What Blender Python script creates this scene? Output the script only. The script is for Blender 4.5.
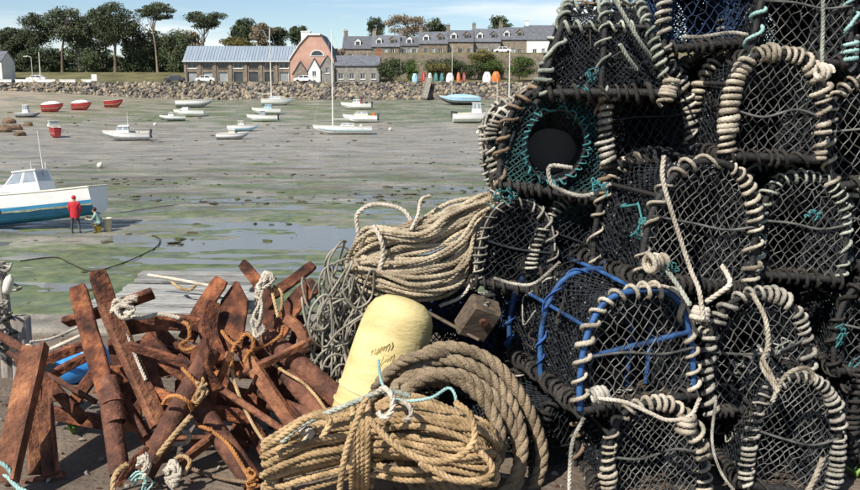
import bpy, bmesh, math, random
import numpy as np
from mathutils import Vector, Matrix, noise

for o in list(bpy.data.objects):
    bpy.data.objects.remove(o)
scene = bpy.context.scene
col = scene.collection
RAD = math.radians

# ------------------------------------------------------------------ camera
CAM_Z = 1.6
FPX = 900.0                      # focal length in photo pixels (860 wide)
PITCH = math.atan(160 / FPX)
cam_d = bpy.data.cameras.new('camera')
cam = bpy.data.objects.new('camera', cam_d)
col.objects.link(cam)
cam.location = (0, 0, CAM_Z)
cam.rotation_euler = (math.pi / 2 - PITCH, 0, 0)
cam_d.sensor_width = 36.0
cam_d.lens = 36.0 * FPX / 860.0
cam_d.clip_start = 0.05
cam_d.clip_end = 6000
scene.camera = cam

# ------------------------------------------------------------------ sky
SUN_EL, SUN_AZ = RAD(46), RAD(-38)        # azimuth of where the sun stands, from straight behind the camera, minus = left
sun_dir = Vector((math.sin(SUN_AZ) * math.cos(SUN_EL), -math.cos(SUN_AZ) * math.cos(SUN_EL), math.sin(SUN_EL)))
world = bpy.data.worlds.new('World')
scene.world = world
world.use_nodes = True
wn, wl = world.node_tree.nodes, world.node_tree.links
wn.clear()
w_out = wn.new('ShaderNodeOutputWorld')
w_bg = wn.new('ShaderNodeBackground')
w_sky = wn.new('ShaderNodeTexSky')
w_sky.sky_type = 'NISHITA'
w_sky.sun_disc = False
w_sky.sun_elevation = SUN_EL
w_sky.sun_rotation = math.atan2(sun_dir.x, sun_dir.y)
w_sky.air_density = 1.0
w_sky.altitude = 1200
w_sky.dust_density = 0.15
w_sky.ozone_density = 3.0
w_tc = wn.new('ShaderNodeTexCoord')
w_map = wn.new('ShaderNodeMapping')
w_map.inputs['Scale'].default_value = (1.0, 1.0, 9.0)
w_map.inputs['Location'].default_value = (0.35, 0.2, 0.1)
w_noise = wn.new('ShaderNodeTexNoise')
w_noise.inputs['Scale'].default_value = 2.6
w_noise.inputs['Detail'].default_value = 8
w_noise.inputs['Roughness'].default_value = 0.55
w_ramp = wn.new('ShaderNodeValToRGB')
w_ramp.color_ramp.elements[0].position = 0.50
w_ramp.color_ramp.elements[0].color = (0, 0, 0, 1)
w_ramp.color_ramp.elements[1].position = 0.70
w_ramp.color_ramp.elements[1].color = (1, 1, 1, 1)
w_mix = wn.new('ShaderNodeMix')
w_mix.data_type = 'RGBA'
w_mix.inputs['B'].default_value = (9.0, 9.3, 9.6, 1)
wl.new(w_tc.outputs['Generated'], w_map.inputs['Vector'])
wl.new(w_map.outputs['Vector'], w_noise.inputs['Vector'])
wl.new(w_noise.outputs['Fac'], w_ramp.inputs['Fac'])
wl.new(w_ramp.outputs['Color'], w_mix.inputs['Factor'])
wl.new(w_sky.outputs['Color'], w_mix.inputs['A'])
wl.new(w_mix.outputs['Result'], w_bg.inputs['Color'])
w_bg.inputs['Strength'].default_value = 0.085
wl.new(w_bg.outputs['Background'], w_out.inputs['Surface'])

sun_l = bpy.data.lights.new('sun', 'SUN')
sun_l.energy = 5.0
sun_l.angle = RAD(0.53)
sun_l.color = (1.0, 0.94, 0.84)
sun = bpy.data.objects.new('sun', sun_l)
col.objects.link(sun)
sun.location = sun_dir * 50
sun.rotation_euler = (-sun_dir).to_track_quat('-Z', 'Y').to_euler()

scene.view_settings.view_transform = 'Standard'
scene.view_settings.look = 'None'
scene.view_settings.gamma = 1
scene.view_settings.use_curve_mapping = False
scene.view_settings.exposure = 0.45

# ------------------------------------------------------------------ helpers
rng = np.random.default_rng(7)
random.seed(7)
_up = np.array((0, math.sin(PITCH), math.cos(PITCH)))
_fw = np.array((0, math.cos(PITCH), -math.sin(PITCH)))
CAMP = np.array((0, 0, CAM_Z))


def ray(px, py):
    return np.array((1.0, 0, 0)) * ((px - 430) / FPX) + _up * ((245 - py) / FPX) + _fw


def P(px, py, D):
    """the point at ground distance D (metres along y) seen at photo pixel px, py"""
    d = ray(px, py)
    return CAMP + d * (D / d[1])


def unit(a):
    a = np.asarray(a, float)
    return a / np.maximum(np.linalg.norm(a, axis=-1, keepdims=True), 1e-9)


class MB:
    def __init__(s):
        s.v, s.f, s.m, s.n = [], [], [], 0

    def add(s, v, f, mi=0):
        v = np.asarray(v, float).reshape(-1, 3)
        if isinstance(f, np.ndarray):
            fs = [f]
        else:
            d = {}
            for q in f:
                d.setdefault(len(q), []).append(q)
            fs = [np.array(x) for x in d.values()]
        for a in fs:
            s.f.append(a + s.n)
            s.m.append(np.full(len(a), mi))
        s.v.append(v)
        s.n += len(v)
        return s

    def xform(s, M):
        M = np.array(M)
        s.v = [v @ M[:3, :3].T + M[:3, 3] for v in s.v]
        return s

    def mesh(s, name, off=None, smooth=False):
        v = np.concatenate(s.v)
        if off is not None:
            v = v - off
        me = bpy.data.meshes.new(name)
        me.vertices.add(len(v))
        me.vertices.foreach_set('co', v.ravel())
        li = np.concatenate([a.ravel() for a in s.f]).astype(np.int32)
        tot = np.concatenate([np.full(len(a), a.shape[1]) for a in s.f])
        st = np.concatenate([[0], np.cumsum(tot)[:-1]]).astype(np.int32)
        me.loops.add(len(li))
        me.loops.foreach_set('vertex_index', li)
        me.polygons.add(len(tot))
        me.polygons.foreach_set('loop_start', st)
        me.polygons.foreach_set('material_index', np.concatenate(s.m).astype(np.int32))
        me.update(calc_edges=True)
        me.polygons.foreach_set('use_smooth', np.full(len(tot), bool(smooth)))
        me.validate()
        return me


def obj(name, mb, mats, parent=None, local=True, smooth=False, kind=None, label=None):
    """one mesh object; local=False means the vertices are in world space while the parent Empty is only moved"""
    off = None
    if parent is not None and not local:
        off = np.zeros(3)
        p = parent
        while p is not None:
            off = off + np.array(p.location)
            p = p.parent
    me = mb.mesh(name, off, smooth) if isinstance(mb, MB) else mb
    if not isinstance(mats, (list, tuple)):
        mats = [mats]
    if len(me.materials) == 0:
        for m in mats:
            me.materials.append(m)
    o = bpy.data.objects.new(name, me)
    col.objects.link(o)
    if parent is not None:
        o.parent = parent
    if kind:
        o['kind'] = kind
    if label:
        o['label'] = label
    return o


def tag(o, label, cat, group=None):
    o['label'] = label
    o['category'] = cat
    if group:
        o['group'] = group
    return o


def thing(name, label, cat, loc=(0, 0, 0), group=None, rot=None):
    o = bpy.data.objects.new(name, None)
    col.objects.link(o)
    o.empty_display_size = 0.1
    o.location = tuple(float(c) for c in loc)
    if rot is not None:
        o.rotation_euler = rot
    return tag(o, label, cat, group)


# ---- shapes
def tube(mb, pts, r, sides=6, ref=None, caps=True, mi=0, phase=0.0):
    p = np.asarray(pts, float)
    n = len(p)
    T = unit(np.gradient(p, axis=0))
    if ref is None:
        e = unit(p[-1] - p[0])
        ref = np.array((0, 0, 1.0)) if abs(e[2]) < 0.8 else np.array((1.0, 0.1, 0))
    R = np.broadcast_to(np.asarray(ref, float), p.shape)
    B = unit(np.cross(T, R))
    N = np.cross(B, T)
    a = np.arange(sides) / sides * 2 * math.pi + phase
    rr = np.broadcast_to(np.asarray(r, float), (n,))
    v = p[:, None] + rr[:, None, None] * (np.cos(a)[None, :, None] * N[:, None] + np.sin(a)[None, :, None] * B[:, None])
    i = np.arange(n - 1)[:, None] * sides
    j = np.arange(sides)[None]
    k = (j + 1) % sides
    f = np.stack([i + j, i + k, i + sides + k, i + sides + j], -1).reshape(-1, 4)[:, ::-1]
    base = mb.n
    mb.add(v.reshape(-1, 3), f, mi)
    if caps:
        mb.add(v[0], [tuple(range(sides))], mi)
        mb.add(v[-1], [tuple(range(sides))[::-1]], mi)
    return mb


def spline(ctrl, step, closed=False):
    c = np.asarray(ctrl, float)
    if closed:
        q = np.concatenate([c[-1:], c, c[:2]])
    else:
        q = np.concatenate([2 * c[:1] - c[1:2], c, 2 * c[-1:] - c[-2:-1]])
    out = []
    t = np.linspace(0, 1, 12, endpoint=False)[:, None]
    for i in range(len(q) - 3):
        a, b, d, e = q[i], q[i + 1], q[i + 2], q[i + 3]
        out.append(0.5 * (2 * b + (d - a) * t + (2 * a - 5 * b + 4 * d - e) * t ** 2 + (3 * b - a - 3 * d + e) * t ** 3))
    out.append(q[-2][None])
    p = np.concatenate(out)
    return resample(p, step)


def resample(p, step):
    s = np.concatenate([[0], np.cumsum(np.linalg.norm(np.diff(p, axis=0), axis=1))])
    n = max(2, int(s[-1] / step) + 1)
    u = np.linspace(0, s[-1], n)
    return np.stack([np.interp(u, s, p[:, k]) for k in range(3)], 1)


def rope3(mb, pts, R, pitch=None, sides=5, ref=None, mi=0):
    """a three-strand laid rope along pts"""
    p = np.asarray(pts, float)
    pitch = pitch or R * 5.5
    s = np.concatenate([[0], np.cumsum(np.linalg.norm(np.diff(p, axis=0), axis=1))])
    T = unit(np.gradient(p, axis=0))
    if ref is None:
        ref = np.array((0.13, 0.97, 0.2))
    rf = np.broadcast_to(np.asarray(ref, float), p.shape)
    B = unit(np.cross(T, rf))
    N = np.cross(B, T)
    for k in range(3):
        a = 2 * math.pi * (s / pitch + k / 3)
        c = p + 0.5 * R * (np.cos(a)[:, None] * N + np.sin(a)[:, None] * B)
        tube(mb, c, R * 0.58, sides, ref=N * 0.3 + rf, mi=mi)
    return mb


def segs(mb, A, B, r, mi=0, sides=3):
    """many separate thin bars A[i]-B[i]"""
    A, B = np.asarray(A, float), np.asarray(B, float)
    T = unit(B - A)
    ref = np.where(np.abs(T[:, 2:3]) < 0.8, np.array([[0, 0, 1.0]]), np.array([[1.0, 0, 0]]))
    X = unit(np.cross(T, ref))
    Y = np.cross(X, T)
    a = np.arange(sides) / sides * 2 * math.pi
    rr = np.broadcast_to(np.asarray(r, float), (len(A),))
    ring = rr[:, None, None] * (np.cos(a)[None, :, None] * X[:, None] + np.sin(a)[None, :, None] * Y[:, None])
    v = np.concatenate([A[:, None] + ring, B[:, None] + ring], 1)
    i = np.arange(len(A))[:, None] * (2 * sides)
    j = np.arange(sides)[None]
    k = (j + 1) % sides
    f = np.stack([i + j, i + k, i + sides + k, i + sides + j], -1).reshape(-1, 4)[:, ::-1]
    mb.add(v.reshape(-1, 3), f, mi)
    return mb


BOXF = np.array([(0, 3, 2, 1), (4, 5, 6, 7), (0, 1, 5, 4), (1, 2, 6, 5), (2, 3, 7, 6), (3, 0, 4, 7)])


def box(mb, c, s, R=None, mi=0, taper=1.0):
    x, y, z = (q / 2 for q in s)
    t = taper
    v = np.array([(-x, -y, -z), (x, -y, -z), (x, y, -z), (-x, y, -z), (-x * t, -y * t, z), (x * t, -y * t, z), (x * t, y * t, z), (-x * t, y * t, z)])
    if R is not None:
        v = v @ np.array(R)[:3, :3].T
    mb.add(v + np.array(c), BOXF, mi)
    return mb


def bevel_box(mb, c, s, b, R=None, mi=0):
    """box with chamfered edges (24 verts)"""
    h = np.array(s) / 2
    v, idx = [], {}
    for sx in (-1, 1):
        for sy in (-1, 1):
            for sz in (-1, 1):
                for ax in range(3):
                    q = np.array((sx, sy, sz)) * (h - b)
                    q[ax] = (sx, sy, sz)[ax] * h[ax]
                    idx[(sx, sy, sz, ax)] = len(v)
                    v.append(q)
    f = []
    for ax in range(3):
        o1, o2 = [(1, 2), (2, 0), (0, 1)][ax]
        for sg in (-1, 1):
            q = []
            for (p1, p2) in ((-1, -1), (1, -1), (1, 1), (-1, 1)):
                k = [0, 0, 0]
                k[ax], k[o1], k[o2] = sg, p1, p2
                q.append(idx[(*k, ax)])
            f.append(tuple(q if sg > 0 else q[::-1]))
        for p1 in (-1, 1):
            for p2 in (-1, 1):
                k0, k1 = [0, 0, 0], [0, 0, 0]
                k0[ax], k1[ax] = -1, 1
                k0[o1] = k1[o1] = p1
                k0[o2] = k1[o2] = p2
                q = (idx[(*k0, o1)], idx[(*k1, o1)], idx[(*k1, o2)], idx[(*k0, o2)])
                f.append(q if p1 * p2 > 0 else q[::-1])
    for sx in (-1, 1):
        for sy in (-1, 1):
            for sz in (-1, 1):
                q = tuple(idx[(sx, sy, sz, a)] for a in range(3))
                f.append(q if sx * sy * sz > 0 else q[::-1])
    v = np.array(v)
    if R is not None:
        v = v @ np.array(R)[:3, :3].T
    mb.add(v + np.array(c), f, mi)
    return mb


def frame_from(axis, ref):
    """columns X=width, Y=axis, Z=thickness"""
    a = unit(axis)
    x = unit(np.cross(a, ref))
    z = np.cross(x, a)
    return np.stack([x, a, z], 1)


def lathe(mb, prof, sides=24, M=None, mi=0):
    """prof list of (r, z) turned about z"""
    a = np.arange(sides) / sides * 2 * math.pi
    pr = np.array(prof, float)
    v = np.stack([pr[:, 0:1] * np.cos(a), pr[:, 0:1] * np.sin(a), np.repeat(pr[:, 1:2], sides, 1)], -1).reshape(-1, 3)
    n = len(pr)
    i = np.arange(n - 1)[:, None] * sides
    j = np.arange(sides)[None]
    k = (j + 1) % sides
    f = np.stack([i + j, i + k, i + sides + k, i + sides + j], -1).reshape(-1, 4)
    if M is not None:
        M = np.array(M)
        v = v @ M[:3, :3].T + M[:3, 3]
    mb.add(v, f, mi)
    return mb


def blob(mb, c, r, jit=0.25, sub=1, mi=0, g=random):
    """lumpy stone"""
    v, f = ICO[sub]
    k = 1 + (np.array([g.random() for _ in range(len(v))]) - 0.5) * 2 * jit
    mb.add(v * k[:, None] * np.array(r) + np.array(c), f, mi)
    return mb


def _ico(sub):
    bm = bmesh.new()
    bmesh.ops.create_icosphere(bm, subdivisions=sub, radius=1)
    v = np.array([x.co[:] for x in bm.verts])
    f = np.array([[q.index for q in p.verts] for p in bm.faces])
    bm.free()
    return v, f


ICO = {1: _ico(1), 2: _ico(2)}


# ---- materials
def mat(name, c1, c2=None, c3=None, scale=6.0, rough=0.85, bump=0.0, bscale=None, metal=0.0, rv=0.12, stretch=(1, 1, 1),
        detail=6, lo=0.35, hi=0.68, spec=0.3, rough2=None, rnd=0.0):
    m = bpy.data.materials.new(name)
    m.use_nodes = True
    nt = m.node_tree
    n, l = nt.nodes, nt.links
    b = n['Principled BSDF']
    b.inputs['Roughness'].default_value = rough
    b.inputs['Metallic'].default_value = metal
    b.inputs['Specular IOR Level'].default_value = spec
    c2 = c2 or tuple(min(1, q * 0.7) for q in c1)
    tc = n.new('ShaderNodeTexCoord')
    mp = n.new('ShaderNodeMapping')
    mp.inputs['Scale'].default_value = stretch
    l.new(tc.outputs['Object'], mp.inputs['Vector'])
    info = n.new('ShaderNodeObjectInfo')
    add = n.new('ShaderNodeVectorMath')
    add.operation = 'ADD'
    mul = n.new('ShaderNodeMath')
    mul.operation = 'MULTIPLY'
    mul.inputs[1].default_value = 37.0
    l.new(info.outputs['Random'], mul.inputs[0])
    l.new(mp.outputs['Vector'], add.inputs[0])
    l.new(mul.outputs[0], add.inputs[1])
    nz = n.new('ShaderNodeTexNoise')
    nz.inputs['Scale'].default_value = scale
    nz.inputs['Detail'].default_value = detail
    nz.inputs['Roughness'].default_value = 0.62
    l.new(add.outputs[0], nz.inputs['Vector'])
    rp = n.new('ShaderNodeValToRGB')
    e = rp.color_ramp.elements
    e[0].position, e[1].position = lo, hi
    e[0].color = (*c2, 1)
    e[1].color = (*c1, 1)
    if c3:
        x = e.new((lo + hi) / 2)
        x.color = (*c3, 1)
    l.new(nz.outputs['Fac'], rp.inputs['Fac'])
    hsv = n.new('ShaderNodeHueSaturation')
    mr = n.new('ShaderNodeMapRange')
    mr.inputs['To Min'].default_value = 1 - rv
    mr.inputs['To Max'].default_value = 1 + rv
    l.new(info.outputs['Random'], mr.inputs['Value'])
    l.new(mr.outputs[0], hsv.inputs['Value'])
    l.new(rp.outputs['Color'], hsv.inputs['Color'])
    l.new(hsv.outputs['Color'], b.inputs['Base Color'])
    if rough2 is not None:
        r2 = n.new('ShaderNodeMapRange')
        r2.inputs['To Min'].default_value = rough2
        r2.inputs['To Max'].default_value = rough
        l.new(nz.outputs['Fac'], r2.inputs['Value'])
        l.new(r2.outputs[0], b.inputs['Roughness'])
    if bump:
        nb = n.new('ShaderNodeTexNoise')
        nb.inputs['Scale'].default_value = bscale or scale * 5
        nb.inputs['Detail'].default_value = 5
        l.new(add.outputs[0], nb.inputs['Vector'])
        bp = n.new('ShaderNodeBump')
        bp.inputs['Strength'].default_value = bump
        bp.inputs['Distance'].default_value = 0.02
        l.new(nb.outputs['Fac'], bp.inputs['Height'])
        l.new(bp.outputs['Normal'], b.inputs['Normal'])
    return m


M = {}
M['rust'] = mat('rust', (0.30, 0.112, 0.050), (0.028, 0.015, 0.012), (0.115, 0.042, 0.024), scale=11, rough=0.9, bump=0.9, bscale=45, rv=0.25, lo=0.34, hi=0.66)
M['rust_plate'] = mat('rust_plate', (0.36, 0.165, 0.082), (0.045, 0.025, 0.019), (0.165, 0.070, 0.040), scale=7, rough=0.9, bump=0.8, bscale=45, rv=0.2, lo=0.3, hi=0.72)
M['rust_pipe'] = mat('rust_pipe', (0.28, 0.125, 0.072), (0.036, 0.021, 0.017), (0.125, 0.054, 0.036), scale=10, rough=0.85, bump=0.7, bscale=45, rv=0.2, lo=0.3, hi=0.72)
M['rope_beige'] = mat('rope_beige', (0.60, 0.535, 0.43), (0.15, 0.125, 0.09), scale=11, rough=0.95, bump=0.5, bscale=160)
M['rope_grey'] = mat('rope_grey', (0.57, 0.535, 0.46), (0.12, 0.11, 0.09), scale=11, rough=0.95, bump=0.5, bscale=160)
M['rope_green'] = mat('rope_green', (0.47, 0.48, 0.40), (0.15, 0.18, 0.15), scale=9, rough=0.95, bump=0.5, bscale=160)
M['rope_hank'] = mat('rope_hank', (0.64, 0.54, 0.39), (0.27, 0.215, 0.145), scale=8, rough=0.95, bump=0.5, bscale=160)
M['rope_tan'] = mat('rope_tan', (0.64, 0.45, 0.25), (0.27, 0.18, 0.09), scale=12, rough=0.95, bump=0.6, bscale=200)
M['rope_manila'] = mat('rope_manila', (0.36, 0.275, 0.18), (0.15, 0.112, 0.072), scale=10, rough=0.95, bump=0.7, bscale=140)
M['rope_orange'] = mat('rope_orange', (0.50, 0.23, 0.08), (0.26, 0.11, 0.04), scale=14, rough=0.95, bump=0.5, bscale=160)
M['rope_white'] = mat('rope_white', (0.66, 0.60, 0.50), (0.36, 0.31, 0.25), scale=10, rough=0.95, bump=0.5, bscale=160)
M['rope_old'] = mat('rope_old', (0.36, 0.335, 0.28), (0.13, 0.12, 0.10), scale=8, rough=0.95)
M['rope_teal'] = mat('rope_teal', (0.07, 0.27, 0.27), (0.03, 0.11, 0.12), scale=10, rough=0.9, bump=0.4, bscale=160)
M['rope_pale_teal'] = mat('rope_pale_teal', (0.42, 0.62, 0.58), (0.2, 0.36, 0.35), scale=10, rough=0.9, bump=0.4, bscale=160)
M['rope_blue'] = mat('rope_blue', (0.05, 0.16, 0.46), (0.02, 0.05, 0.18), scale=10, rough=0.8, bump=0.4, bscale=160)
M['rope_rusty'] = mat('rope_rusty', (0.30, 0.21, 0.135), (0.12, 0.085, 0.06), scale=10, rough=0.95, bump=0.5, bscale=160)
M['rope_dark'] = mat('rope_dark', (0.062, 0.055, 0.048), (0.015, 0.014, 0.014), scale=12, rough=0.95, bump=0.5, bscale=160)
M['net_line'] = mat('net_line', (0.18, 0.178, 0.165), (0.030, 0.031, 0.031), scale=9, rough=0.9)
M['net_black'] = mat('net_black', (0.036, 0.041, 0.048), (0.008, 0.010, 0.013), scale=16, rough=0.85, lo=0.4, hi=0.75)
M['net_blue'] = mat('net_blue', (0.035, 0.075, 0.16), (0.010, 0.016, 0.03), scale=9, rough=0.85)
M['net_teal'] = mat('net_teal', (0.035, 0.12, 0.12), (0.012, 0.02, 0.022), scale=7, rough=0.85)
M['shell'] = mat('shell', (0.34, 0.33, 0.30), (0.12, 0.11, 0.10), scale=30, rough=0.8)
M['rubber'] = mat('rubber', (0.035, 0.034, 0.033), (0.015, 0.015, 0.015), scale=14, rough=0.7, bump=0.4)
M['frame_blue'] = mat('frame_blue', (0.045, 0.14, 0.36), (0.012, 0.028, 0.075), scale=12, rough=0.55, bump=0.3)
M['slat_wood'] = mat('slat_wood', (0.16, 0.12, 0.085), (0.06, 0.045, 0.034), scale=8, stretch=(1, 8, 8), rough=0.9)
M['plastic_black'] = mat('plastic_black', (0.014, 0.015, 0.017), (0.006, 0.006, 0.007), scale=8, rough=0.45, spec=0.5)
M['buoy'] = mat('buoy', (0.73, 0.61, 0.30), (0.40, 0.31, 0.15), (0.63, 0.51, 0.235), scale=3.2, rough=0.6, bump=0.25, bscale=30, stretch=(1, 1, 3.2), lo=0.27, hi=0.6)
M['print'] = mat('print', (0.34, 0.26, 0.12), (0.52, 0.41, 0.18), scale=30, rough=0.7)
M['blue_plastic'] = mat('blue_plastic', (0.05, 0.30, 0.78), (0.03, 0.22, 0.6), scale=4, rough=0.45, spec=0.5)
M['grey_wood'] = mat('grey_wood', (0.42, 0.42, 0.40), (0.17, 0.165, 0.155), scale=5, stretch=(1.2, 14, 14), rough=0.95, bump=0.4, rv=0.2)
M['post_wood'] = mat('post_wood', (0.40, 0.36, 0.32), (0.18, 0.16, 0.14), scale=6, stretch=(9, 9, 1), rough=0.95, bump=0.4)
M['white_plastic'] = mat('white_plastic', (0.74, 0.72, 0.62), (0.6, 0.56, 0.44), scale=5, rough=0.5)
M['concrete'] = mat('concrete', (0.30, 0.275, 0.235), (0.13, 0.118, 0.10), scale=3, rough=0.95, bump=0.5, bscale=40)
M['leaf_weed'] = mat('leaf_weed', (0.16, 0.26, 0.06), (0.07, 0.12, 0.03), scale=9, rough=0.7, rv=0.3)
M['stone_a'] = mat('stone_a', (0.43, 0.36, 0.26), (0.22, 0.18, 0.13), scale=0.9, rough=0.95)
M['stone_b'] = mat('stone_b', (0.28, 0.235, 0.18), (0.13, 0.11, 0.09), scale=0.9, rough=0.95)
M['stone_c'] = mat('stone_c', (0.25, 0.235, 0.21), (0.11, 0.105, 0.10), scale=0.9, rough=0.95)
M['stone_d'] = mat('stone_d', (0.11, 0.10, 0.095), (0.05, 0.05, 0.048), scale=0.9, rough=0.95)
M['gravel'] = mat('gravel', (0.36, 0.32, 0.27), (0.15, 0.13, 0.11), scale=25, rough=0.95)

# ================================================================== THE SETTING
MUD = -5.2


def sstep(a, b, x):
    t = np.clip((x - a) / (b - a), 0, 1)
    return t * t * (3 - 2 * t)


def shore(x, y):
    """smooth height of the tidal flat"""
    x, y = np.asarray(x, float), np.asarray(y, float)
    z = MUD + 2.7 * sstep(105, 182, y) + 0.010 * np.maximum(0, y - 60)
    z = z + 1.9 * sstep(-40, -95, x) * sstep(85, 160, y)            # sandy bank on the left
    return z


def fbm(x, y, sx, sy, oct=4, seed=0.0):
    return noise.fractal((x * sx + seed, y * sy + seed * 1.7, seed), 1.0, 2.0, oct)


def ground_at(px, py):
    """where the view ray of a photo pixel meets the tidal flat"""
    d = ray(px, py)
    t = 10.0
    while t < 400:
        q = CAMP + d * t
        if q[2] <= shore(q[0], q[1]):
            return np.array((q[0], q[1], float(shore(q[0], q[1]))))
        t += 0.15
    return CAMP + d * t


# ---- tidal flat: mud with real relief; the water sheet fills its hollows
ys = np.concatenate([np.linspace(5, 18, 8), np.geomspace(18.3, 190, 330)])
us = np.linspace(-1, 1, 241)
us = np.sign(us) * (0.62 * np.abs(us) + 0.38 * np.abs(us) ** 3)
X = us[None, :] * (14 + ys[:, None] * 0.95) * np.where(np.abs(us) > 0.93, 2.2, 1.0)[None, :]
Y = np.repeat(ys[:, None], len(us), 1)
Z = shore(X, Y)
dip = np.exp(-((Y - 42) / 8.0) ** 2) * 0.034 + np.exp(-((Y - 54) / 5.0) ** 2) * 0.014 - 0.022 * np.exp(-((Y - 47.5) / 2.2) ** 2)
nz = np.empty_like(Z)
for i in range(Z.shape[0]):
    for j in range(Z.shape[1]):
        x, y = X[i, j], Y[i, j]
        if abs(x) > 130 + 0 * y:
            nz[i, j] = 0
            continue
        nz[i, j] = 0.060 * fbm(x, y, 0.10, 0.30, 3, 3.1) + (0.034 + 0.040 * math.exp(-((y - 45) / 13.0) ** 2)) * fbm(x, y, 0.40, 1.3, 4, 9.7)
near = np.clip((Y - 4) / 10, 0, 1)
dip = dip * (0.15 + 0.85 * sstep(-17, -9, X))
Z = Z + nz * near - dip
n0, n1 = Z.shape
i, j = np.meshgrid(np.arange(n0 - 1), np.arange(n1 - 1), indexing='ij')
a = (i * n1 + j).ravel()
mudf = np.stack([a, a + 1, a + n1 + 1, a + n1], 1)
mb = MB().add(np.stack([X, Y, Z], -1).reshape(-1, 3), mudf)


def mud_material():
    m = bpy.data.materials.new('mud')
    m.use_nodes = True
    nt = m.node_tree
    n, l = nt.nodes, nt.links
    b = n['Principled BSDF']
    tc = n.new('ShaderNodeTexCoord')
    sep = n.new('ShaderNodeSeparateXYZ')
    l.new(tc.outputs['Object'], sep.inputs[0])

    def nse(scale, sx, sy, det=6, rough=0.6):
        mp = n.new('ShaderNodeMapping')
        mp.inputs['Scale'].default_value = (sx, sy, 0)
        l.new(tc.outputs['Object'], mp.inputs['Vector'])
        q = n.new('ShaderNodeTexNoise')
        q.inputs['Scale'].default_value = scale
        q.inputs['Detail'].default_value = det
        q.inputs['Roughness'].default_value = rough
        l.new(mp.outputs['Vector'], q.inputs['Vector'])
        return q.outputs['Fac']

    def ramp(src, stops):
        r = n.new('ShaderNodeValToRGB')
        e = r.color_ramp.elements
        while len(e) < len(stops):
            e.new(0.5)
        for k, (p, c) in enumerate(stops):
            e[k].position = p
            e[k].color = (*c, 1) if not isinstance(c, (int, float)) else (c, c, c, 1)
        l.new(src, r.inputs['Fac'])
        return r.outputs['Color']

    def math_(op, a, bb):
        q = n.new('ShaderNodeMath')
        q.operation = op
        for k, s in enumerate((a, bb)):
            if isinstance(s, (int, float)):
                q.inputs[k].default_value = s
            else:
                l.new(s, q.inputs[k])
        return q.outputs[0]

    def mix(f, a, bb):
        q = n.new('ShaderNodeMix')
        q.data_type = 'RGBA'
        l.new(f, q.inputs['Factor'])
        for k, s in (('A', a), ('B', bb)):
            if isinstance(s, tuple):
                q.inputs[k].default_value = (*s, 1)
            else:
                l.new(s, q.inputs[k])
        return q.outputs['Result']

    y01 = math_('MULTIPLY', sep.outputs['Y'], 1 / 200)
    # mud tone: broad and fine mottling
    base = ramp(nse(0.35, 0.6, 1.0, 8, 0.7), [(0.28, (0.100, 0.090, 0.070)), (0.46, (0.235, 0.217, 0.180)), (0.70, (0.35, 0.330, 0.285))])
    fine = ramp(nse(2.2, 1, 1, 7, 0.75), [(0.33, 0.62), (0.6, 1.08)])
    q = n.new('ShaderNodeMix')
    q.data_type = 'RGBA'
    q.blend_type = 'MULTIPLY'
    q.inputs['Factor'].default_value = 0.85
    l.new(base, q.inputs['A'])
    l.new(fine, q.inputs['B'])
    base = q.outputs['Result']
    # green weed, more of it in some belts of the shore
    belt = ramp(y01, [(0.10, 0.50), (0.165, 0.44), (0.195, 0.18), (0.24, 0.22), (0.33, 0.15), (0.46, -0.05 + 0.05), (0.57, 0.0), (0.63, 0.10), (0.70, 0.20), (0.86, 0.17)])
    wnz = nse(0.16, 1.0, 2.0, 7, 0.68)
    msk = ramp(math_('ADD', wnz, belt), [(0.60, 0.0), (0.74, 0.9)])
    green = ramp(nse(1.4, 1, 1, 5, 0.7), [(0.3, (0.030, 0.055, 0.026)), (0.50, (0.095, 0.130, 0.050)), (0.72, (0.20, 0.225, 0.085))])
    c = mix(msk, base, green)
    # dark wrack lines
    wb = ramp(y01, [(0.10, 0.06), (0.19, 0.0), (0.26, 0.12), (0.34, 0.13), (0.42, 0.05), (0.50, 0.0)])
    drk = ramp(math_('ADD', nse(0.22, 0.5, 1.7, 8, 0.72), wb), [(0.58, 0.0), (0.74, 0.75)])
    c = mix(drk, c, (0.095, 0.082, 0.055))
    # dry sand on the upper left bank
    sx = ramp(math_('MULTIPLY', math_('ADD', sep.outputs['X'], 120.0), 1 / 120.0), [(0.34, 1.0), (0.66, 0.0)])
    sy = ramp(y01, [(0.55, 0.0), (0.74, 1.0)])
    snd = math_('MULTIPLY', sx, sy)
    c = mix(math_('MULTIPLY', snd, ramp(nse(0.12, 1, 1.6, 5), [(0.36, 0.1), (0.56, 0.9)])), c, (0.40, 0.315, 0.235))
    l.new(c, b.inputs['Base Color'])
    b.inputs['Specular IOR Level'].default_value = 0.35
    l.new(ramp(nse(0.5, 0.7, 1.2), [(0.36, 0.24), (0.64, 0.72)]), b.inputs['Roughness'])
    bp = n.new('ShaderNodeBump')
    bp.inputs['Strength'].default_value = 0.6
    bp.inputs['Distance'].default_value = 0.05
    l.new(nse(4.0, 1, 1, 6, 0.7), bp.inputs['Height'])
    l.new(bp.outputs['Normal'], b.inputs['Normal'])
    return m


mud = obj('tidal_flat', mb, mud_material(), smooth=True, kind='structure')

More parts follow.
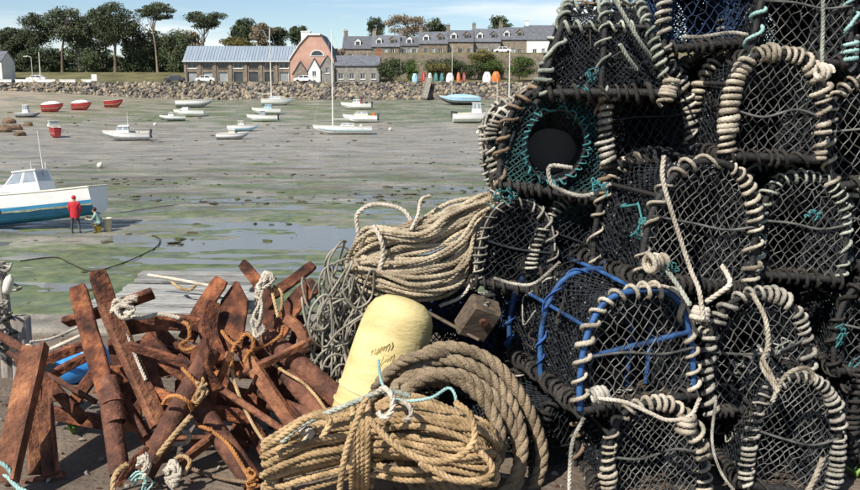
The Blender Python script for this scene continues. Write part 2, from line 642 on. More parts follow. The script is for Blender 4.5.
# thin sheet of water left by the tide
wm = bpy.data.materials.new('shallow_water')
wm.use_nodes = True
n, l = wm.node_tree.nodes, wm.node_tree.links
b = n['Principled BSDF']
b.inputs['Base Color'].default_value = (0.15, 0.15, 0.13, 1)
b.inputs['Roughness'].default_value = 0.10
b.inputs['IOR'].default_value = 1.33
tc = n.new('ShaderNodeTexCoord')
mp = n.new('ShaderNodeMapping')
mp.inputs['Scale'].default_value = (1.0, 2.2, 1)
l.new(tc.outputs['Object'], mp.inputs['Vector'])
q = n.new('ShaderNodeTexNoise')
q.inputs['Scale'].default_value = 3.0
q.inputs['Detail'].default_value = 4
l.new(mp.outputs['Vector'], q.inputs['Vector'])
bp = n.new('ShaderNodeBump')
bp.inputs['Strength'].default_value = 0.20
bp.inputs['Distance'].default_value = 0.03
l.new(q.outputs['Fac'], bp.inputs['Height'])
l.new(bp.outputs['Normal'], b.inputs['Normal'])
mb = MB().add([(-170, 15, MUD - 0.022), (170, 15, MUD - 0.022), (170, 74, MUD - 0.022), (-170, 74, MUD - 0.022)], [(0, 1, 2, 3)])
obj('tidal_water', mb, wm, kind='structure')

# ---- quay the camera stands on
QE = 5.75          # quay edge distance


def quay_material():
    m = mat('quay_ground', (0.24, 0.19, 0.145), (0.085, 0.066, 0.052), (0.16, 0.125, 0.095), scale=2.2, rough=0.95, bump=0.9, bscale=34, detail=10, lo=0.28, hi=0.74)
    return m


mq = quay_material()
mb = MB()
nx, ny = 120, 50
xs = np.linspace(-9, 9, nx)
yy = np.linspace(-4, QE, ny)
gx, gy = np.meshgrid(xs, yy)
gz = np.array([[0.012 * fbm(x, y, 1.1, 1.1, 4, 2.2) for x in xs] for y in yy]) * (1 - sstep(QE - 0.25, QE - 0.05, gy)) * (1 - sstep(8.5, 9, np.abs(gx)))
i, j = np.meshgrid(np.arange(ny - 1), np.arange(nx - 1), indexing='ij')
a = (i * nx + j).ravel()
mb.add(np.stack([gx, gy, gz], -1).reshape(-1, 3), np.stack([a, a + 1, a + nx + 1, a + nx], 1))
for x0, x1, y0, y1 in ((-60, -9, -30, QE), (9, 60, -30, QE), (-9, 9, -30, -4)):
    mb.add([(x0, y0, 0), (x1, y0, 0), (x1, y1, 0), (x0, y1, 0)], [(0, 1, 2, 3)])
mb.add([(-60, QE, 0), (60, QE, 0), (60, QE, -5.9), (-60, QE, -5.9)], [(0, 1, 2, 3)][::-1])
quay = obj('quay', mb, mq, kind='structure')
# coping stones along its edge, and a short masonry spur that carries the plank deck
mb = None
x = -14.0
while x < 14:
    w = random.uniform(0.8, 1.3)
    m_ = MB()
    bevel_box(m_, (x + w / 2, QE + 0.10, -0.13 + random.uniform(0, 0.012)), (w - 0.015, 0.42, 0.34), 0.025)
    obj('coping_stone', m_, M['concrete'], quay)
    x += w
m_ = MB()
bevel_box(m_, (-1.86, QE + 1.0, -2.9), (1.02, 1.38, 5.7), 0.03)
tag(obj('masonry_spur', m_, M['concrete']), 'grey concrete spur at the quay edge under the weathered planks', 'spur')

# gravel and crumbs on the quay
mb = MB()
g = random.Random(3)
for k in range(2000):
    x, y = g.uniform(-2.6, 2.9), g.uniform(2.6, QE - 0.1)
    r = 0.003 + 0.014 * g.random() ** 3
    v, f = ICO[1]
    mb.add(v * np.array([r * g.uniform(0.7, 1.4), r * g.uniform(0.7, 1.4), r * 0.7]) * (1 + 0.2 * rng.standard_normal((len(v), 1))) + np.array((x, y, r * 0.3 + 0.004)), f, k % 2)
obj('gravel', mb, [M['gravel'], M['rust']], kind='stuff')

# ---- seaweed clumps and stones strewn over the flat
mb = MB()
g = random.Random(5)
v1, f1 = ICO[1]
for k in range(6500):
    D = 22 + 120 * g.random() ** 1.3
    x = g.uniform(-0.55, 0.25) * D
    if fbm(x, D, 0.06, 0.20, 3, 5.5) < 0.16 and g.random() < 0.93:
        continue
    s = 0.03 + 0.13 * g.random() ** 3.5 * (0.7 + D / 90)
    if (33 < D < 48 and g.random() < 0.8) or (D > 75 and g.random() < 0.6):
        continue
    z = float(shore(x, D)) + 0.0
    mb.add(v1 * (1 + 0.35 * rng.standard_normal((len(v1), 1))) * np.array((s * g.uniform(0.8, 2.0), s * g.uniform(0.8, 2.0), s * 0.35)) + np.array((x, D, z + 0.01)), f1, 0 if g.random() < 0.8 else 1)
M['wrack'] = mat('wrack', (0.10, 0.085, 0.045), (0.04, 0.035, 0.022), scale=4, rough=0.9)
M['sea_lettuce'] = mat('sea_lettuce', (0.09, 0.115, 0.04), (0.045, 0.06, 0.022), scale=4, rough=0.7)
obj('seaweed', mb, [M['wrack'], M['sea_lettuce']], kind='stuff')

# ---- far shore: hillside, embankment, rock armour
WALL_Y, WALL_TOP = 183.0, 2.1


def hill(x, y):
    x, y = np.asarray(x, float), np.asarray(y, float)
    z = WALL_TOP + (1.0 + 1.3 * sstep(-50, -56, x)) * sstep(188, 206, y)
    z = z + 5.6 * sstep(203.0, 206, y) * sstep(-22, -12, x)
    z = z + 9.0 * sstep(230, 420, y)
    return z


ys = np.concatenate([[WALL_Y + 2.4], np.linspace(187, 240, 54), np.geomspace(244, 1400, 24)])
xs = np.concatenate([np.linspace(-900, -140, 14), np.linspace(-130, 130, 88), np.linspace(140, 900, 14)])
X, Y = np.meshgrid(xs, ys)
Z = hill(X, Y)
n0, n1 = Z.shape
i, j = np.meshgrid(np.arange(n0 - 1), np.arange(n1 - 1), indexing='ij')
a = (i * n1 + j).ravel()
mb = MB().add(np.stack([X, Y, Z], -1).reshape(-1, 3), np.stack([a, a + 1, a + n1 + 1, a + n1], 1))
M['hill_grass'] = mat('hill_grass', (0.185, 0.165, 0.080), (0.085, 0.085, 0.04), (0.135, 0.125, 0.058), scale=0.25, rough=0.95, bump=0.4, bscale=4)
obj('hillside', mb, M['hill_grass'], smooth=True, kind='structure')
mb = MB()
mb.add([(-400, 176, -4), (400, 176, -4), (400, WALL_Y + 2.6, WALL_TOP), (-400, WALL_Y + 2.6, WALL_TOP)], [(0, 1, 2, 3)])
mb.add([(-400, WALL_Y + 2.6, WALL_TOP), (400, WALL_Y + 2.6, WALL_TOP), (400, 188, WALL_TOP + 0.02), (-400, 188, WALL_TOP + 0.02)], [(0, 1, 2, 3)])
obj('embankment', mb, M['stone_d'], kind='structure')
mb = MB()
g = random.Random(11)
v2, f2 = ICO[1]
for k in range(8200):
    t = g.random()
    x = g.uniform(-125, 70)
    r = 0.20 + 0.34 * g.random() ** 1.4
    y = 178.2 + t * 7.0
    z = -2.7 + t * 4.7
    if x < -40:
        z += 0.9 * (1 - t) * sstep(-40, -95, x)
    sc = np.array((r * g.uniform(0.8, 1.5), r, r * g.uniform(0.6, 0.95)))
    vv = v2 * (1 + 0.22 * rng.standard_normal((len(v2), 1))) * sc
    ca, sa = math.cos(g.random() * 6), math.sin(g.random() * 6)
    ax = Matrix.Rotation(g.random() * 6, 3, Vector((g.random() - .5, g.random() - .5, g.random() + 0.1)).normalized())
    vv = vv @ np.array(ax).T
    low = t < 0.28
    mi = g.choices((0, 1, 2, 3), (1, 3, 5, 6) if low else (7, 4, 3, 2.2))[0]
    mb.add(vv + np.array((x, y, z)), f2, mi)
obj('rock_armour', mb, [M['stone_a'], M['stone_b'], M['stone_c'], M['stone_d']], kind='stuff')

# ================================================================== BUILDINGS
M['granite'] = mat('granite', (0.30, 0.245, 0.19), (0.155, 0.125, 0.10), (0.225, 0.185, 0.145), scale=1.6, rough=0.95, bump=0.4, bscale=6)
M['granite_grey'] = mat('granite_grey', (0.30, 0.28, 0.25), (0.17, 0.16, 0.145), scale=1.6, rough=0.95, bump=0.4, bscale=6)
M['pink_render'] = mat('pink_render', (0.60, 0.37, 0.29), (0.46, 0.27, 0.21), scale=0.6, rough=0.9)
M['white_render'] = mat('white_render', (0.78, 0.77, 0.73), (0.66, 0.65, 0.61), scale=0.7, rough=0.9)
M['slate'] = mat('slate', (0.155, 0.165, 0.185), (0.085, 0.09, 0.105), scale=1.2, rough=0.7, stretch=(1, 1, 4), bump=0.3, bscale=6, rv=0.18)
M['metal_roof'] = mat('metal_roof', (0.27, 0.32, 0.38), (0.19, 0.23, 0.28), scale=0.5, rough=0.5, stretch=(6, 0.4, 0.4))
M['glass'] = mat('glass', (0.05, 0.06, 0.075), (0.025, 0.03, 0.04), scale=0.8, rough=0.12, spec=0.6)
M['frame_white'] = mat('frame_white', (0.74, 0.74, 0.71), (0.6, 0.6, 0.57), scale=2, rough=0.6)
M['frame_dark'] = mat('frame_dark', (0.10, 0.085, 0.075), (0.06, 0.05, 0.045), scale=2, rough=0.7)
M['door_paint'] = mat('door_paint', (0.33, 0.36, 0.37), (0.24, 0.26, 0.27), scale=1.5, rough=0.6)
M['brick_red'] = mat('brick_red', (0.36, 0.15, 0.09), (0.22, 0.09, 0.06), scale=2, rough=0.9)


def facade(mb, O, U, N, w, h, ops, depth=0.22, mi=0):
    """wall sheet with real openings (u0, v0, u1, v1) and their reveals"""
    O, U, N = np.array(O, float), np.array(U, float), np.array(N, float)
    V = np.array((0, 0, 1.0))
    uc = sorted({0, w, *[o[0] for o in ops], *[o[2] for o in ops]})
    vc = sorted({0, h, *[o[1] for o in ops], *[o[3] for o in ops]})
    for a0, a1 in zip(uc, uc[1:]):
        for b0, b1 in zip(vc, vc[1:]):
            cu, cv = (a0 + a1) / 2, (b0 + b1) / 2
            if any(o[0] < cu < o[2] and o[1] < cv < o[3] for o in ops):
                continue
            mb.add([O + U * a0 + V * b0, O + U * a1 + V * b0, O + U * a1 + V * b1, O + U * a0 + V * b1], [(0, 1, 2, 3)], mi)
    for (u0, v0, u1, v1) in ops:
        c = [O + U * u0 + V * v0, O + U * u1 + V * v0, O + U * u1 + V * v1, O + U * u0 + V * v1]
        d = [q - N * depth for q in c]
        for k in range(4):
            k2 = (k + 1) % 4
            mb.add([c[k], d[k], d[k2], c[k2]], [(0, 1, 2, 3)], mi)


def window(parent, O, U, N, op, depth=0.18, fm='frame_white', name='window', fill='glass', bars=True):
    O, U, N = np.array(O, float), np.array(U, float), np.array(N, float)
    V = np.array((0, 0, 1.0))
    R = np.stack([U, N, V], 1)
    u0, v0, u1, v1 = op
    c = O + U * (u0 + u1) / 2 + V * (v0 + v1) / 2 - N * (depth - 0.05)
    w, h = u1 - u0, v1 - v0
    t = 0.09
    m_ = MB()
    for s in (-1, 1):
        box(m_, c + U * s * (w / 2 - t / 2), (t, 0.08, h), R)
        box(m_, c + V * s * (h / 2 - t / 2), (w - 2 * t, 0.08, t), R)
    if bars:
        box(m_, c, (0.06, 0.06, h - 2 * t), R)
    box(m_, O + U * (u0 + u1) / 2 + V * (v0 - 0.05) + N * 0.03, (w + 0.2, 0.14, 0.10), R)
    f = obj(name, m_, M[fm], parent)
    p = MB()
    box(p, c - N * 0.045, (w - 0.02, 0.02, h - 0.02), R)
    obj('door_panel' if name == 'door' else 'pane', p, M[fill], f)
    return f


def roof_pair(mb, w, d, eave, ridge, ov=0.3, th=0.16, x0=0.0, y0=0.0):
    """ridge along x over a plan x0..x0+w, y0..y0+d"""
    h = ridge - eave
    L = math.hypot(d / 2, h)
    ang = math.atan2(h, d / 2)
    for s in (-1, 1):
        R = Matrix.Rotation(s * -ang, 3, 'X') if s > 0 else Matrix.Rotation(ang, 3, 'X')
        LL = L + ov
        cy = y0 + d / 2 + s * (d / 4 + ov * math.cos(ang) / 2)
        cz = eave + h / 2 - ov * math.sin(ang) / 2 + th / 2 + 0.02
        box(mb, (x0 + w / 2, cy, cz), (w + 2 * ov * 0.6, LL, th), R)


def house(label, px0, px1, D, zb, eave_z, ridge_z, depth, wall, roof, rows=(), dormers=0, chim=(0.05,), rot=0.0, name='terraced_house', cat='house', group=None, nwin=2, door=False, fm='frame_white', skylights=0):
    """a gabled house, ridge parallel to the shore; origin at its left front corner"""
    x0 = P(px0, 60, D)[0]
    x1 = P(px1, 60, D)[0]
    w = x1 - x0
    root = thing(name, label, cat, (x0, D, zb), group, (0, 0, rot))
    he, hr = eave_z - zb, ridge_z - zb
    O, U, N = (0, 0, 0), (1, 0, 0), (0, -1, 0)
    ops = []
    dops = []
    for (v0, v1) in rows:
        if v1 >= he:
            continue
        for k in range(nwin):
            cu = w * (k + 0.5) / nwin
            ops.append((cu - 0.5, v0, cu + 0.5, v1))
    if door:
        dops.append((w * 0.5 - 0.45, 0.02, w * 0.5 + 0.45, 2.1))
    m_ = MB()
    facade(m_, O, U, N, w, he, ops + dops)
    m_.add([(0, depth, 0), (w, depth, 0), (w, depth, he), (0, depth, he)], [(1, 0, 3, 2)])
    for xx in (0, w):
        m_.add([(xx, 0, 0), (xx, depth, 0), (xx, depth, he), (xx, depth / 2, hr), (xx, 0, he)], [(0, 1, 2, 3, 4) if xx else (4, 3, 2, 1, 0)])
    obj('wall', m_, M[wall], root)
    for o in ops:
        window(root, O, U, N, o, fm=fm)
    for o in dops:
        window(root, O, U, N, o, name='door', fill='door_paint', bars=False)
    m_ = MB()
    roof_pair(m_, w, depth, he, hr)
    rf = obj('roof', m_, M[roof], root)
    for c in chim:
        m_ = MB()
        box(m_, (w * c, depth / 2, hr + 0.45), (0.9, 0.6, 1.7))
        box(m_, (w * c, depth / 2, hr + 1.35), (1.05, 0.75, 0.14))
        for s in (-0.22, 0.22):
            lathe(m_, [(0.11, hr + 1.42), (0.09, hr + 1.85)], 8, Matrix.Translation((w * c + s, depth / 2, 0)))
        obj('chimney', m_, M['brick_red' if c > 0.5 else wall], rf)
    sl = (hr - he) / (depth / 2)
    for k in range(dormers):
        cx = w * (k + 0.5) / dormers
        yd = depth * 0.12
        zd = he + sl * yd
        m_ = MB()
        hw, hh = 0.75, 1.25
        back = depth * 0.42
        # dormer cheeks, front and little gabled roof
        dm = MB()
        facade(dm, (cx - hw, yd, zd - 0.2), U, N, 2 * hw, hh + 0.2, [(0.25, 0.35, 2 * hw - 0.25, hh)], 0.15)
        dm.add([(cx - hw, yd, zd + hh), (cx + hw, yd, zd + hh), (cx, yd, zd + hh + 0.6)], [(0, 1, 2)])
        for s in (-1, 1):
            dm.add([(cx + s * hw, yd, zd - 0.2), (cx + s * hw, back, zd - 0.2), (cx + s * hw, back, zd + hh), (cx + s * hw, yd, zd + hh)], [(0, 1, 2, 3)])
        do = obj('dormer', dm, M['frame_white' if k % 2 == 0 else wall], root)
        rm = MB()
        for s in (-1, 1):
            rm.add([(cx + s * (hw + 0.15), yd - 0.15, zd + hh - 0.1), (cx, yd - 0.15, zd + hh + 0.66), (cx, back + 0.8, zd + hh + 0.66), (cx + s * (hw + 0.15), back + 0.8, zd + hh - 0.1)], [(0, 1, 2, 3)])
        obj('dormer_roof', rm, M[roof], do)
        pm = MB()
        box(pm, (cx, yd + 0.1, zd - 0.2 + (0.35 + hh) / 2), (2 * hw - 0.52, 0.02, hh - 0.37))
        obj('pane', pm, M['glass'], do)
    ang = math.atan2(hr - he, depth / 2)
    for k in range(skylights):
        cx = w * (k + 0.5) / skylights
        sm = MB()
        yd = depth * 0.25
        box(sm, (cx, yd, he + sl * yd + 0.24), (1.0, 1.2, 0.10), Matrix.Rotation(ang, 3, 'X'))
        obj('skylight', sm, M['glass'], rf)
    return root


def zat(py, D):
    return float(P(430, py, D)[2])


# ---- the long two-storey stone shed with its metal roof
D0 = 192.0
sx0, sx1 = P(184, 60, D0)[0], P(291, 60, D0)[0]
W_ = sx1 - sx0
zb = 2.05
he, hr = zat(61.5, D0) - zb, zat(47, D0 + 5) - zb
shed = thing('long_stone_building', 'long two-storey stone building with pale blue-grey metal roof beside the pink gable', 'building', (sx0, D0, zb), None, (0, 0, 0.03))
ops, dops = [], []
nb = 7
for k in range(nb):
    cu = W_ * (k + 0.5) / nb
    ops.append((cu - 0.95, 2.95, cu + 0.95, 4.55))
    dops.append((cu - 0.95, 0.03, cu + 0.95, 2.2))
m_ = MB()
facade(m_, (0, 0, 0), (1, 0, 0), (0, -1, 0), W_, he, ops + dops, 0.3)
m_.add([(0, 10, 0), (W_, 10, 0), (W_, 10, he), (0, 10, he)], [(1, 0, 3, 2)])
for xx in (0, W_):
    m_.add([(xx, 0, 0), (xx, 10, 0), (xx, 10, he), (xx, 5, hr), (xx, 0, he)], [(0, 1, 2, 3, 4) if xx else (4, 3, 2, 1, 0)])
obj('wall', m_, M['granite'], shed)
for k in range(nb + 1):
    m_ = MB()
    box(m_, (min(W_ - 0.2, max(0.2, W_ * k / nb)), -0.09, he / 2), (0.5, 0.18, he - 0.02))
    obj('pier', m_, M['granite'], shed)
for k, o in enumerate(ops):
    window(shed, (0, 0, 0), (1, 0, 0), (0, -1, 0), o, 0.25, fm='frame_dark' if k % 3 else 'frame_white')
for k, o in enumerate(dops):
    window(shed, (0, 0, 0), (1, 0, 0), (0, -1, 0), o, 0.25, fm='frame_white' if k in (1, 2, 6) else 'frame_dark', name='door', fill='door_paint' if k in (0, 1, 2, 6) else 'glass', bars=False)
m_ = MB()
roof_pair(m_, W_, 10, he, hr, 0.5)
rf = obj('roof', m_, M['metal_roof'], shed)
m_ = MB()
for k in range(36):
    xx = W_ * (k + 0.5) / 36
    a_ = math.atan2(hr - he, 5)
    box(m_, (xx, 2.4, he + 2.4 * math.tan(a_) + 0.26), (0.07, math.hypot(5, hr - he), 0.06), Matrix.Rotation(a_, 3, 'X'))
obj('standing_seam', m_, M['metal_roof'], rf, kind='stuff')
m_ = MB()
box(m_, (W_ / 2, -0.62, he - 0.02), (W_ + 0.6, 0.14, 0.14))
obj('gutter', m_, M['frame_white'], shed)

# ---- pink gabled house at its right end (gable towards the harbour)
D1 = 190.5
gx0, gx1 = P(290, 60, D1)[0], P(334, 60, D1)[0]
gw = gx1 - gx0
pk = thing('pink_house', 'tall pink rendered house with stepped gable end and pale verges', 'house', (gx0, D1, zb))
e1, rg = zat(60, D1) - zb, zat(34, D1) - zb
m_ = MB()
gops = [(gw * 0.60, 4.9, gw * 0.60 + 1.2, 6.4), (gw * 0.30, 0.8, gw * 0.30 + 1.1, 2.3)]
facade(m_, (0, 0, 0), (1, 0, 0), (0, -1, 0), gw, e1, [gops[1]], 0.2)
px_ = gw * 0.56
m_.add([(0, 0, e1), (gw, 0, e1), (gw * 0.86, 0, e1 + (rg - e1) * 0.52), (gw * 0.70, 0, rg - 0.3), (gw * 0.42, 0, rg - 0.3), (gw * 0.22, 0, e1 + (rg - e1) * 0.58)], [(0, 1, 2, 3, 4, 5)])
for xx in (0, gw):
    m_.add([(xx, 0, 0), (xx, 12, 0), (xx, 12, e1), (xx, 0, e1)], [(0, 1, 2, 3)])
m_.add([(0, 12, 0), (gw, 12, 0), (gw, 12, e1), (0, 12, e1)], [(0, 1, 2, 3)])
m_.add([(0, 12, e1), (gw, 12, e1), (gw * 0.7, 12, rg - 0.3), (gw * 0.42, 12, rg - 0.3)], [(0, 1, 2, 3)])
obj('wall', m_, M['pink_render'], pk)
window(pk, (0, 0, 0), (1, 0, 0), (0, -1, 0), gops[1])
prof = [(-0.25, e1 - 0.2), (gw * 0.22, e1 + (rg - e1) * 0.58), (gw * 0.42, rg - 0.28), (gw * 0.70, rg - 0.28), (gw * 0.86, e1 + (rg - e1) * 0.52), (gw + 0.25, e1 - 0.2)]
m_ = MB()
for (xa, za), (xb, zb_) in zip(prof, prof[1:]):
    m_.add([(xa, -0.15, za), (xb, -0.15, zb_), (xb, 12.2, zb_), (xa, 12.2, za), (xa, -0.15, za + 0.3), (xb, -0.15, zb_ + 0.3), (xb, 12.2, zb_ + 0.3), (xa, 12.2, za + 0.3)], BOXF)
rf = obj('roof', m_, M['slate'], pk)
m_ = MB()
for (xa, za), (xb, zb_) in list(zip(prof, prof[1:]))[:3]:
    m_.add([(xa, -0.3, za), (xb, -0.3, zb_), (xb, -0.16, zb_), (xa, -0.16, za), (xa, -0.3, za + 0.36), (xb, -0.3, zb_ + 0.36), (xb, -0.16, zb_ + 0.36), (xa, -0.16, za + 0.36)], BOXF)
obj('verge', m_, M['white_render'], rf)
m_ = MB()
box(m_, (gw * 0.36, 1.2, rg - 0.5), (1.9, 1.5, 1.9))
box(m_, (gw * 0.36, 1.2, rg + 0.52), (2.1, 1.7, 0.14))
obj('chimney', m_, M['white_render'], rf)
m_ = MB()
for k in range(10):
    a0 = math.pi * k / 10
    a1 = math.pi * (k + 1) / 10
    c0 = (gw * 0.62, e1 + 0.9)
    for r0, r1 in ((1.25, 1.5),):
        pts = [(c0[0] + r * math.cos(a), c0[1] + r * 0.75 * math.sin(a)) for r, a in ((r0, a0), (r1, a0), (r1, a1), (r0, a1))]
        m_.add([(x, -0.1, z) for x, z in pts] + [(x, 0.02, z) for x, z in pts], BOXF)
box(m_, (gw * 0.62, -0.05, e1 + 0.8), (3.0, 0.1, 0.16))
ar = obj('arched_window', m_, M['white_render'], pk)
m_ = MB()
m_.add([(gw * 0.62 + 1.25 * math.cos(math.pi * k / 10), -0.02, e1 + 0.9 + 1.25 * 0.75 * math.sin(math.pi * k / 10)) for k in range(11)], [tuple(range(11))])
obj('pane', m_, M['glass'], ar)

# ---- two small stone gables in front of it and the grey house to the right


def gable_house(label, pxa, pxb, D, py_e, py_r, py_b, wall, depth=5.0, name='stone_cottage', verge=True):
    x0, x1 = P(pxa, 60, D)[0], P(pxb, 60, D)[0]
    w = x1 - x0
    zb2 = max(zat(py_b, D), 2.05)
    root = thing(name, label, 'house', (x0, D, zb2))
    he2, hr2 = zat(py_e, D) - zb2, zat(py_r, D) - zb2
    m_ = MB()
    op = (w / 2 - 0.4, he2 - 1.3, w / 2 + 0.4, he2 - 0.25)
    facade(m_, (0, 0, 0), (1, 0, 0), (0, -1, 0), w, he2, [op])
    m_.add([(0, 0, he2), (w, 0, he2), (w / 2, 0, hr2)], [(0, 1, 2)])
    m_.add([(0, depth, 0), (w, depth, 0), (w, depth, he2), (w / 2, depth, hr2), (0, depth, he2)], [(4, 3, 2, 1, 0)])
    for xx in (0, w):
        m_.add([(xx, 0, 0), (xx, depth, 0), (xx, depth, he2), (xx, 0, he2)], [(0, 1, 2, 3)])
    obj('wall', m_, M[wall], root)
    window(root, (0, 0, 0), (1, 0, 0), (0, -1, 0), op)
    m_ = MB()
    for s in (-1, 1):
        xa, xb = w / 2 + s * (w / 2 + 0.25), w / 2
        za = he2 - 0.25 * (hr2 - he2) / (w / 2)
        m_.add([(xa, -0.2, za), (xb, -0.2, hr2), (xb, depth + 0.1, hr2), (xa, depth + 0.1, za), (xa, -0.2, za + 0.2), (xb, -0.2, hr2 + 0.2), (xb, depth + 0.1, hr2 + 0.2), (xa, depth + 0.1, za + 0.2)], BOXF)
    obj('roof', m_, M['slate'], root)
    return root


gable_house('small brown stone gabled cottage before the pink wall', 293, 307, 188.8, 73, 62, 84, 'granite', 1.5)
gable_house('small pale gabled cottage with slate roof right of the brown cottage', 308, 320, 188.6, 70, 59, 84, 'white_render', 1.6)
gable_house('small dark slate gable wedged between pale cottage and grey house', 320, 334, 188.9, 67, 56, 84, 'granite_grey', 1.4)
house('grey stone house with two rows of windows behind the rock wall', 335, 379, 189.5, 2.05, zat(66, 189.5), zat(56, 192), 8.5, 'granite_grey', 'slate', rows=((0.7, 1.9), (2.9, 4.0)), nwin=4, chim=(0.97,), name='stone_house')

# ---- the row of terraced houses on the rise
rowsT = ((0.7, 2.0), (3.2, 4.7))
tl = [
    (343, 372, 226, 49, 37, 2, 'granite', 1, 'leftmost house of the slate-roofed terrace, one white dormer'),
    (372, 399, 226, 47, 36, 2, 'granite', 2, 'terraced house with two white dormers, second from the left'),
    (399, 419, 227, 46, 38, 2, 'granite_grey', 1, 'low narrow terraced house third from the left, lowest roof of the row'),
    (419, 447, 226, 44, 32.5, 2, 'granite', 2, 'terraced house with higher slate roof, fourth from the left'),
    (447, 473, 227, 42, 31, 3, 'granite', 2, 'terraced house with two bright dormers in the middle of the row'),
    (473, 500, 228, 42, 29.5, 2, 'granite_grey', 2, 'terraced house behind the left pole, third from right'),
    (500, 526, 229, 40, 28, 2, 'granite', 2, 'terraced house with pale dormers next to the pots'),
    (526, 560, 229, 40, 26, 2, 'white_render', 0, 'white-walled end house of the terrace, mostly behind the lobster pots'),
    (560, 600, 230, 40, 27, 2, 'granite', 2, 'terraced house hidden behind the lobster pots'),
]
for (a0, a1, D, pe, pr, nw, wl_, dm, lb) in tl:
    house(lb, a0, a1 + 0.3, D, float(hill(P(a0, 60, D)[0] + 3, D)) - 0.3, zat(pe, D), zat(pr, D + 4), 8.5, wl_, 'slate', rows=rowsT, dormers=dm, nwin=nw, chim=(0.06,), group=None, door=True)

# ---- white house cut by the left edge of the picture, small white villa in the trees
house('white rendered house at the left edge of the harbour', -50, 1, 187.5, 2.05, zat(61, 187.5), zat(52, 190), 6, 'white_render', 'slate', rows=((0.8, 2.0), (3.0, 4.1)), nwin=5, name='white_house')
house('small white villa half hidden among the pines', 69, 84, 222, 2.9, zat(70, 222), zat(61, 225), 7, 'white_render', 'slate', rows=((0.7, 2.0),), nwin=2, name='white_villa')
# low white walls along the shore road
for (a0, a1, t_, b_, lb) in ((-20, 12, 82, 90, 'white garden wall before the white house'), (16, 56, 88.5, 91, 'long low white wall along the shore road'), (60, 76, 88, 91, 'short low white wall in the middle of the shore road'), (82, 92, 88.3, 91, 'shortest low white wall left of the white sign')):
    D = 186.3
    x0, x1 = P(a0, 85, D)[0], P(a1, 85, D)[0]
    m_ = MB()
    zt = zat(t_, D)
    zt = max(zt, WALL_TOP + 0.55)
    bevel_box(m_, ((x0 + x1) / 2, D, (WALL_TOP - 0.3 + zt) / 2), (x1 - x0, 0.35, zt - WALL_TOP + 0.3), 0.03)
    box(m_, ((x0 + x1) / 2, D, zt + 0.04), (x1 - x0 + 0.1, 0.47, 0.08))
    tag(obj('garden_wall', m_, M['white_render']), lb, 'wall')

# retaining wall on the rise, below the terrace
m_ = MB()
xa, xb = P(372, 60, 203)[0], P(700, 60, 203)[0]
bevel_box(m_, ((xa + xb) / 2, 202.6, 4.9), (xb - xa, 0.8, 6.6), 0.05)
tag(obj('retaining_wall', m_, M['granite']), 'brown stone retaining wall below the terrace of houses', 'wall')

# ================================================================== TREES
M['needles'] = mat('needles', (0.125, 0.145, 0.078), (0.038, 0.052, 0.030), scale=0.5, rough=0.8, rv=0.2)
M['needles_light'] = mat('needles_light', (0.085, 0.105, 0.045), (0.035, 0.05, 0.024), scale=0.5, rough=0.8)
M['leaf_olive'] = mat('leaf_olive', (0.20, 0.17, 0.055), (0.09, 0.085, 0.03), scale=0.5, rough=0.8)
M['leaf_green'] = mat('leaf_green', (0.12, 0.17, 0.04), (0.05, 0.08, 0.025), scale=0.5, rough=0.8)
M['leaf_dark'] = mat('leaf_dark', (0.105, 0.130, 0.060), (0.034, 0.050, 0.025), scale=0.5, rough=0.8)
M['twig_brown'] = mat('twig_brown', (0.34, 0.275, 0.19), (0.18, 0.14, 0.095), scale=0.5, rough=0.9)
M['bark'] = mat('bark', (0.21, 0.15, 0.115), (0.09, 0.065, 0.05), scale=1.5, rough=0.95, stretch=(3, 3, 0.6))
M['bark_pale'] = mat('bark_pale', (0.34, 0.27, 0.21), (0.17, 0.13, 0.10), scale=1.5, rough=0.95, stretch=(3, 3, 0.6))


def leaves(mb, C, n, spread, size, r, flat=1.0):
    """n small leaf blades scattered round the clump centre C"""
    d = r.standard_normal((n, 3))
    d = d / np.linalg.norm(d, axis=1, keepdims=True) * (r.random((n, 1)) ** 0.45)
    p = np.array(C) + d * np.array(spread)
    u = unit(r.standard_normal((n, 3)))
    w = unit(np.cross(u, r.standard_normal((n, 3))))
    u = u * np.array((1, 1, flat))
    s = size * r.uniform(0.6, 1.3, (n, 1))
    a, b_, c = p - u * s - w * s * 0.35, p - w * s * 0.1 + u * s, p + w * s * 0.55
    e = p + u * s * 0.2 - w * s * 0.6
    v = np.stack([a, e, b_, c], 1).reshape(-1, 3)
    f = np.arange(n * 4).reshape(-1, 4)
    mb.add(v, f)


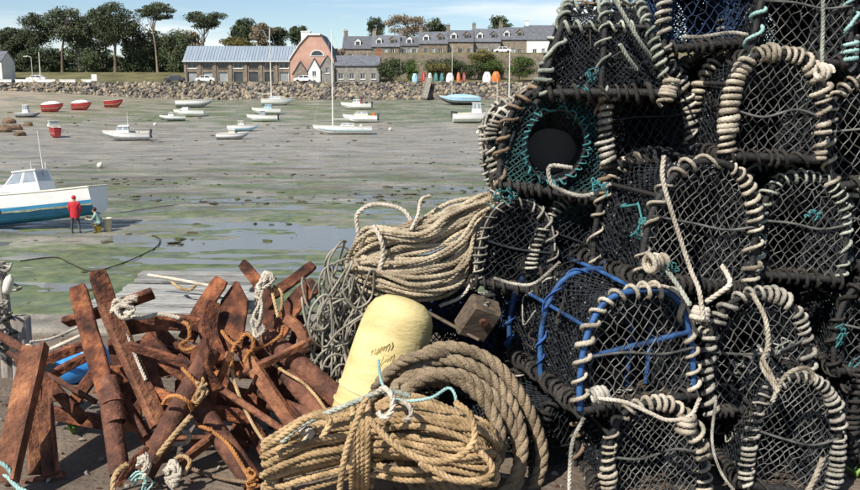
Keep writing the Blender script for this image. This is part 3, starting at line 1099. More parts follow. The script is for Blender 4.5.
def tree(name, label, px, base_py, D, crown, leafm='needles', bark='bark', trunk_r=0.28, n=2200, nclump=16, size=0.38, lean=0.0, seed=1, cat='tree', group='trees on the far shore', limbs=True, fill=0.30):
    """crown = (px0, px1, py_top, py_bottom)"""
    r = np.random.default_rng(seed)
    x = P(px, base_py, D)[0]
    zb = float(hill(x, D)) - 0.2
    root = thing(name, label, cat, (x, D, zb), group)
    cx0, cx1 = P(crown[0], 60, D)[0] - x, P(crown[1], 60, D)[0] - x
    zt, zl = zat(crown[2], D) - zb, zat(crown[3], D) - zb
    cc = np.array(((cx0 + cx1) / 2, 0, (zt + zl) / 2))
    rad = np.array(((cx1 - cx0) / 2, (cx1 - cx0) / 2 * 0.8, (zt - zl) / 2))
    rad[1] = min(rad[1], 5)
    top = cc + np.array((0, 0, rad[2] * 0.3))
    tr = MB()
    path = spline([(0, 0, 0), (lean * 0.3 + top[0] * 0.15, 0, top[2] * 0.4), (top[0] * 0.6 + lean, 0, top[2] * 0.72), top], 0.7)
    k = np.linspace(1, 0.35, len(path))
    tube(tr, path, trunk_r * k * (1 + 0.5 * np.exp(-np.arange(len(path)) / 1.2)), 8)
    lf = MB()
    cl = []
    n, size = int(n * 2.2), size * 0.62
    nclump = int(nclump * 1.5)
    for q in range(nclump):
        d = r.standard_normal(3)
        d = d / np.linalg.norm(d) * (0.35 + 0.60 * r.random() ** 0.5)
        c = cc + d * rad * 0.86
        cl.append(c)
        m = int(n / nclump * r.uniform(0.5, 1.5))
        leaves(lf, c, m, rad * np.array((fill, fill, fill * 0.8)) * r.uniform(0.6, 1.25) + np.array((0.35, 0.35, 0.15)), size, r)
        if limbs and q % 2 == 0:
            s0 = path[int(len(path) * r.uniform(0.55, 0.92))]
            mid = (s0 + c) / 2 + np.array((0, 0, -0.3))
            tube(tr, spline([s0, mid, c], 0.8), np.linspace(trunk_r * 0.4, 0.05, len(spline([s0, mid, c], 0.8))), 5)
    obj('trunk', tr, M[bark], root, smooth=True)
    obj('crown', lf, M[leafm], root)
    return root


tr_list = [
    ('pine_tree', 'tall pine with broad rounded crown, third pine from the left', 63, 80, 210, (42, 92, 4, 44), 'needles', 'bark', 0.34, 3400, 26, 0.36, 0.3),
    ('pine_tree', 'pine with lower spreading crown left of the tall rounded pine', 40, 82, 213, (18, 58, 10, 54), 'needles', 'bark', 0.30, 2600, 20, 0.36, 0.2),
    ('pine_tree', 'dark pine at the left edge above the white house', 12, 82, 214, (-12, 28, 27, 66), 'needles', 'bark', 0.28, 2200, 16, 0.36, 0.0),
    ('pine_tree', 'largest pine with wide dense crown in the middle of the grove', 116, 80, 209, (88, 148, 1, 48), 'needles', 'bark', 0.38, 4000, 30, 0.36, 0.2),
    ('pine_tree', 'slim pine with flat umbrella crown at the right of the grove', 158, 78, 208, (138, 179, 3, 22), 'needles', 'bark_pale', 0.24, 1900, 16, 0.34, -0.8),
    ('pine_tree', 'lone pine with layered flat crown behind the long building', 203, 60, 218, (184, 227, 9, 29), 'needles', 'bark', 0.28, 2000, 16, 0.36, 0.2),
    ('pine_tree', 'thin pine with high sparse crown between the two big pines', 99, 80, 212, (84, 108, 3, 44), 'needles', 'bark_pale', 0.2, 1100, 10, 0.34, 0.1),
    ('pine_tree', 'short pine growing below the largest pine crown', 134, 80, 211, (118, 148, 24, 62), 'needles', 'bark', 0.26, 1900, 14, 0.36, 0.0),
    ('pine_tree', 'pine with middle-height crown right of the tall rounded pine', 80, 80, 212, (66, 95, 18, 50), 'needles', 'bark', 0.24, 1500, 14, 0.36, 0.1),
    ('pine_tree', 'pine with ragged crown filling the gap left of the largest pine', 106, 80, 213, (94, 124, 14, 52), 'needles', 'bark', 0.24, 1600, 14, 0.36, 0.1),
    ('pine_tree', 'low pine under the slim umbrella pine', 148, 80, 212, (136, 166, 32, 62), 'needles', 'bark', 0.22, 1400, 12, 0.36, 0.1),
    ('pine_tree', 'pine with ragged crown between the left edge and the spreading pine', 24, 82, 215, (4, 42, 22, 58), 'needles', 'bark', 0.24, 1600, 14, 0.36, 0.1),
    ('evergreen_tree', 'round dark evergreen left of the long stone building', 175, 80, 206, (159, 192, 27, 74), 'leaf_dark', 'bark', 0.25, 3600, 24, 0.36, 0.0),
    ('evergreen_tree', 'dark bushy evergreen beside the small white villa', 90, 82, 208, (76, 104, 47, 78), 'leaf_dark', 'bark', 0.22, 2400, 18, 0.34, 0.0),
    ('evergreen_tree', 'dark understory tree beneath the lower spreading pine', 40, 82, 211, (20, 60, 44, 78), 'leaf_dark', 'bark', 0.22, 2600, 18, 0.36, 0.0),
    ('evergreen_tree', 'dark thicket tree between the big pine and the flat pine', 136, 80, 214, (118, 160, 50, 78), 'leaf_dark', 'bark', 0.22, 2400, 18, 0.36, 0.0),
    ('evergreen_tree', 'dark shrubby tree at the far left behind the poles', 10, 82, 211, (-6, 26, 55, 80), 'leaf_dark', 'bark', 0.2, 1800, 14, 0.36, 0.0),
    ('bare_tree', 'brown leafless tree between lone pine and round evergreen', 190, 70, 221, (174, 204, 28, 60), 'twig_brown', 'bark', 0.18, 1500, 16, 0.42, 0.0),
    ('autumn_tree', 'olive yellow tree above the long metal roof', 238, 60, 214, (213, 258, 36, 58), 'leaf_olive', 'bark', 0.2, 2600, 18, 0.36, 0.0),
    ('evergreen_tree', 'dark evergreen row tree left above the metal roof', 240, 60, 222, (226, 262, 19, 44), 'leaf_dark', 'bark', 0.2, 2200, 16, 0.36, 0.0),
    ('bare_tree', 'reddish brown bare tree above the metal roof', 264, 60, 217, (252, 276, 21, 50), 'twig_brown', 'bark', 0.18, 1500, 14, 0.42, 0.0),
    ('evergreen_tree', 'small dark evergreen right of the reddish bare tree', 278, 60, 220, (268, 289, 25, 50), 'needles', 'bark', 0.2, 1500, 12, 0.36, 0.0),
    ('evergreen_tree', 'dark evergreen just left of the pink house', 297, 60, 224, (287, 310, 23, 46), 'needles', 'bark', 0.2, 1600, 12, 0.36, 0.0),
    ('spruce_tree', 'pointed dark spruce above the terrace roofs', 375, 55, 240, (366, 385, 15, 40), 'needles', 'bark', 0.2, 1500, 14, 0.34, 0.0),
    ('bare_tree', 'large pale tan tree with thinning leaves above the terrace', 407, 55, 242, (384, 432, 11, 40), 'twig_brown', 'bark_pale', 0.28, 2000, 26, 0.36, 0.0),
    ('evergreen_tree', 'dark tree at the right side of the large tan tree', 437, 55, 243, (426, 449, 17, 38), 'leaf_dark', 'bark', 0.2, 1500, 12, 0.36, 0.0),
    ('evergreen_tree', 'round dark tree above the roofs near the pots', 500, 50, 246, (488, 513, 14, 34), 'leaf_dark', 'bark', 0.2, 1500, 12, 0.36, 0.0),
    ('leafy_shrub', 'olive shrub before the retaining wall above the upright teal dinghies', 437, 78, 196, (424, 450, 60, 78), 'leaf_olive', 'bark', 0.12, 1500, 14, 0.26, 0.0),
    ('leafy_shrub', 'dark shrub before the retaining wall left of the large white dinghy', 474, 78, 197, (462, 484, 60, 79), 'leaf_dark', 'bark', 0.12, 1500, 14, 0.26, 0.0),
    ('leafy_shrub', 'green shrub before the retaining wall above the orange dinghy', 494, 76, 198, (484, 508, 58, 76), 'leaf_green', 'bark', 0.12, 1500, 14, 0.26, 0.0),
    ('leafy_shrub', 'dark green shrub right of the grey stone house', 391, 80, 189, (377, 406, 57, 81), 'leaf_dark', 'bark', 0.14, 2800, 18, 0.26, 0.0),
    ('leafy_shrub', 'bright green tall shrub next to the dark shrub', 410, 80, 189, (402, 418, 58, 82), 'leaf_green', 'bark', 0.12, 1800, 14, 0.24, 0.0),
    ('leafy_shrub', 'green shrub on the bank beside the right pole', 519, 78, 193, (507, 538, 56, 80), 'leaf_green', 'bark', 0.12, 2200, 16, 0.26, 0.0),
    ('leafy_shrub', 'brownish shrub on the bank below the middle terrace houses', 478, 70, 200, (468, 496, 48, 66), 'leaf_olive', 'bark', 0.12, 1600, 14, 0.28, 0.0),
    ('leafy_shrub', 'dark shrub on the bank below the fourth terrace house', 447, 72, 200, (420, 466, 58, 74), 'leaf_dark', 'bark', 0.12, 2200, 18, 0.28, 0.0),
    ('autumn_shrub', 'orange autumn shrub right of the pink house', 338, 60, 205, (333, 345, 46, 60), 'rope_rusty', 'bark', 0.1, 700, 8, 0.24, 0.0),
]
for k, (nm, lb, px, bp_, D, cr, lm, bk, trr, n_, nc, sz, ln) in enumerate(tr_list):
    tree(nm, lb, px, bp_, D, cr, lm, bk, trr, n_, nc, sz, ln, seed=k + 20, group='shrubs on the bank' if 'shrub' in nm else 'trees on the far shore', cat='shrub' if 'shrub' in nm else 'tree', fill=0.38 if 'evergreen' in nm or 'shrub' in nm else 0.31)
# far wood beyond the houses
mb = MB()
r_ = np.random.default_rng(4)
for k in range(420):
    x = r_.uniform(-128, -52)
    y = r_.uniform(219, 236)
    leaves(mb, (x, y, float(hill(x, y)) + 10.0 * r_.random() ** 1.1 * (0.62 + 0.38 * math.sin(x * 0.35))), 120, (1.8, 1.5, 1.3), 0.32, r_)
for k in range(150):
    x = r_.uniform(-190, 190)
    y = r_.uniform(262, 300)
    z = float(hill(x, y))
    leaves(mb, (x, y, z + r_.uniform(0.8, 2.2)), 50, (3.5, 3, 2.6), 0.6, r_)
obj('distant_wood', mb, M['leaf_dark'], kind='stuff')
# grassy scrub line under the grove
mb = MB()
for k in range(220):
    x = r_.uniform(-125, -54)
    y = r_.uniform(211, 218)
    leaves(mb, (x, y, float(hill(x, y)) + 0.4), 40, (1.6, 1.4, 1.1), 0.3, r_)
obj('undergrowth', mb, M['needles_light'], kind='stuff')

# ================================================================== BOATS
M['boat_white'] = mat('boat_white', (0.80, 0.80, 0.78), (0.68, 0.68, 0.65), scale=1.5, rough=0.4, spec=0.5, lo=0.25, hi=0.5)
M['growth'] = mat('growth', (0.30, 0.30, 0.22), (0.12, 0.13, 0.08), scale=3, rough=0.9)
M['boat_cream'] = mat('boat_cream', (0.72, 0.68, 0.58), (0.58, 0.54, 0.44), scale=1.5, rough=0.45)
M['boat_teal'] = mat('boat_teal', (0.055, 0.27, 0.47), (0.03, 0.16, 0.31), (0.045, 0.235, 0.42), scale=2.2, rough=0.55, stretch=(0.5, 1, 3))
M['boat_blue'] = mat('boat_blue', (0.40, 0.62, 0.76), (0.30, 0.52, 0.68), scale=1.5, rough=0.45)
M['boat_dark'] = mat('boat_dark', (0.07, 0.08, 0.10), (0.04, 0.04, 0.05), scale=2, rough=0.5)
M['boat_red'] = mat('boat_red', (0.42, 0.055, 0.05), (0.24, 0.03, 0.03), scale=2, rough=0.5)
M['boat_grey'] = mat('boat_grey', (0.36, 0.39, 0.42), (0.24, 0.26, 0.29), scale=2, rough=0.5)
M['boat_orange'] = mat('boat_orange', (0.65, 0.20, 0.05), (0.5, 0.13, 0.03), scale=2, rough=0.5)
M['deck'] = mat('deck', (0.55, 0.54, 0.50), (0.42, 0.41, 0.37), scale=3, rough=0.8)
M['alloy'] = mat('alloy', (0.62, 0.62, 0.60), (0.5, 0.5, 0.48), scale=4, rough=0.35, metal=0.5)
M['mast_white'] = mat('mast_white', (0.74, 0.72, 0.66), (0.62, 0.6, 0.54), scale=2, rough=0.45)
M['boat_glass_sky'] = mat('boat_glass_sky', (0.34, 0.38, 0.42), (0.22, 0.26, 0.30), scale=2, rough=0.15, spec=0.6)  # pale sky reflection put into the base colour of the panes
M['fender'] = mat('fender', (0.22, 0.24, 0.30), (0.14, 0.15, 0.2), scale=5, rough=0.5)
M['buff'] = mat('buff', (0.55, 0.42, 0.28), (0.4, 0.3, 0.2), scale=3, rough=0.8)
M['yellow_plastic'] = mat('yellow_plastic', (0.70, 0.50, 0.04), (0.6, 0.4, 0.03), scale=5, rough=0.4)


def hull_profile(L, B, H, nst=17):
    t = np.linspace(0, 1, nst)
    b = np.where(t < 0.38, 0.84 + 0.16 * np.sin(t / 0.38 * math.pi / 2), 1 - np.clip((t - 0.38) / 0.62, 0, 1) ** 2.3 * 0.985) * B / 2
    k = H * 0.82 * np.clip((t - 0.62) / 0.38, 0, 1) ** 2.4
    s = H * (1.0 + 0.24 * t ** 2.2)
    return t, b, k, s


def boat(label, loc, heading, L, name='motor_boat', B=None, H=None, top='boat_white', bottom='boat_white', stripe=None, roll=0.0, pitch=0.0, cabin=None, mast=None, outboard=False, cover=None, rail=False, boom=False, group='boats aground in the harbour', cuddy=None, keel=False, wheelhouse=None, junk=None, scale_mast_r=0.06):
    B = B or L * 0.36
    H = H or L * 0.185
    root = thing(name, label, 'boat', loc, group)
    root.rotation_euler = (roll, pitch, heading)
    t, b_, k, s = hull_profile(L, B, H)
    x0 = -L / 2

    def hx(tt, zf):
        return x0 + tt * L * 0.93 + 0.07 * L * zf * tt ** 4
    rows = []
    fr = [0.0, 0.14, 0.42, 0.55, 0.62, 0.95, 1.0]           # height fraction of each girth line
    for f_ in fr:
        z = k + (s - k) * f_
        w = b_ * (0.0 if f_ == 0 else (0.70 + 0.30 * min(1, (f_ / 0.9)) ** 0.7) * (1.0 if f_ > 0.14 else 0.80))
        xx = hx(t, z / (H * 1.24))
        rows.append((xx, w, z))
    hm = MB()
    nst = len(t)
    nr = len(rows)
    for sd in (-1, 1):
        v = np.array([[(rows[q][0][i], sd * rows[q][1][i], rows[q][2][i]) for q in range(nr)] for i in range(nst)]).reshape(-1, 3)
        for q in range(nr - 1):
            i = np.arange(nst - 1)
            a = i * nr + q
            f = np.stack([a, a + nr, a + nr + 1, a + 1], 1)
            mi = 0 if q < 2 else (1 if q == 2 and stripe else (0 if q == 2 else 2))
            hm.add(v, f if sd < 0 else f[:, ::-1], mi)
    tv = [(rows[q][0][0], -rows[q][1][0], rows[q][2][0]) for q in range(nr)] + [(rows[q][0][0], rows[q][1][0], rows[q][2][0]) for q in range(nr)][::-1]
    hm.add(tv, [tuple(range(len(tv)))[::-1]], 2)
    obj('hull', hm, [M[bottom], M[stripe or bottom], M[top]], root, smooth=False)
    # scum left by the tide along the old waterline
    wm_ = MB()
    for sd in (-1, 1):
        for q0, q1 in ((1, 2),):
            a_ = np.stack([rows[q1][0], sd * (rows[q1][1] + 0.006), rows[q1][2] + 0.02], 1)[:-1]
            b2 = np.stack([rows[q1][0], sd * (rows[q1][1] + 0.006), rows[q1][2] - 0.05 * H - 0.02 * np.sin(np.arange(nst) * 1.9 + L)], 1)[:-1]
            nn = len(a_)
            i_ = np.arange(nn - 1)
            f_ = np.stack([i_, i_ + 1, nn + i_ + 1, nn + i_], 1)
            wm_.add(np.concatenate([a_, b2]), f_ if sd > 0 else f_[:, ::-1])
    obj('waterline_growth', wm_, M['growth'], root)
    # rubbing strake
    gm = MB()
    for sd in (-1, 1):
        tube(gm, np.stack([rows[-1][0], sd * rows[-1][1], rows[-1][2]], 1), 0.018 + L * 0.003, 6)
    tube(gm, [(rows[-1][0][0], -rows[-1][1][0], s[0]), (rows[-1][0][0], rows[-1][1][0], s[0])], 0.018 + L * 0.003, 6, ref=(0, 0, 1))
    obj('gunwale', gm, M['boat_white' if top != 'boat_white' else 'boat_cream'], root)
    # deck: foredeck closed, cockpit open behind t0
    t0 = 0.42 if cover is None else 0.05
    dm = MB()
    tt = np.linspace(t0, 0.985, 10)
    bb, ss = np.interp(tt, t, b_), np.interp(tt, t, s)
    xx = np.interp(tt, t, rows[-1][0])
    for i in range(9):
        for sd in (-1, 1):
            q = [(xx[i], 0, ss[i] + 0.03 * L / 5), (xx[i + 1], 0, ss[i + 1] + 0.03 * L / 5), (xx[i + 1], sd * bb[i + 1] * 0.985, ss[i + 1] - 0.012), (xx[i], sd * bb[i] * 0.985, ss[i] - 0.012)]
            dm.add(q, [(0, 1, 2, 3) if sd < 0 else (3, 2, 1, 0)])
    obj('deck', dm, M['deck' if top != 'boat_dark' else 'boat_grey'], root)
    if cover is None:
        cm = MB()
        tt = np.linspace(0.03, t0, 7)
        bb, ss = np.interp(tt, t, b_) * 0.93, np.interp(tt, t, s)
        xx = np.interp(tt, t, rows[-1][0])
        zf = H * 0.42
        for i in range(6):
            for sd in (-1, 1):
                cm.add([(xx[i], sd * bb[i], ss[i] - 0.01), (xx[i + 1], sd * bb[i + 1], ss[i + 1] - 0.01), (xx[i + 1], sd * bb[i + 1] * 0.92, zf), (xx[i], sd * bb[i] * 0.92, zf)], [(0, 1, 2, 3)])
            cm.add([(xx[i], -bb[i] * 0.92, zf), (xx[i + 1], -bb[i + 1] * 0.92, zf), (xx[i + 1], bb[i + 1] * 0.92, zf), (xx[i], bb[i] * 0.92, zf)], [(0, 1, 2, 3)])
        for i in (0, 6):
            cm.add([(xx[i], -bb[i], ss[i] - 0.01), (xx[i], bb[i], ss[i] - 0.01), (xx[i], bb[i] * 0.92, zf), (xx[i], -bb[i] * 0.92, zf)], [(0, 1, 2, 3)])
        obj('cockpit', cm, M['deck'], root)
        m_ = MB()
        box(m_, (x0 + L * 0.22, 0, H * 0.78), (L * 0.06, B * 0.80, 0.04))
        obj('thwart', m_, M['boat_cream'], root)
    else:
        cv = MB()
        tt = np.linspace(0.02, 0.86, 14)
        bb, ss = np.interp(tt, t, b_), np.interp(tt, t, s)
        xx = np.interp(tt, t, rows[-1][0])
        hh = H * 0.38 * np.sin(np.clip(tt / 0.86, 0, 1) * math.pi) ** 0.5
        for i in range(13):
            for sd in (-1, 1):
                for (f0, f1) in ((0, 0.5), (0.5, 1.0)):
                    def cp(ii, f_):
                        return (xx[ii], sd * bb[ii] * 1.02 * f_, ss[ii] + 0.02 + hh[ii] * (1 - f_ ** 1.6) + (0 if f_ < 1 else -0.06))
                    q = [cp(i, f0), cp(i + 1, f0), cp(i + 1, f1), cp(i, f1)]
                    cv.add(q, [(0, 1, 2, 3) if sd < 0 else (3, 2, 1, 0)])
        obj('cover', cv, M[cover], root)
    if keel:
        m_ = MB()
        m_.add([(x0 + L * 0.25, -0.05, -0.02), (x0 + L * 0.6, -0.05, -0.02), (x0 + L * 0.6, 0.05, -0.02), (x0 + L * 0.25, 0.05, -0.02), (x0 + L * 0.25, -0.05, 0.2 * H), (x0 + L * 0.65, -0.05, 0.2 * H), (x0 + L * 0.65, 0.05, 0.2 * H), (x0 + L * 0.25, 0.05, 0.2 * H)], BOXF)
        obj('keel', m_, M[bottom], root)

    def house_block(nm, ta, tb, w, h, rake_f, rake_b, mt, wins=True, z0=None):
        """cabin with raked ends and separate panes"""
        xa, xb = x0 + ta * L, x0 + tb * L
        h = h * (1.25 if L < 8 else 1.0)
        z = (np.interp((ta + tb) / 2, t, s) - 0.02) if z0 is None else z0
        t_ = 0.86
        v = np.array([(xa, -w / 2, z), (xb, -w / 2, z), (xb, w / 2, z), (xa, w / 2, z), (xa + rake_b, -w / 2 * t_, z + h), (xb - rake_f, -w / 2 * t_, z + h), (xb - rake_f, w / 2 * t_, z + h), (xa + rake_b, w / 2 * t_, z + h)])
        m_ = MB().add(v, BOXF)
        c = (v[4] + v[6]) / 2
        box(m_, c + np.array((0, 0, 0.03)), (xb - xa - rake_f - rake_b + 0.16, w * t_ + 0.12, 0.06))
        ho = obj(nm, m_, M[mt], root)
        if wins:
            def pane(p0, p1, p2, p3, nrm):
                n_ = np.array(nrm) * 0.012
                ctr = (p0 + p1 + p2 + p3) / 4
                q = [ctr + (p - ctr) * 0.80 + n_ for p in (p0, p1, p2, p3)]
                mm = MB().add(q + [p - 2 * n_ for p in q], BOXF)
                obj('window', mm, M['boat_glass_sky'], ho)
            lo = 0.42
            e = lambda i, jj: v[i] + (v[jj] - v[i]) * lo
            for sd, (a0, a1, b0, b1) in ((-1, (0, 1, 4, 5)), (1, (3, 2, 7, 6))):
                A0, A1, B1, B0 = e(a0, b0), e(a1, b1), v[b1], v[b0]
                mA, mB_ = (A0 + A1) / 2, (B0 + B1) / 2
                for (p0, p1, p2, p3) in ((A0, mA, mB_, B0), (mA, A1, B1, mB_)):
                    pane(p0, p1, p2, p3, (0, sd, 0.1))
            pane(e(1, 5), e(2, 6), v[6], v[5], unit((h, 0, rake_f)))
            pane(e(0, 4), e(3, 7), v[7], v[4], unit((-h, 0, rake_b)))
        return ho
    if cuddy:
        house_block('cuddy', *cuddy)
    if cabin:
        house_block('cabin', *cabin)
    if wheelhouse:
        house_block('wheelhouse', *wheelhouse)
    if mast:
        tm, hm_ = mast
        zb_ = float(np.interp(tm, t, s))
        m_ = MB()
        xm = x0 + tm * L
        tube(m_, [(xm, 0, zb_ - 0.1), (xm, 0, zb_ + hm_ * 0.5), (xm, 0, zb_ + hm_)], [scale_mast_r, scale_mast_r * 0.9, scale_mast_r * 0.6], 8, ref=(1, 0, 0))
        mo = obj('mast', m_, M['mast_white'], root)
        if boom:
            m_ = MB()
            tube(m_, [(xm, 0, zb_ + 0.9), (xm - L * 0.42, 0, zb_ + 0.85)], 0.045, 6, ref=(0, 0, 1))
            obj('boom', m_, M['mast_white'], mo)
            m_ = MB()
            tube(m_, [(xm, 0, zb_ + hm_ - 0.1), (x0 + L * 0.98, 0, s[-1])], 0.012, 4, ref=(0, 1, 0))
            tube(m_, [(xm, 0, zb_ + hm_ - 0.1), (x0 + 0.05, 0, s[0])], 0.012, 4, ref=(0, 1, 0))
            for sd in (-1, 1):
                tube(m_, [(xm, 0, zb_ + hm_ * 0.9), (xm - 0.1, sd * B / 2 * 0.95, zb_)], 0.010, 4, ref=(1, 0, 0))
                tube(m_, [(xm, 0, zb_ + hm_ * 0.62), (xm, sd * 0.35, zb_ + hm_ * 0.62)], 0.02, 4, ref=(0, 0, 1))
            obj('rigging', m_, M['alloy'], mo)
    if outboard:
        m_ = MB()
        bevel_box(m_, (x0 - 0.16, 0, s[0] + 0.18), (0.30, 0.26, 0.42), 0.05)
        box(m_, (x0 - 0.16, 0, s[0] - 0.25), (0.16, 0.12, 0.6))
        lathe(m_, [(0.0, -0.12), (0.06, -0.1), (0.07, 0.1), (0.0, 0.16)], 8, Matrix.Translation((x0 - 0.2, 0, s[0] - 0.58)) @ Matrix.Rotation(math.pi / 2, 4, 'Y'))
        obj('outboard_motor', m_, M['boat_dark'], root)
    if rail:
        m_ = MB()
        for sd in (-1, 1):
            tt = np.linspace(0.52, 0.96, 9)
            bb, ss = np.interp(tt, t, b_) * 0.93, np.interp(tt, t, s)
            xx = np.interp(tt, t, rows[-1][0])
            tube(m_, np.stack([xx, sd * bb, ss + 0.45], 1), 0.018, 5)
            for i in (0, 2, 4, 6, 8):
                tube(m_, [(xx[i], sd * bb[i], ss[i] - 0.03), (xx[i], sd * bb[i], ss[i] + 0.45)], 0.015, 5, ref=(1, 0, 0))
        obj('guard_rail', m_, M['alloy'], root)
    if junk:
        for (tj, yj, sx_, sy_, sz_, mt) in junk:
            m_ = MB()
            bevel_box(m_, (x0 + tj * L, yj * B, float(np.interp(tj, t, s)) + sz_ / 2 - 0.03), (sx_, sy_, sz_), min(sx_, sy_, sz_) * 0.15)
            obj('gear_box', m_, M[mt], root)
    return root


def at(px, py, dz=0.0):
    g_ = ground_at(px, py)
    g_[2] += dz
    return g_


PI = math.pi


def wlen(px0, px1, loc):
    return (px1 - px0) * loc[1] / FPX


# the big cabin boat on the left
lc = at(30, 222)
lc = np.array((P(18, 222, 43.0)[0], 43.0, MUD + 0.22))
bb_ = boat('white cabin boat with teal-blue bottom leaning on the mud beside two people', lc, PI - 0.03, 8.3, 'cabin_boat', 2.7, 1.36, 'boat_white', 'boat_teal', 'boat_teal', roll=0.08, pitch=0.115, keel=True,
           wheelhouse=(0.29, 0.55, 1.75, 1.02, 0.95, 0.20, 'boat_white'), cuddy=(0.50, 0.74, 1.7, 0.36, 0.5, 0.0, 'boat_white', False), rail=True, mast=(0.305, 2.9), group=None, scale_mast_r=0.028)
m_ = MB()
lathe(m_, [(0.0, -0.30), (0.07, -0.26), (0.10, -0.15), (0.10, 0.15), (0.07, 0.26), (0.0, 0.30)], 12, Matrix.Translation((0.40, 1.42, 0.92)))
tube(m_, [(0.40, 1.42, 1.2), (0.40, 1.33, 1.42)], 0.012, 5, ref=(1, 0, 0))
obj('fender', m_, M['fender'], bb_, smooth=True)
m_ = MB()
for q in range(2):
    tube(m_, [(-1.5 + q * 0.22, -0.5 + q, 2.40), (-1.55 + q * 0.22, -0.5 + q, 2.8)], 0.03, 6, ref=(1, 0, 0))
obj('roof_post', m_, M['alloy'], bb_)

sp = lambda px, py: at(px, py)
L_ = wlen
bl = [
    # label, px0, px1, py, heading, kwargs
    ('white cabin cruiser with thin mast resting alone left of centre', 104, 149, 141, PI + 0.18, dict(cabin=(0.42, 0.72, 1.3, 0.55, 0.4, 0.1, 'boat_white'), mast=(0.45, 2.3), outboard=True, bottom='boat_grey', scale_mast_r=0.035)),
    ('small white half-decked boat left of the pointed white boat', 160, 185, 121, PI + 0.25, dict(cabin=(0.45, 0.68, 1.0, 0.40, 0.25, 0.05, 'boat_white'), bottom='boat_grey')),
    ('white boat with raised bow beneath the long grey-bottomed boat', 174, 204, 116.5, PI + 0.1, dict(cuddy=(0.5, 0.78, 1.3, 0.35, 0.5, 0.05, 'boat_white', False), bottom='boat_white')),
    ('long open white boat with dark bottom at the foot of the rocks', 177, 213, 107.5, 0.06, dict(bottom='boat_grey', cover=None)),
    ('low white open boat, front left of the clustered boats', 217, 249, 139.5, 0.12, dict(cuddy=(0.38, 0.6, 1.1, 0.3, 0.2, 0.0, 'boat_cream', False), outboard=False, bottom='boat_grey')),
    ('white boat with blue-grey side and small cuddy, behind the low open boat', 228, 259, 131.5, 0.08, dict(cuddy=(0.35, 0.55, 1.1, 0.45, 0.2, 0.0, 'boat_cream'), bottom='boat_blue', stripe='boat_blue')),
    ('white motor boat with blue-grey windscreen in the middle of the cluster', 247, 277, 121.5, PI + 0.15, dict(cabin=(0.38, 0.62, 1.3, 0.5, 0.35, 0.1, 'boat_grey'), outboard=True, bottom='boat_white')),
    ('pale motor boat nearest the rocks in the cluster', 252, 281, 114.5, PI + 0.05, dict(cabin=(0.30, 0.60, 1.3, 0.5, 0.35, 0.1, 'boat_blue'), bottom='boat_white')),
    ('white yacht with tall mast beneath the long stone building', 262, 295, 105.5, 0.08, dict(name='sailing_boat', mast=(0.30, 12.2), boom=True, cuddy=(0.25, 0.6, 1.2, 0.35, 0.3, 0.1, 'boat_white'), keel=True, scale_mast_r=0.11)),
    ('small white boat with red cabin top and dark outboard', 341, 371, 109.5, PI + 0.02, dict(cabin=(0.35, 0.62, 1.2, 0.5, 0.3, 0.15, 'boat_white'), outboard=True, junk=((0.36, 0, 0.7, 0.9, 0.75, 'boat_red'), (0.15, 0.1, 0.4, 0.4, 0.4, 'boat_dark')))),
    ('white motor boat with buff canopy behind the long white yacht', 343, 377, 122.5, PI + 0.02, dict(cabin=(0.25, 0.7, 1.5, 0.5, 0.6, 0.2, 'boat_cream'), outboard=True, junk=((0.1, 0, 0.5, 0.8, 0.45, 'boat_orange'),))),
    ('long slim white yacht with tall bare mast in the middle', 313, 372, 134.5, PI + 0.05, dict(name='sailing_boat', B=2.2, H=0.95, mast=(0.66, 11.8), boom=True, keel=True, cuddy=(0.3, 0.55, 1.2, 0.28, 0.4, 0.1, 'boat_white'), bottom='boat_white', stripe='boat_blue', scale_mast_r=0.085)),
    ('light blue boat under a cover by the right end of the rocks', 440, 480, 105.0, PI + 0.05, dict(cover='boat_blue', top='boat_blue', bottom='boat_dark', mast=(0.70, 9.0), scale_mast_r=0.06, H=1.3)),
    ('white fishing boat with upright wheelhouse near the pots', 453, 500, 122.5, 0.05, dict(wheelhouse=(0.40, 0.60, 1.3, 1.15, 0.15, 0.1, 'boat_white'), bottom='boat_white', outboard=True, rail=True, junk=((0.05, 0, 0.6, 0.9, 0.35, 'boat_dark'),))),
    ('tiny white boat between the right pole and the pots', 497, 514, 97.5, 0.0, dict(bottom='boat_white')),
    ('dark red boat standing upright on the mud at left', 42, 66, 137.5, PI / 2 + 0.7, dict(top='boat_red', bottom='boat_red', cuddy=(0.42, 0.70, 1.2, 0.5, 0.3, 0.1, 'boat_cream'), H=1.25)),
    ('grey-blue work boat on the bank at left', 17, 40, 117.5, 0.1, dict(top='boat_grey', bottom='boat_dark', cabin=(0.3, 0.55, 1.2, 0.9, 0.2, 0.1, 'boat_white'))),
]
for (lb, a0, a1, py, hd, kw) in bl:
    lc = at((a0 + a1) / 2, py)
    boat(lb, lc, hd, L_(a0, a1, lc), roll=random.uniform(-0.08, 0.08), **kw)

# red dinghies with white covers on the upper left bank
for (px, py, w, lb) in ((53, 112, 21, 'red dinghy with white cover, leftmost of three on the bank'), (82, 110.5, 19, 'red dinghy with white cover, middle of three on the bank'), (114, 107.5, 18, 'red dinghy with pale seats, rightmost of three on the bank')):
    lc = at(px, py)
    boat(lb, lc, 0.1, L_(0, w, lc), 'dinghy', H=1.15, top='boat_red', bottom='boat_red', cover='boat_white' if px < 100 else None, group='red dinghies on the bank')

# ================================================================== PEOPLE


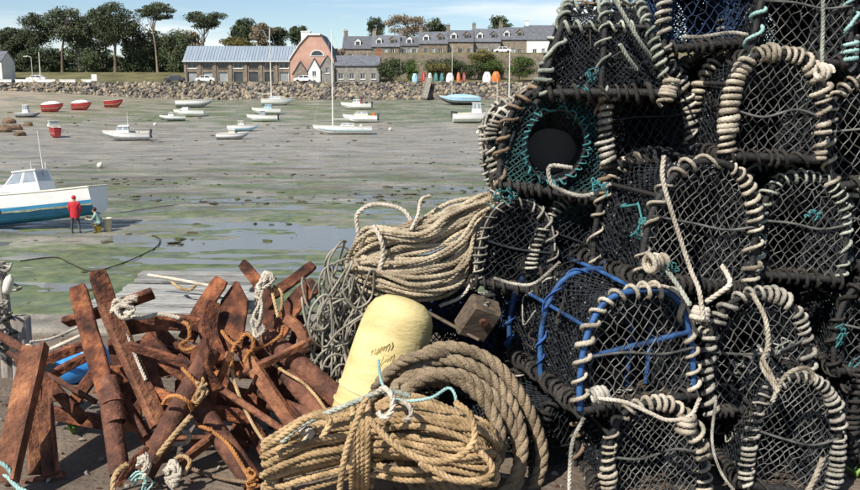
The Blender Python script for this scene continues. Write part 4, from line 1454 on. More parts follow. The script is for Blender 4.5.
def skin_body(joints, edges, root_i, sub=2):
    """joints: list of (xyz, (rx, ry)); returns an evaluated mesh grown with the Skin modifier"""
    me = bpy.data.meshes.new('skeleton')
    me.from_pydata([j[0] for j in joints], edges, [])
    o = bpy.data.objects.new('skeleton', me)
    col.objects.link(o)
    md = o.modifiers.new('skin', 'SKIN')
    md.use_smooth_shade = True
    ss = o.modifiers.new('sub', 'SUBSURF')
    ss.levels = sub
    for i, j in enumerate(joints):
        me.skin_vertices[0].data[i].radius = j[1]
        me.skin_vertices[0].data[i].use_root = (i == root_i)
    dg = bpy.context.evaluated_depsgraph_get()
    dg.update()
    out = bpy.data.meshes.new_from_object(o.evaluated_get(dg))
    bpy.data.objects.remove(o)
    bpy.data.meshes.remove(me)
    return out


M['skin'] = mat('skin', (0.50, 0.31, 0.23), (0.42, 0.25, 0.18), scale=8, rough=0.6)
M['hair'] = mat('hair', (0.06, 0.04, 0.03), (0.03, 0.02, 0.015), scale=20, rough=0.7)
M['jacket_red'] = mat('jacket_red', (0.55, 0.035, 0.045), (0.38, 0.02, 0.03), scale=7, rough=0.7, bump=0.4, bscale=10)
M['jacket_green'] = mat('jacket_green', (0.28, 0.42, 0.36), (0.18, 0.30, 0.27), scale=7, rough=0.7, bump=0.4, bscale=10)
M['trousers'] = mat('trousers', (0.10, 0.095, 0.10), (0.055, 0.055, 0.06), scale=7, rough=0.8)
M['boots'] = mat('boots', (0.16, 0.15, 0.10), (0.09, 0.085, 0.06), scale=7, rough=0.6)


def face_mats(me, fn, mats):
    for m_ in mats:
        me.materials.append(M[m_])
    for p in me.polygons:
        p.material_index = fn(p.center)
        p.use_smooth = True


def hands(mb, wrist, d, side, up, sc=1.0):
    """palm, four fingers and thumb, half curled"""
    d, up = unit(d), unit(up)
    sd = unit(np.cross(d, up)) * side
    w = np.array(wrist)
    for q in range(4):
        b0 = w + d * 0.085 * sc + up * (q - 1.5) * 0.019 * sc
        ln = (0.070, 0.080, 0.075, 0.058)[q] * sc
        tube(mb, [b0 - d * 0.06 * sc, b0, b0 + d * ln * 0.5 + sd * 0.012 * sc, b0 + d * ln * 0.7 + sd * 0.045 * sc], np.array([0.012, 0.0105, 0.010, 0.008]) * sc, 6)
    tube(mb, [w + d * 0.02 * sc, w + d * 0.05 * sc + up * 0.035 * sc, w + d * 0.085 * sc + up * 0.05 * sc + sd * 0.02 * sc], np.array([0.014, 0.012, 0.009]) * sc, 6)
    tube(mb, [w - d * 0.02 * sc, w + d * 0.03 * sc, w + d * 0.085 * sc], np.array([0.026, 0.034, 0.030]) * sc, 8)


def head_parts(root, c, face_dir, r=0.105, hood=None):
    """nose, ears and hair or hood on the head of the body mesh"""
    c, fdir = np.array(c), unit(face_dir)
    up = np.array((0, 0, 1.0))
    sd = np.cross(fdir, up)
    m_ = MB()
    v, f = ICO[2]
    m_.add(v * np.array((r * 0.98, r * 1.0, r * 1.02)) + c - fdir * 0.024 + up * 0.030, f)
    obj('hood' if hood else 'hair', m_, M[hood or 'hair'], root, smooth=True)
    m_ = MB()
    m_.add(v * 0.016 + c + fdir * (r * 0.95) - up * 0.01, f)
    for s in (-1, 1):
        m_.add(v * np.array((0.014, 0.022, 0.03)) + c + sd * s * r * 0.92 - up * 0.005, f)
    obj('nose_and_ears', m_, M['skin'], root, smooth=True)
    m_ = MB()
    for s in (-1, 1):
        m_.add(v * 0.012 + c + fdir * (r * 0.86) + sd * s * 0.036 + up * 0.015, f)
    box(m_, c + fdir * (r * 0.9) - up * 0.05, (0.045, 0.012, 0.010), np.stack([sd, fdir, up], 1))
    obj('eyes_and_mouth', m_, M['hair'], root)


# person in the red jacket: standing on the mud with the back to the camera, facing the boat
pl = at(76, 233.5)
p1 = thing('person', 'person in long red jacket and dark trousers standing by the boat', 'person', (pl[0], pl[1], pl[2] - 0.01))
J = [((0, 0, 0.93), (0.15, 0.12)), ((0, 0.01, 1.12), (0.155, 0.12)), ((0, 0, 1.36), (0.185, 0.13)), ((0, 0.0, 1.50), (0.07, 0.07)), ((0, 0.03, 1.60), (0.085, 0.095)), ((0, 0.03, 1.71), (0.085, 0.095)),
     ((-0.10, 0, 0.86), (0.095, 0.10)), ((-0.15, -0.01, 0.48), (0.066, 0.068)), ((-0.18, 0.03, 0.10), (0.048, 0.05)), ((-0.19, 0.05, 0.05), (0.045, 0.045)), ((-0.20, 0.20, 0.04), (0.042, 0.035)),
     ((0.10, 0, 0.86), (0.095, 0.10)), ((0.13, 0.05, 0.48), (0.066, 0.068)), ((0.19, -0.02, 0.10), (0.048, 0.05)), ((0.20, 0.0, 0.05), (0.045, 0.045)), ((0.22, 0.15, 0.04), (0.042, 0.035)),
     ((-0.20, 0, 1.42), (0.075, 0.075)), ((-0.27, 0.03, 1.14), (0.055, 0.055)), ((-0.22, 0.18, 0.95), (0.042, 0.042)), ((0.20, 0, 1.42), (0.075, 0.075)), ((0.27, 0.05, 1.14), (0.055, 0.055)), ((0.20, 0.22, 0.98), (0.042, 0.042))]
E = [(0, 1), (1, 2), (2, 3), (3, 4), (4, 5), (0, 6), (6, 7), (7, 8), (8, 9), (9, 10), (0, 11), (11, 12), (12, 13), (13, 14), (14, 15), (2, 16), (16, 17), (17, 18), (2, 19), (19, 20), (20, 21)]
bm_ = skin_body(J, E, 0)
face_mats(bm_, lambda c: 3 if c.z < 0.22 else (1 if c.z < 0.84 else (0 if c.z < 1.49 else 2)), ('jacket_red', 'trousers', 'skin', 'boots'))
obj('body', bm_, [], p1)
m_ = MB()
a_ = np.arange(24) / 24 * 2 * PI
prof = [(0.205, 0.165, 0.74), (0.215, 0.17, 0.86), (0.20, 0.155, 1.05), (0.21, 0.15, 1.25), (0.20, 0.14, 1.40), (0.11, 0.10, 1.50)]
v = np.array([[(rx * math.cos(q) * (1 + 0.04 * math.sin(5 * q + z * 9)), ry * math.sin(q) * (1 + 0.05 * math.sin(4 * q + z * 7)) + 0.01, z + (0.012 * math.sin(3 * q) if z < 0.8 else 0)) for q in a_] for rx, ry, z in prof])
i, j = np.meshgrid(np.arange(5), np.arange(24), indexing='ij')
m_.add(v.reshape(-1, 3), np.stack([i * 24 + j, i * 24 + (j + 1) % 24, (i + 1) * 24 + (j + 1) % 24, (i + 1) * 24 + j], -1).reshape(-1, 4))
obj('jacket', m_, M['jacket_red'], p1, smooth=True)
head_parts(p1, (0, 0.03, 1.655), (0, 1, -0.1), hood='jacket_red')
m_ = MB()
hands(m_, (-0.22, 0.18, 0.95), (0.2, 0.8, -0.6), 1, (0, 0.4, 0.9))
hands(m_, (0.20, 0.22, 0.98), (-0.2, 0.8, -0.5), -1, (0, 0.4, 0.9))
obj('hand', m_, M['skin'], p1, smooth=True)

# person crouching under the stern, looking left at the boat
pl = at(99, 232.5)
p2 = thing('person', 'person in pale green top crouching under the boat stern', 'person', (pl[0], pl[1], pl[2] - 0.01))
J = [((0.10, 0, 0.36), (0.145, 0.14)), ((0.06, 0, 0.55), (0.14, 0.13)), ((-0.06, 0, 0.80), (0.165, 0.15)), ((-0.12, 0, 0.92), (0.065, 0.065)), ((-0.17, 0, 1.00), (0.085, 0.09)), ((-0.18, 0, 1.10), (0.085, 0.09)),
     ((0.06, -0.12, 0.36), (0.09, 0.09)), ((-0.27, -0.15, 0.50), (0.068, 0.068)), ((-0.08, -0.15, 0.12), (0.05, 0.05)), ((-0.08, -0.15, 0.055), (0.045, 0.045)), ((-0.24, -0.16, 0.04), (0.042, 0.036)),
     ((0.06, 0.12, 0.36), (0.09, 0.09)), ((-0.25, 0.16, 0.52), (0.068, 0.068)), ((-0.04, 0.15, 0.12), (0.05, 0.05)), ((-0.04, 0.15, 0.055), (0.045, 0.045)), ((-0.20, 0.16, 0.04), (0.042, 0.036)),
     ((-0.07, -0.19, 0.83), (0.07, 0.07)), ((-0.22, -0.24, 0.62), (0.05, 0.05)), ((-0.44, -0.16, 0.64), (0.038, 0.038)), ((-0.07, 0.19, 0.83), (0.07, 0.07)), ((-0.24, 0.24, 0.64), (0.05, 0.05)), ((-0.46, 0.14, 0.70), (0.038, 0.038))]
bm_ = skin_body(J, E, 0)
face_mats(bm_, lambda c: 2 if (c.z > 0.925 or (c.x < -0.36 and c.z > 0.55)) else (3 if c.z < 0.14 else (0 if (c.z > 0.46 and c.x > -0.14) or c.z > 0.60 else 1)), ('jacket_green', 'trousers', 'skin', 'boots'))
obj('body', bm_, [], p2)
head_parts(p2, (-0.175, 0, 1.05), (-1, 0, -0.3))
m_ = MB()
hands(m_, (-0.44, -0.16, 0.64), (-1, 0.1, 0.1), 1, (0, 0, 1))
hands(m_, (-0.46, 0.14, 0.70), (-1, -0.1, 0.1), -1, (0, 0, 1))
obj('hand', m_, M['skin'], p2, smooth=True)


def bucket(label, px, py, mt, h=0.36, r=0.17, lift=0.0):
    lc = at(px, py)
    root = thing('bucket', label, 'bucket', (lc[0], lc[1] - 0.45, lc[2] - 0.01))
    m_ = MB()
    lathe(m_, [(0, 0.01), (r * 0.8, 0), (r, h), (r + 0.02, h), (r + 0.02, h + 0.02), (r - 0.01, h + 0.02), (r * 0.78, 0.03), (0, 0.03)], 18)
    obj('pail', m_, M[mt], root, smooth=True)
    m_ = MB()
    a_ = np.linspace(0, PI, 14)
    tube(m_, np.stack([r * np.cos(a_), 0.12 * np.sin(a_), h + 0.01 - 0.08 * np.sin(a_)], 1), 0.007, 5, ref=(0, 1, 0.3))
    obj('handle', m_, M['alloy'], root)
    return root


bucket('yellow bucket on the mud in front of the crouching person', 101, 231.0, 'yellow_plastic', 0.34, 0.17)
bucket('white bucket standing behind the crouching person', 111.5, 230.0, 'white_plastic', 0.62, 0.20)

# ================================================================== SMALL THINGS OF THE FAR SHORE


def pole(label, px, py_t, py_b, D=None, r=0.07, mt='mast_white', name='pole', arm=None, base=None):
    q = at(px, py_b) if D is None else P(px, py_b, D)
    top = P(px, py_t, q[1])
    root = thing(name, label, 'pole', q)
    h = top[2] - q[2]
    m_ = MB()
    tube(m_, [(0, 0, -0.4), (0, 0, h * 0.5), (0, 0, h)], [r, r * 0.85, r * 0.6], 8, ref=(1, 0, 0))
    lathe(m_, [(r * 1.8, -0.3), (r * 1.8, 0.25), (r, 0.3)], 8)
    obj('shaft', m_, M[mt], root)
    if arm:
        m_ = MB()
        tube(m_, [(0, 0, h - 0.05), (arm * 0.6, 0, h + 0.15), (arm, 0, h + 0.1)], 0.045, 6, ref=(0, 1, 0))
        obj('arm', m_, M[mt], root)
        m_ = MB()
        bevel_box(m_, (arm + 0.2 * np.sign(arm), 0, h + 0.07), (0.6, 0.25, 0.14), 0.03)
        obj('lamp_head', m_, M['frame_white'], root)
    else:
        m_ = MB()
        lathe(m_, [(0, h + 0.08), (r * 1.1, h + 0.04), (r * 1.1, h - 0.04), (r * 0.6, h - 0.06)], 8)
        obj('cap', m_, M[mt], root)
    return root


pole('shorter street lamp of the pair at left on the shore road', 33.5, 57, 90, 188.0, 0.09, 'alloy', 'street_lamp', arm=-1.1)
pole('taller white pole of the pair at left on the shore road', 41.5, 53, 90, 187.7, 0.13)
pole('tall white pole rising from the foot of the rocks beside the pots', 509, 48, 101, None, 0.11)
pole('thin pale pole before the orange dinghy', 497, 80, 112, None, 0.06)
pole('thin pole at the right of the light blue boat', 465, 76, 100, 179.0, 0.06, 'rope_grey')
pole('thin flagpole right of the bright green shrub', 401, 42, 84, 187.5, 0.06, 'rope_grey')

# slanting ramp down the rocks
m_ = MB()
a0, a1 = P(429, 82, 184.5), P(424, 102, 178.0)
dv = a1 - a0
R = frame_from(dv, np.array((1.0, 0, 0)))
c = (a0 + a1) / 2 + np.array((0, -0.5, 0.6))
rt = thing('boat_ramp', 'narrow pale concrete ramp running down the rock wall', 'ramp', c)
box(m_, (0, 0, 0), (0.4, np.linalg.norm(dv), 1.1), R)
obj('slab', m_, M['concrete'], rt)
m_ = MB()
for s in (-1, 1):
    box(m_, R @ np.array((0.16, 0, s * 0.6)), (0.3, np.linalg.norm(dv), 0.14), R)
obj('kerb', m_, M['concrete'], rt)

# dinghies stored upright on the promenade
for k, (px, w, hh, mt, lb) in enumerate([(424, 5, 2.0, 'boat_red', 'small upright red dinghy, leftmost on the promenade rack'), (430, 4, 1.9, 'boat_white', 'small upright white dinghy beside the leftmost red one'), (436, 4.5, 1.9, 'rope_teal', 'first upright teal dinghy on the promenade'), (442, 4.5, 1.9, 'rope_teal', 'second upright teal dinghy on the promenade'),
                                         (450, 8, 1.9, 'boat_white', 'broad white upturned dinghy in the middle of the promenade'), (458.5, 4, 2.0, 'boat_orange', 'upright orange dinghy right of the broad white one'), (464, 3.5, 2.0, 'boat_red', 'slim upright red dinghy near the thin pole'), (487, 9, 2.1, 'boat_white', 'large white upturned dinghy beside the bright orange one'), (496, 9, 2.2, 'boat_orange', 'large bright orange upturned dinghy on the promenade near the pots'), (415, 6, 1.8, 'boat_blue', 'small pale blue dinghy by the bright green shrub')]):
    D = 187.0 + 0.15 * (k % 2)
    q = P(px, 82, D)
    q[2] = WALL_TOP
    w_ = w * D / FPX
    rt = thing('stored_dinghy', lb, 'dinghy', q, 'dinghies stored on the promenade')
    m_ = MB()
    tt = np.linspace(0, 1, 9)
    prof = [(max(0.02, w_ / 2 * math.sin(math.pi * min(1, 0.12 + 0.5 * (1 - q_)) ** 0.9)), q_ * hh) for q_ in tt]
    lathe(m_, prof, 12, Matrix.Diagonal((1, 0.45, 1, 1)))
    obj('hull', m_, M[mt], rt, smooth=True)
    m_ = MB()
    box(m_, (0, -w_ * 0.22, hh * 0.45), (0.06, 0.06, hh * 0.85), Matrix.Rotation(0.1, 3, 'X'))
    obj('keel_strip', m_, M['frame_white'], rt)
    m_ = MB()
    box(m_, (0, 0.1, 0.05), (w_ * 1.1, 0.5, 0.1))
    obj('chock', m_, M['slat_wood'], rt)


def car(label, px, D, mt, L=4.0, rot=0.0):
    q = P(px, 84, D)
    z = float(hill(q[0], D)) if D > 187 else WALL_TOP + 0.02
    root = thing('parked_car', label, 'car', (q[0], D, z), 'cars on the shore road', (0, 0, rot))
    pr = [(-2.0, 0.35), (-2.0, 0.78), (-1.75, 0.88), (-1.2, 0.92), (-0.75, 1.42), (0.75, 1.45), (1.35, 0.95), (1.95, 0.85), (2.0, 0.35)]
    m_ = MB()
    n_ = len(pr)
    v = [(x, -0.82 + (0.16 if z_ > 1.2 else 0), z_) for x, z_ in pr] + [(x, 0.82 - (0.16 if z_ > 1.2 else 0), z_) for x, z_ in pr]
    f = [(k, (k + 1) % n_, n_ + (k + 1) % n_, n_ + k) for k in range(n_)] + [tuple(range(n_))[::-1], tuple(range(n_, 2 * n_))]
    m_.add(v, f)
    bd = obj('body', m_, M[mt], root)
    for s in (-1, 1):
        for (xa, xb, xc, xd) in ((-1.05, -0.1, -0.1, -0.72), (0.0, 1.2, 0.72, 0.0)):
            m_ = MB()
            y0_, y1_ = s * 0.815, s * 0.70
            m_.add([(xa, y0_, 0.98), (xb, y0_, 0.98), (xc, y1_ + s * 0.0, 1.36), (xd, y1_, 1.36)], [(0, 1, 2, 3)])
            m_.v[-1] = m_.v[-1] + np.array((0, s * 0.02, 0))
            obj('side_window', m_, M['glass'], bd)
        for xw in (-1.25, 1.25):
            m_ = MB()
            lathe(m_, [(0, -0.09), (0.22, -0.09), (0.31, -0.07), (0.31, 0.07), (0.22, 0.09), (0, 0.09)], 14, Matrix.Translation((xw, s * 0.78, 0.31)) @ Matrix.Rotation(PI / 2, 4, 'X'))
            obj('wheel', m_, M['rubber'], root)
    return root


car('white car parked before the long stone building', 206, 189.2, 'boat_white')
car('silver white car parked before the pale cottage', 304, 187.4, 'boat_white', rot=0.05)
car('dark car parked at the left end of the long building', 175, 189.0, 'boat_dark')
car('white car parked on the rise before the terrace', 502, 210.0, 'boat_white')
car('white car on the shore road between the two poles', 37.5, 190.0, 'boat_white')
# white roadside sign on the bank
q = P(95, 91, 186.0)
rt = thing('road_sign', 'white upright sign board at the right end of the low walls', 'sign', (q[0], q[1], WALL_TOP))
m_ = MB()
bevel_box(m_, (0, 0, 0.95), (1.1, 0.08, 1.3), 0.02)
obj('board', m_, M['frame_white'], rt)
m_ = MB()
for s in (-1, 1):
    box(m_, (s * 0.4, 0.08, 0.6), (0.08, 0.08, 1.3))
obj('post', m_, M['alloy'], rt)

# mooring chain lying on the mud, marker buoys
m_ = MB()
pts = [at(x_, y_) for x_, y_ in ((20, 262), (55, 258), (70, 264), (92, 272), (118, 266), (140, 257), (156, 248), (160, 240), (152, 236))]
tube(m_, spline([p + np.array((0, 0, 0.03)) for p in pts], 0.25), 0.024, 6)
tag(obj('mooring_rope', m_, M['rope_dark']), 'dark mooring rope curving across the green mud near the quay', 'rope')
m_ = MB()
pts = [at(x_, y_) for x_, y_ in ((115, 214), (180, 205), (260, 203), (330, 205))]
tube(m_, spline([p + np.array((0, 0, 0.02)) for p in pts], 0.4), 0.018, 5)
tag(obj('mooring_rope', m_, M['rope_dark']), 'long thin mooring line stretched across the wet mud behind the boat', 'rope')
for (px, py, lb) in ((100, 168, 'small white buoy on the mud right of the boat antenna'), (155, 126, 'small white buoy near the half-decked boat'), (390, 131, 'small white buoy right of the long slim yacht'), (361, 128, 'white buoy beside the stern of the slim yacht'), (478, 134, 'white buoy beneath the fishing boat')):
    q = at(px, py)
    m_ = MB()
    r = 0.24
    lathe(m_, [(0, -r), (r * 0.6, -r * 0.85), (r, -r * 0.1), (r * 0.9, r * 0.5), (r * 0.35, r), (r * 0.15, r * 1.15), (r * 0.15, r * 1.4), (0, r * 1.42)], 14, Matrix.Translation(q + np.array((0, 0, r * 0.8))) @ Matrix.Rotation(0.5, 4, 'Y'))
    tag(obj('mooring_buoy', m_, M['white_plastic'], smooth=True), lb, 'buoy', 'mooring buoys on the mud')
M['boulder'] = mat('boulder', (0.22, 0.14, 0.09), (0.09, 0.065, 0.045), scale=2, rough=0.95, bump=0.5)
# dark boulders on the shore at the left edge
for k, (px, py, r, lb) in enumerate(((4, 132, 0.9, 'brown weedy boulder cut by the left edge'), (16, 130, 0.75, 'brown weedy boulder second from the left edge'), (28, 126, 0.55, 'smaller brown boulder before the grey-blue boat'), (9, 123, 0.7, 'brown boulder behind the two at the left edge'), (20, 136, 0.6, 'smallest low boulder at the foot of the left rocks'))):
    q = at(px, py)
    m_ = MB()
    blob(m_, (0, 0, 0), (r * 1.3, r, r * 0.75), 0.16, 2)
    o = tag(obj('boulder', m_, M['boulder']), lb, 'boulder', 'boulders at the left shore')
    o.location = (q[0], q[1], q[2] + r * 0.3)

# ================================================================== LOBSTER POTS


def arch_path(W, H, n=64, p=0.62):
    """hoop outline: widest part way up, drawn in a little at the base"""
    e = 0.30 if p > 0.7 else 0.16
    th = np.linspace(PI + e, -e, 400)
    c_, s_ = np.cos(th), np.sin(th)
    x = W / 2 * np.sign(c_) * np.abs(c_) ** p
    z = np.sign(s_) * np.abs(s_) ** 0.86
    z0 = math.sin(e) ** 0.86
    z = H * (z + z0) / (1 + z0)
    q = np.stack([x, np.zeros_like(x), z], 1)
    s = np.concatenate([[0], np.cumsum(np.linalg.norm(np.diff(q, axis=0), axis=1))])
    u = np.linspace(0, s[-1], n)
    return np.stack([np.interp(u, s, q[:, k]) for k in range(3)], 1), s[-1]


def laid_tube(mb, pts, rr, ref, lobe=0.016, sides=8):
    """a tube whose skin carries the three twisted strands of laid rope"""
    p = np.asarray(pts, float)
    T = unit(np.gradient(p, axis=0))
    B = unit(np.cross(T, ref))
    N = np.cross(B, T)
    s = np.concatenate([[0], np.cumsum(np.linalg.norm(np.diff(p, axis=0), axis=1))])
    a = np.arange(sides) / sides * 2 * PI
    R = rr[:, None] * (1 + 0.17 * np.cos(3 * a[None] - 2 * PI * s[:, None] / lobe))
    v = p[:, None] + R[..., None] * (np.cos(a)[None, :, None] * N[:, None] + np.sin(a)[None, :, None] * B[:, None])
    n = len(p)
    i, j = np.meshgrid(np.arange(n - 1), np.arange(sides), indexing='ij')
    k = (j + 1) % sides
    mb.add(v.reshape(-1, 3), np.stack([i * sides + j, i * sides + k, (i + 1) * sides + k, (i + 1) * sides + j], -1).reshape(-1, 4)[:, ::-1])


def lacing(mb, path, core, rr, pitch, r, ref=None, fine=False):
    """rope wound round a bar that follows path"""
    p = resample(path, 0.004)
    s = np.concatenate([[0], np.cumsum(np.linalg.norm(np.diff(p, axis=0), axis=1))])
    n = max(8, int(s[-1] / pitch * 11))
    nc = n
    if fine:
        n = n * 3
    u = np.linspace(0.0, s[-1], n)
    c = np.stack([np.interp(u, s, p[:, k]) for k in range(3)], 1)
    T = unit(np.gradient(c, axis=0))
    rf = np.array((0, 1.0, 0.02)) if ref is None else np.array(ref)
    A = unit(np.cross(T, rf))
    B = np.cross(T, A)
    nk = max(5, nc // 13)
    rate = np.interp(u, np.linspace(0, s[-1], nk), r.choice([0.35, 0.7, 1.0, 1.2, 1.7], nk))
    ph = 2 * PI * np.cumsum(rate) * (u[1] - u[0]) / pitch + r.uniform(0, 6) + np.interp(u, np.linspace(0, s[-1], max(4, nc // 7)), r.uniform(-0.5, 0.5, max(4, nc // 7)))
    rad = core + rr * 0.75 + np.interp(u, np.linspace(0, s[-1], max(4, nc // 9)), np.abs(r.normal(0, 0.008, max(4, nc // 9))))
    q = c + (np.cos(ph) * rad)[:, None] * A + (np.sin(ph) * rad)[:, None] * B
    rad_ = rr * np.interp(u, np.linspace(0, s[-1], max(4, nc // 16)), r.uniform(0.62, 1.28, max(4, nc // 16)))
    if fine:
        laid_tube(mb, q, rad_, T)
    else:
        tube(mb, q, rad_, 6, ref=T)


def net_sheet(mb, fn, su, sv, cell_u, cell_v, rad, r, jit=0.22, keep=None, knots=0.0):
    """diamond net over a surface fn(u, v) -> xyz, u in 0..su, v in 0..sv"""
    nu, nv = max(2, int(round(su / cell_u * 2))), max(2, int(round(sv / cell_v * 2)))
    I, Jn = np.meshgrid(np.arange(nu + 1), np.arange(nv + 1), indexing='ij')
    U = I / nu * su + r.normal(0, cell_u * jit * 0.4, I.shape) * ((I > 0) & (I < nu))
    V = Jn / nv * sv + r.normal(0, cell_v * jit * 0.4, I.shape) * ((Jn > 0) & (Jn < nv))
    pts = fn(U, V)
    ok = keep(pts) if keep is not None else np.ones(I.shape, bool)
    A, B = [], []
    par = (I + Jn) % 2 == 0
    for di, dj in ((1, 1), (1, -1)):
        j0, j1 = (0, nv) if dj > 0 else (1, nv + 1)
        a = pts[:-1, j0:j1]
        b = pts[1:, j0 + dj:j1 + dj] if dj > 0 else pts[1:, 0:nv]
        m = par[:-1, j0:j1] & (ok[:-1, j0:j1] | (ok[1:, 1:] if dj > 0 else ok[1:, 0:nv]))
        A.append(a[m])
        B.append(b[m])
    A, B = np.concatenate(A), np.concatenate(B)
    segs(mb, A, B, rad * r.uniform(0.8, 1.25, len(A)))
    if knots:
        k = pts[par & ok]
        v, f = KNOT
        k = k[r.random(len(k)) < 0.75]
        sc = knots * r.uniform(0.6, 1.7, (len(k), 1, 1))
        vv = (v[None] * sc + k[:, None]).reshape(-1, 3)
        ff = (f[None] + (np.arange(len(k)) * len(v))[:, None, None]).reshape(-1, 3)
        mb.add(vv, ff)


KNOT = (np.array([(1, 0, 0), (-1, 0, 0), (0, 1, 0), (0, -1, 0), (0, 0, 1), (0, 0, -1)], float), np.array([(0, 2, 4), (2, 1, 4), (1, 3, 4), (3, 0, 4), (2, 0, 5), (1, 2, 5), (3, 1, 5), (0, 3, 5)]))


def arch_surf(ap, s_ap, W, L, U, V, inset, sag):
    x = np.interp(U, s_ap, ap[:, 0])
    z = np.interp(U, s_ap, ap[:, 2])
    t = np.abs(np.sin(V / L * 2 * PI))
    sc = 1 - inset - sag * t / (W / 2)
    return np.stack([x * sc, V - L / 2, z * sc + 0.004], -1)


def end_fns(ap, W, H, L, s, lean, seed):
    cz = H * 0.45
    oa = np.concatenate([ap[:, [0, 2]], np.stack([np.linspace(ap[-1, 0], ap[0, 0], 30), np.zeros(30)], 1)])
    ang = np.arctan2(oa[:, 1] - cz, oa[:, 0])
    rad = np.hypot(oa[:, 0], oa[:, 1] - cz)
    o_ = np.argsort(ang)
    ang, rad = ang[o_], rad[o_]

    def rim(x, z):
        return np.interp(np.arctan2(z - cz, x), ang, rad, period=2 * PI)

    def endf(U, V):
        x, z = U - W / 2 * 1.1, V - H * 0.1
        k = np.minimum(1.0, rim(x, z) * 0.985 / np.maximum(np.hypot(x, z - cz), 1e-6))
        xx, zz = x * k, cz + (z - cz) * k
        bul = 0.025 * np.sin(xx * 9 + seed) * np.sin(zz * 8 + seed * 2)
        return np.stack([xx, s * L / 2 - s * lean * zz / H + bul * 0.6, zz], -1)

    def keep(p_):
        return np.hypot(p_[..., 0], p_[..., 2] - cz) < rim(p_[..., 0], p_[..., 2]) * 0.97
    return endf, keep


NETS = {}


def net_set(shape, v):
    """three layers of side net, the parlour eye and the far end net of a pot of standard size"""
    key = (shape > 0.7, v)
    if key not in NETS:
        r = np.random.default_rng(500 + v + 10 * key[0])
        W, H, L, cell = 0.5, 0.46, 0.72, 0.046
        ap, S = arch_path(W, H, p=shape)
        s_ap = np.linspace(0, S, len(ap))
        fn = lambda inset, sag: (lambda U, V: arch_surf(ap, s_ap, W, L, U, V, inset, sag))
        m1 = MB()
        net_sheet(m1, fn(0, 0.025), S, L, cell * 0.72, cell * 0.85, 0.0027, r, knots=0.0058)
        net_sheet(m1, fn(0.05, 0.05), S, L, cell * 0.72, cell * 0.62, 0.0042, r, jit=0.6, knots=0.008)
        net_sheet(m1, fn(0.13, 0.07), S, L, cell * 0.85, cell * 0.75, 0.0055, r, jit=0.8)  # dense extra layer, added to make the pot's inside blacker
        m2 = MB()

        def funnel(U, V):
            a = U * 2 * PI
            rad = 0.06 + 0.17 * (1 - V) ** 1.4
            return np.stack([np.cos(a) * rad, -0.02 + 0.28 * (V - 0.2), H * 0.42 + np.sin(a) * rad * 0.95], -1)
        net_sheet(m2, funnel, 1.0, 1.0, 1 / 26, 0.10, 0.0032, r, jit=0.3, knots=0.006)
        m3 = MB()
        ef, kp = end_fns(ap, W, H, L, 1, 0.035, v)
        net_sheet(m3, ef, W * 1.1, H * 1.2, cell * 0.6, cell * 0.7, 0.0042, r, jit=0.25, keep=kp)
        m1.v = [v_ * np.array((1, 1, 1)) - np.stack([0 * v_[:, 0], v_[:, 1] * 0.097 * v_[:, 2] / H, 0 * v_[:, 0]], 1) for v_ in m1.v]
        out = []
        for nm, m_ in (('side_net', m1), ('inner_net', m2), ('end_net', m3)):
            me = m_.mesh(nm)
            me.materials.append(M['net_black'])
            out.append(me)
        NETS[key] = out
    return NETS[key]


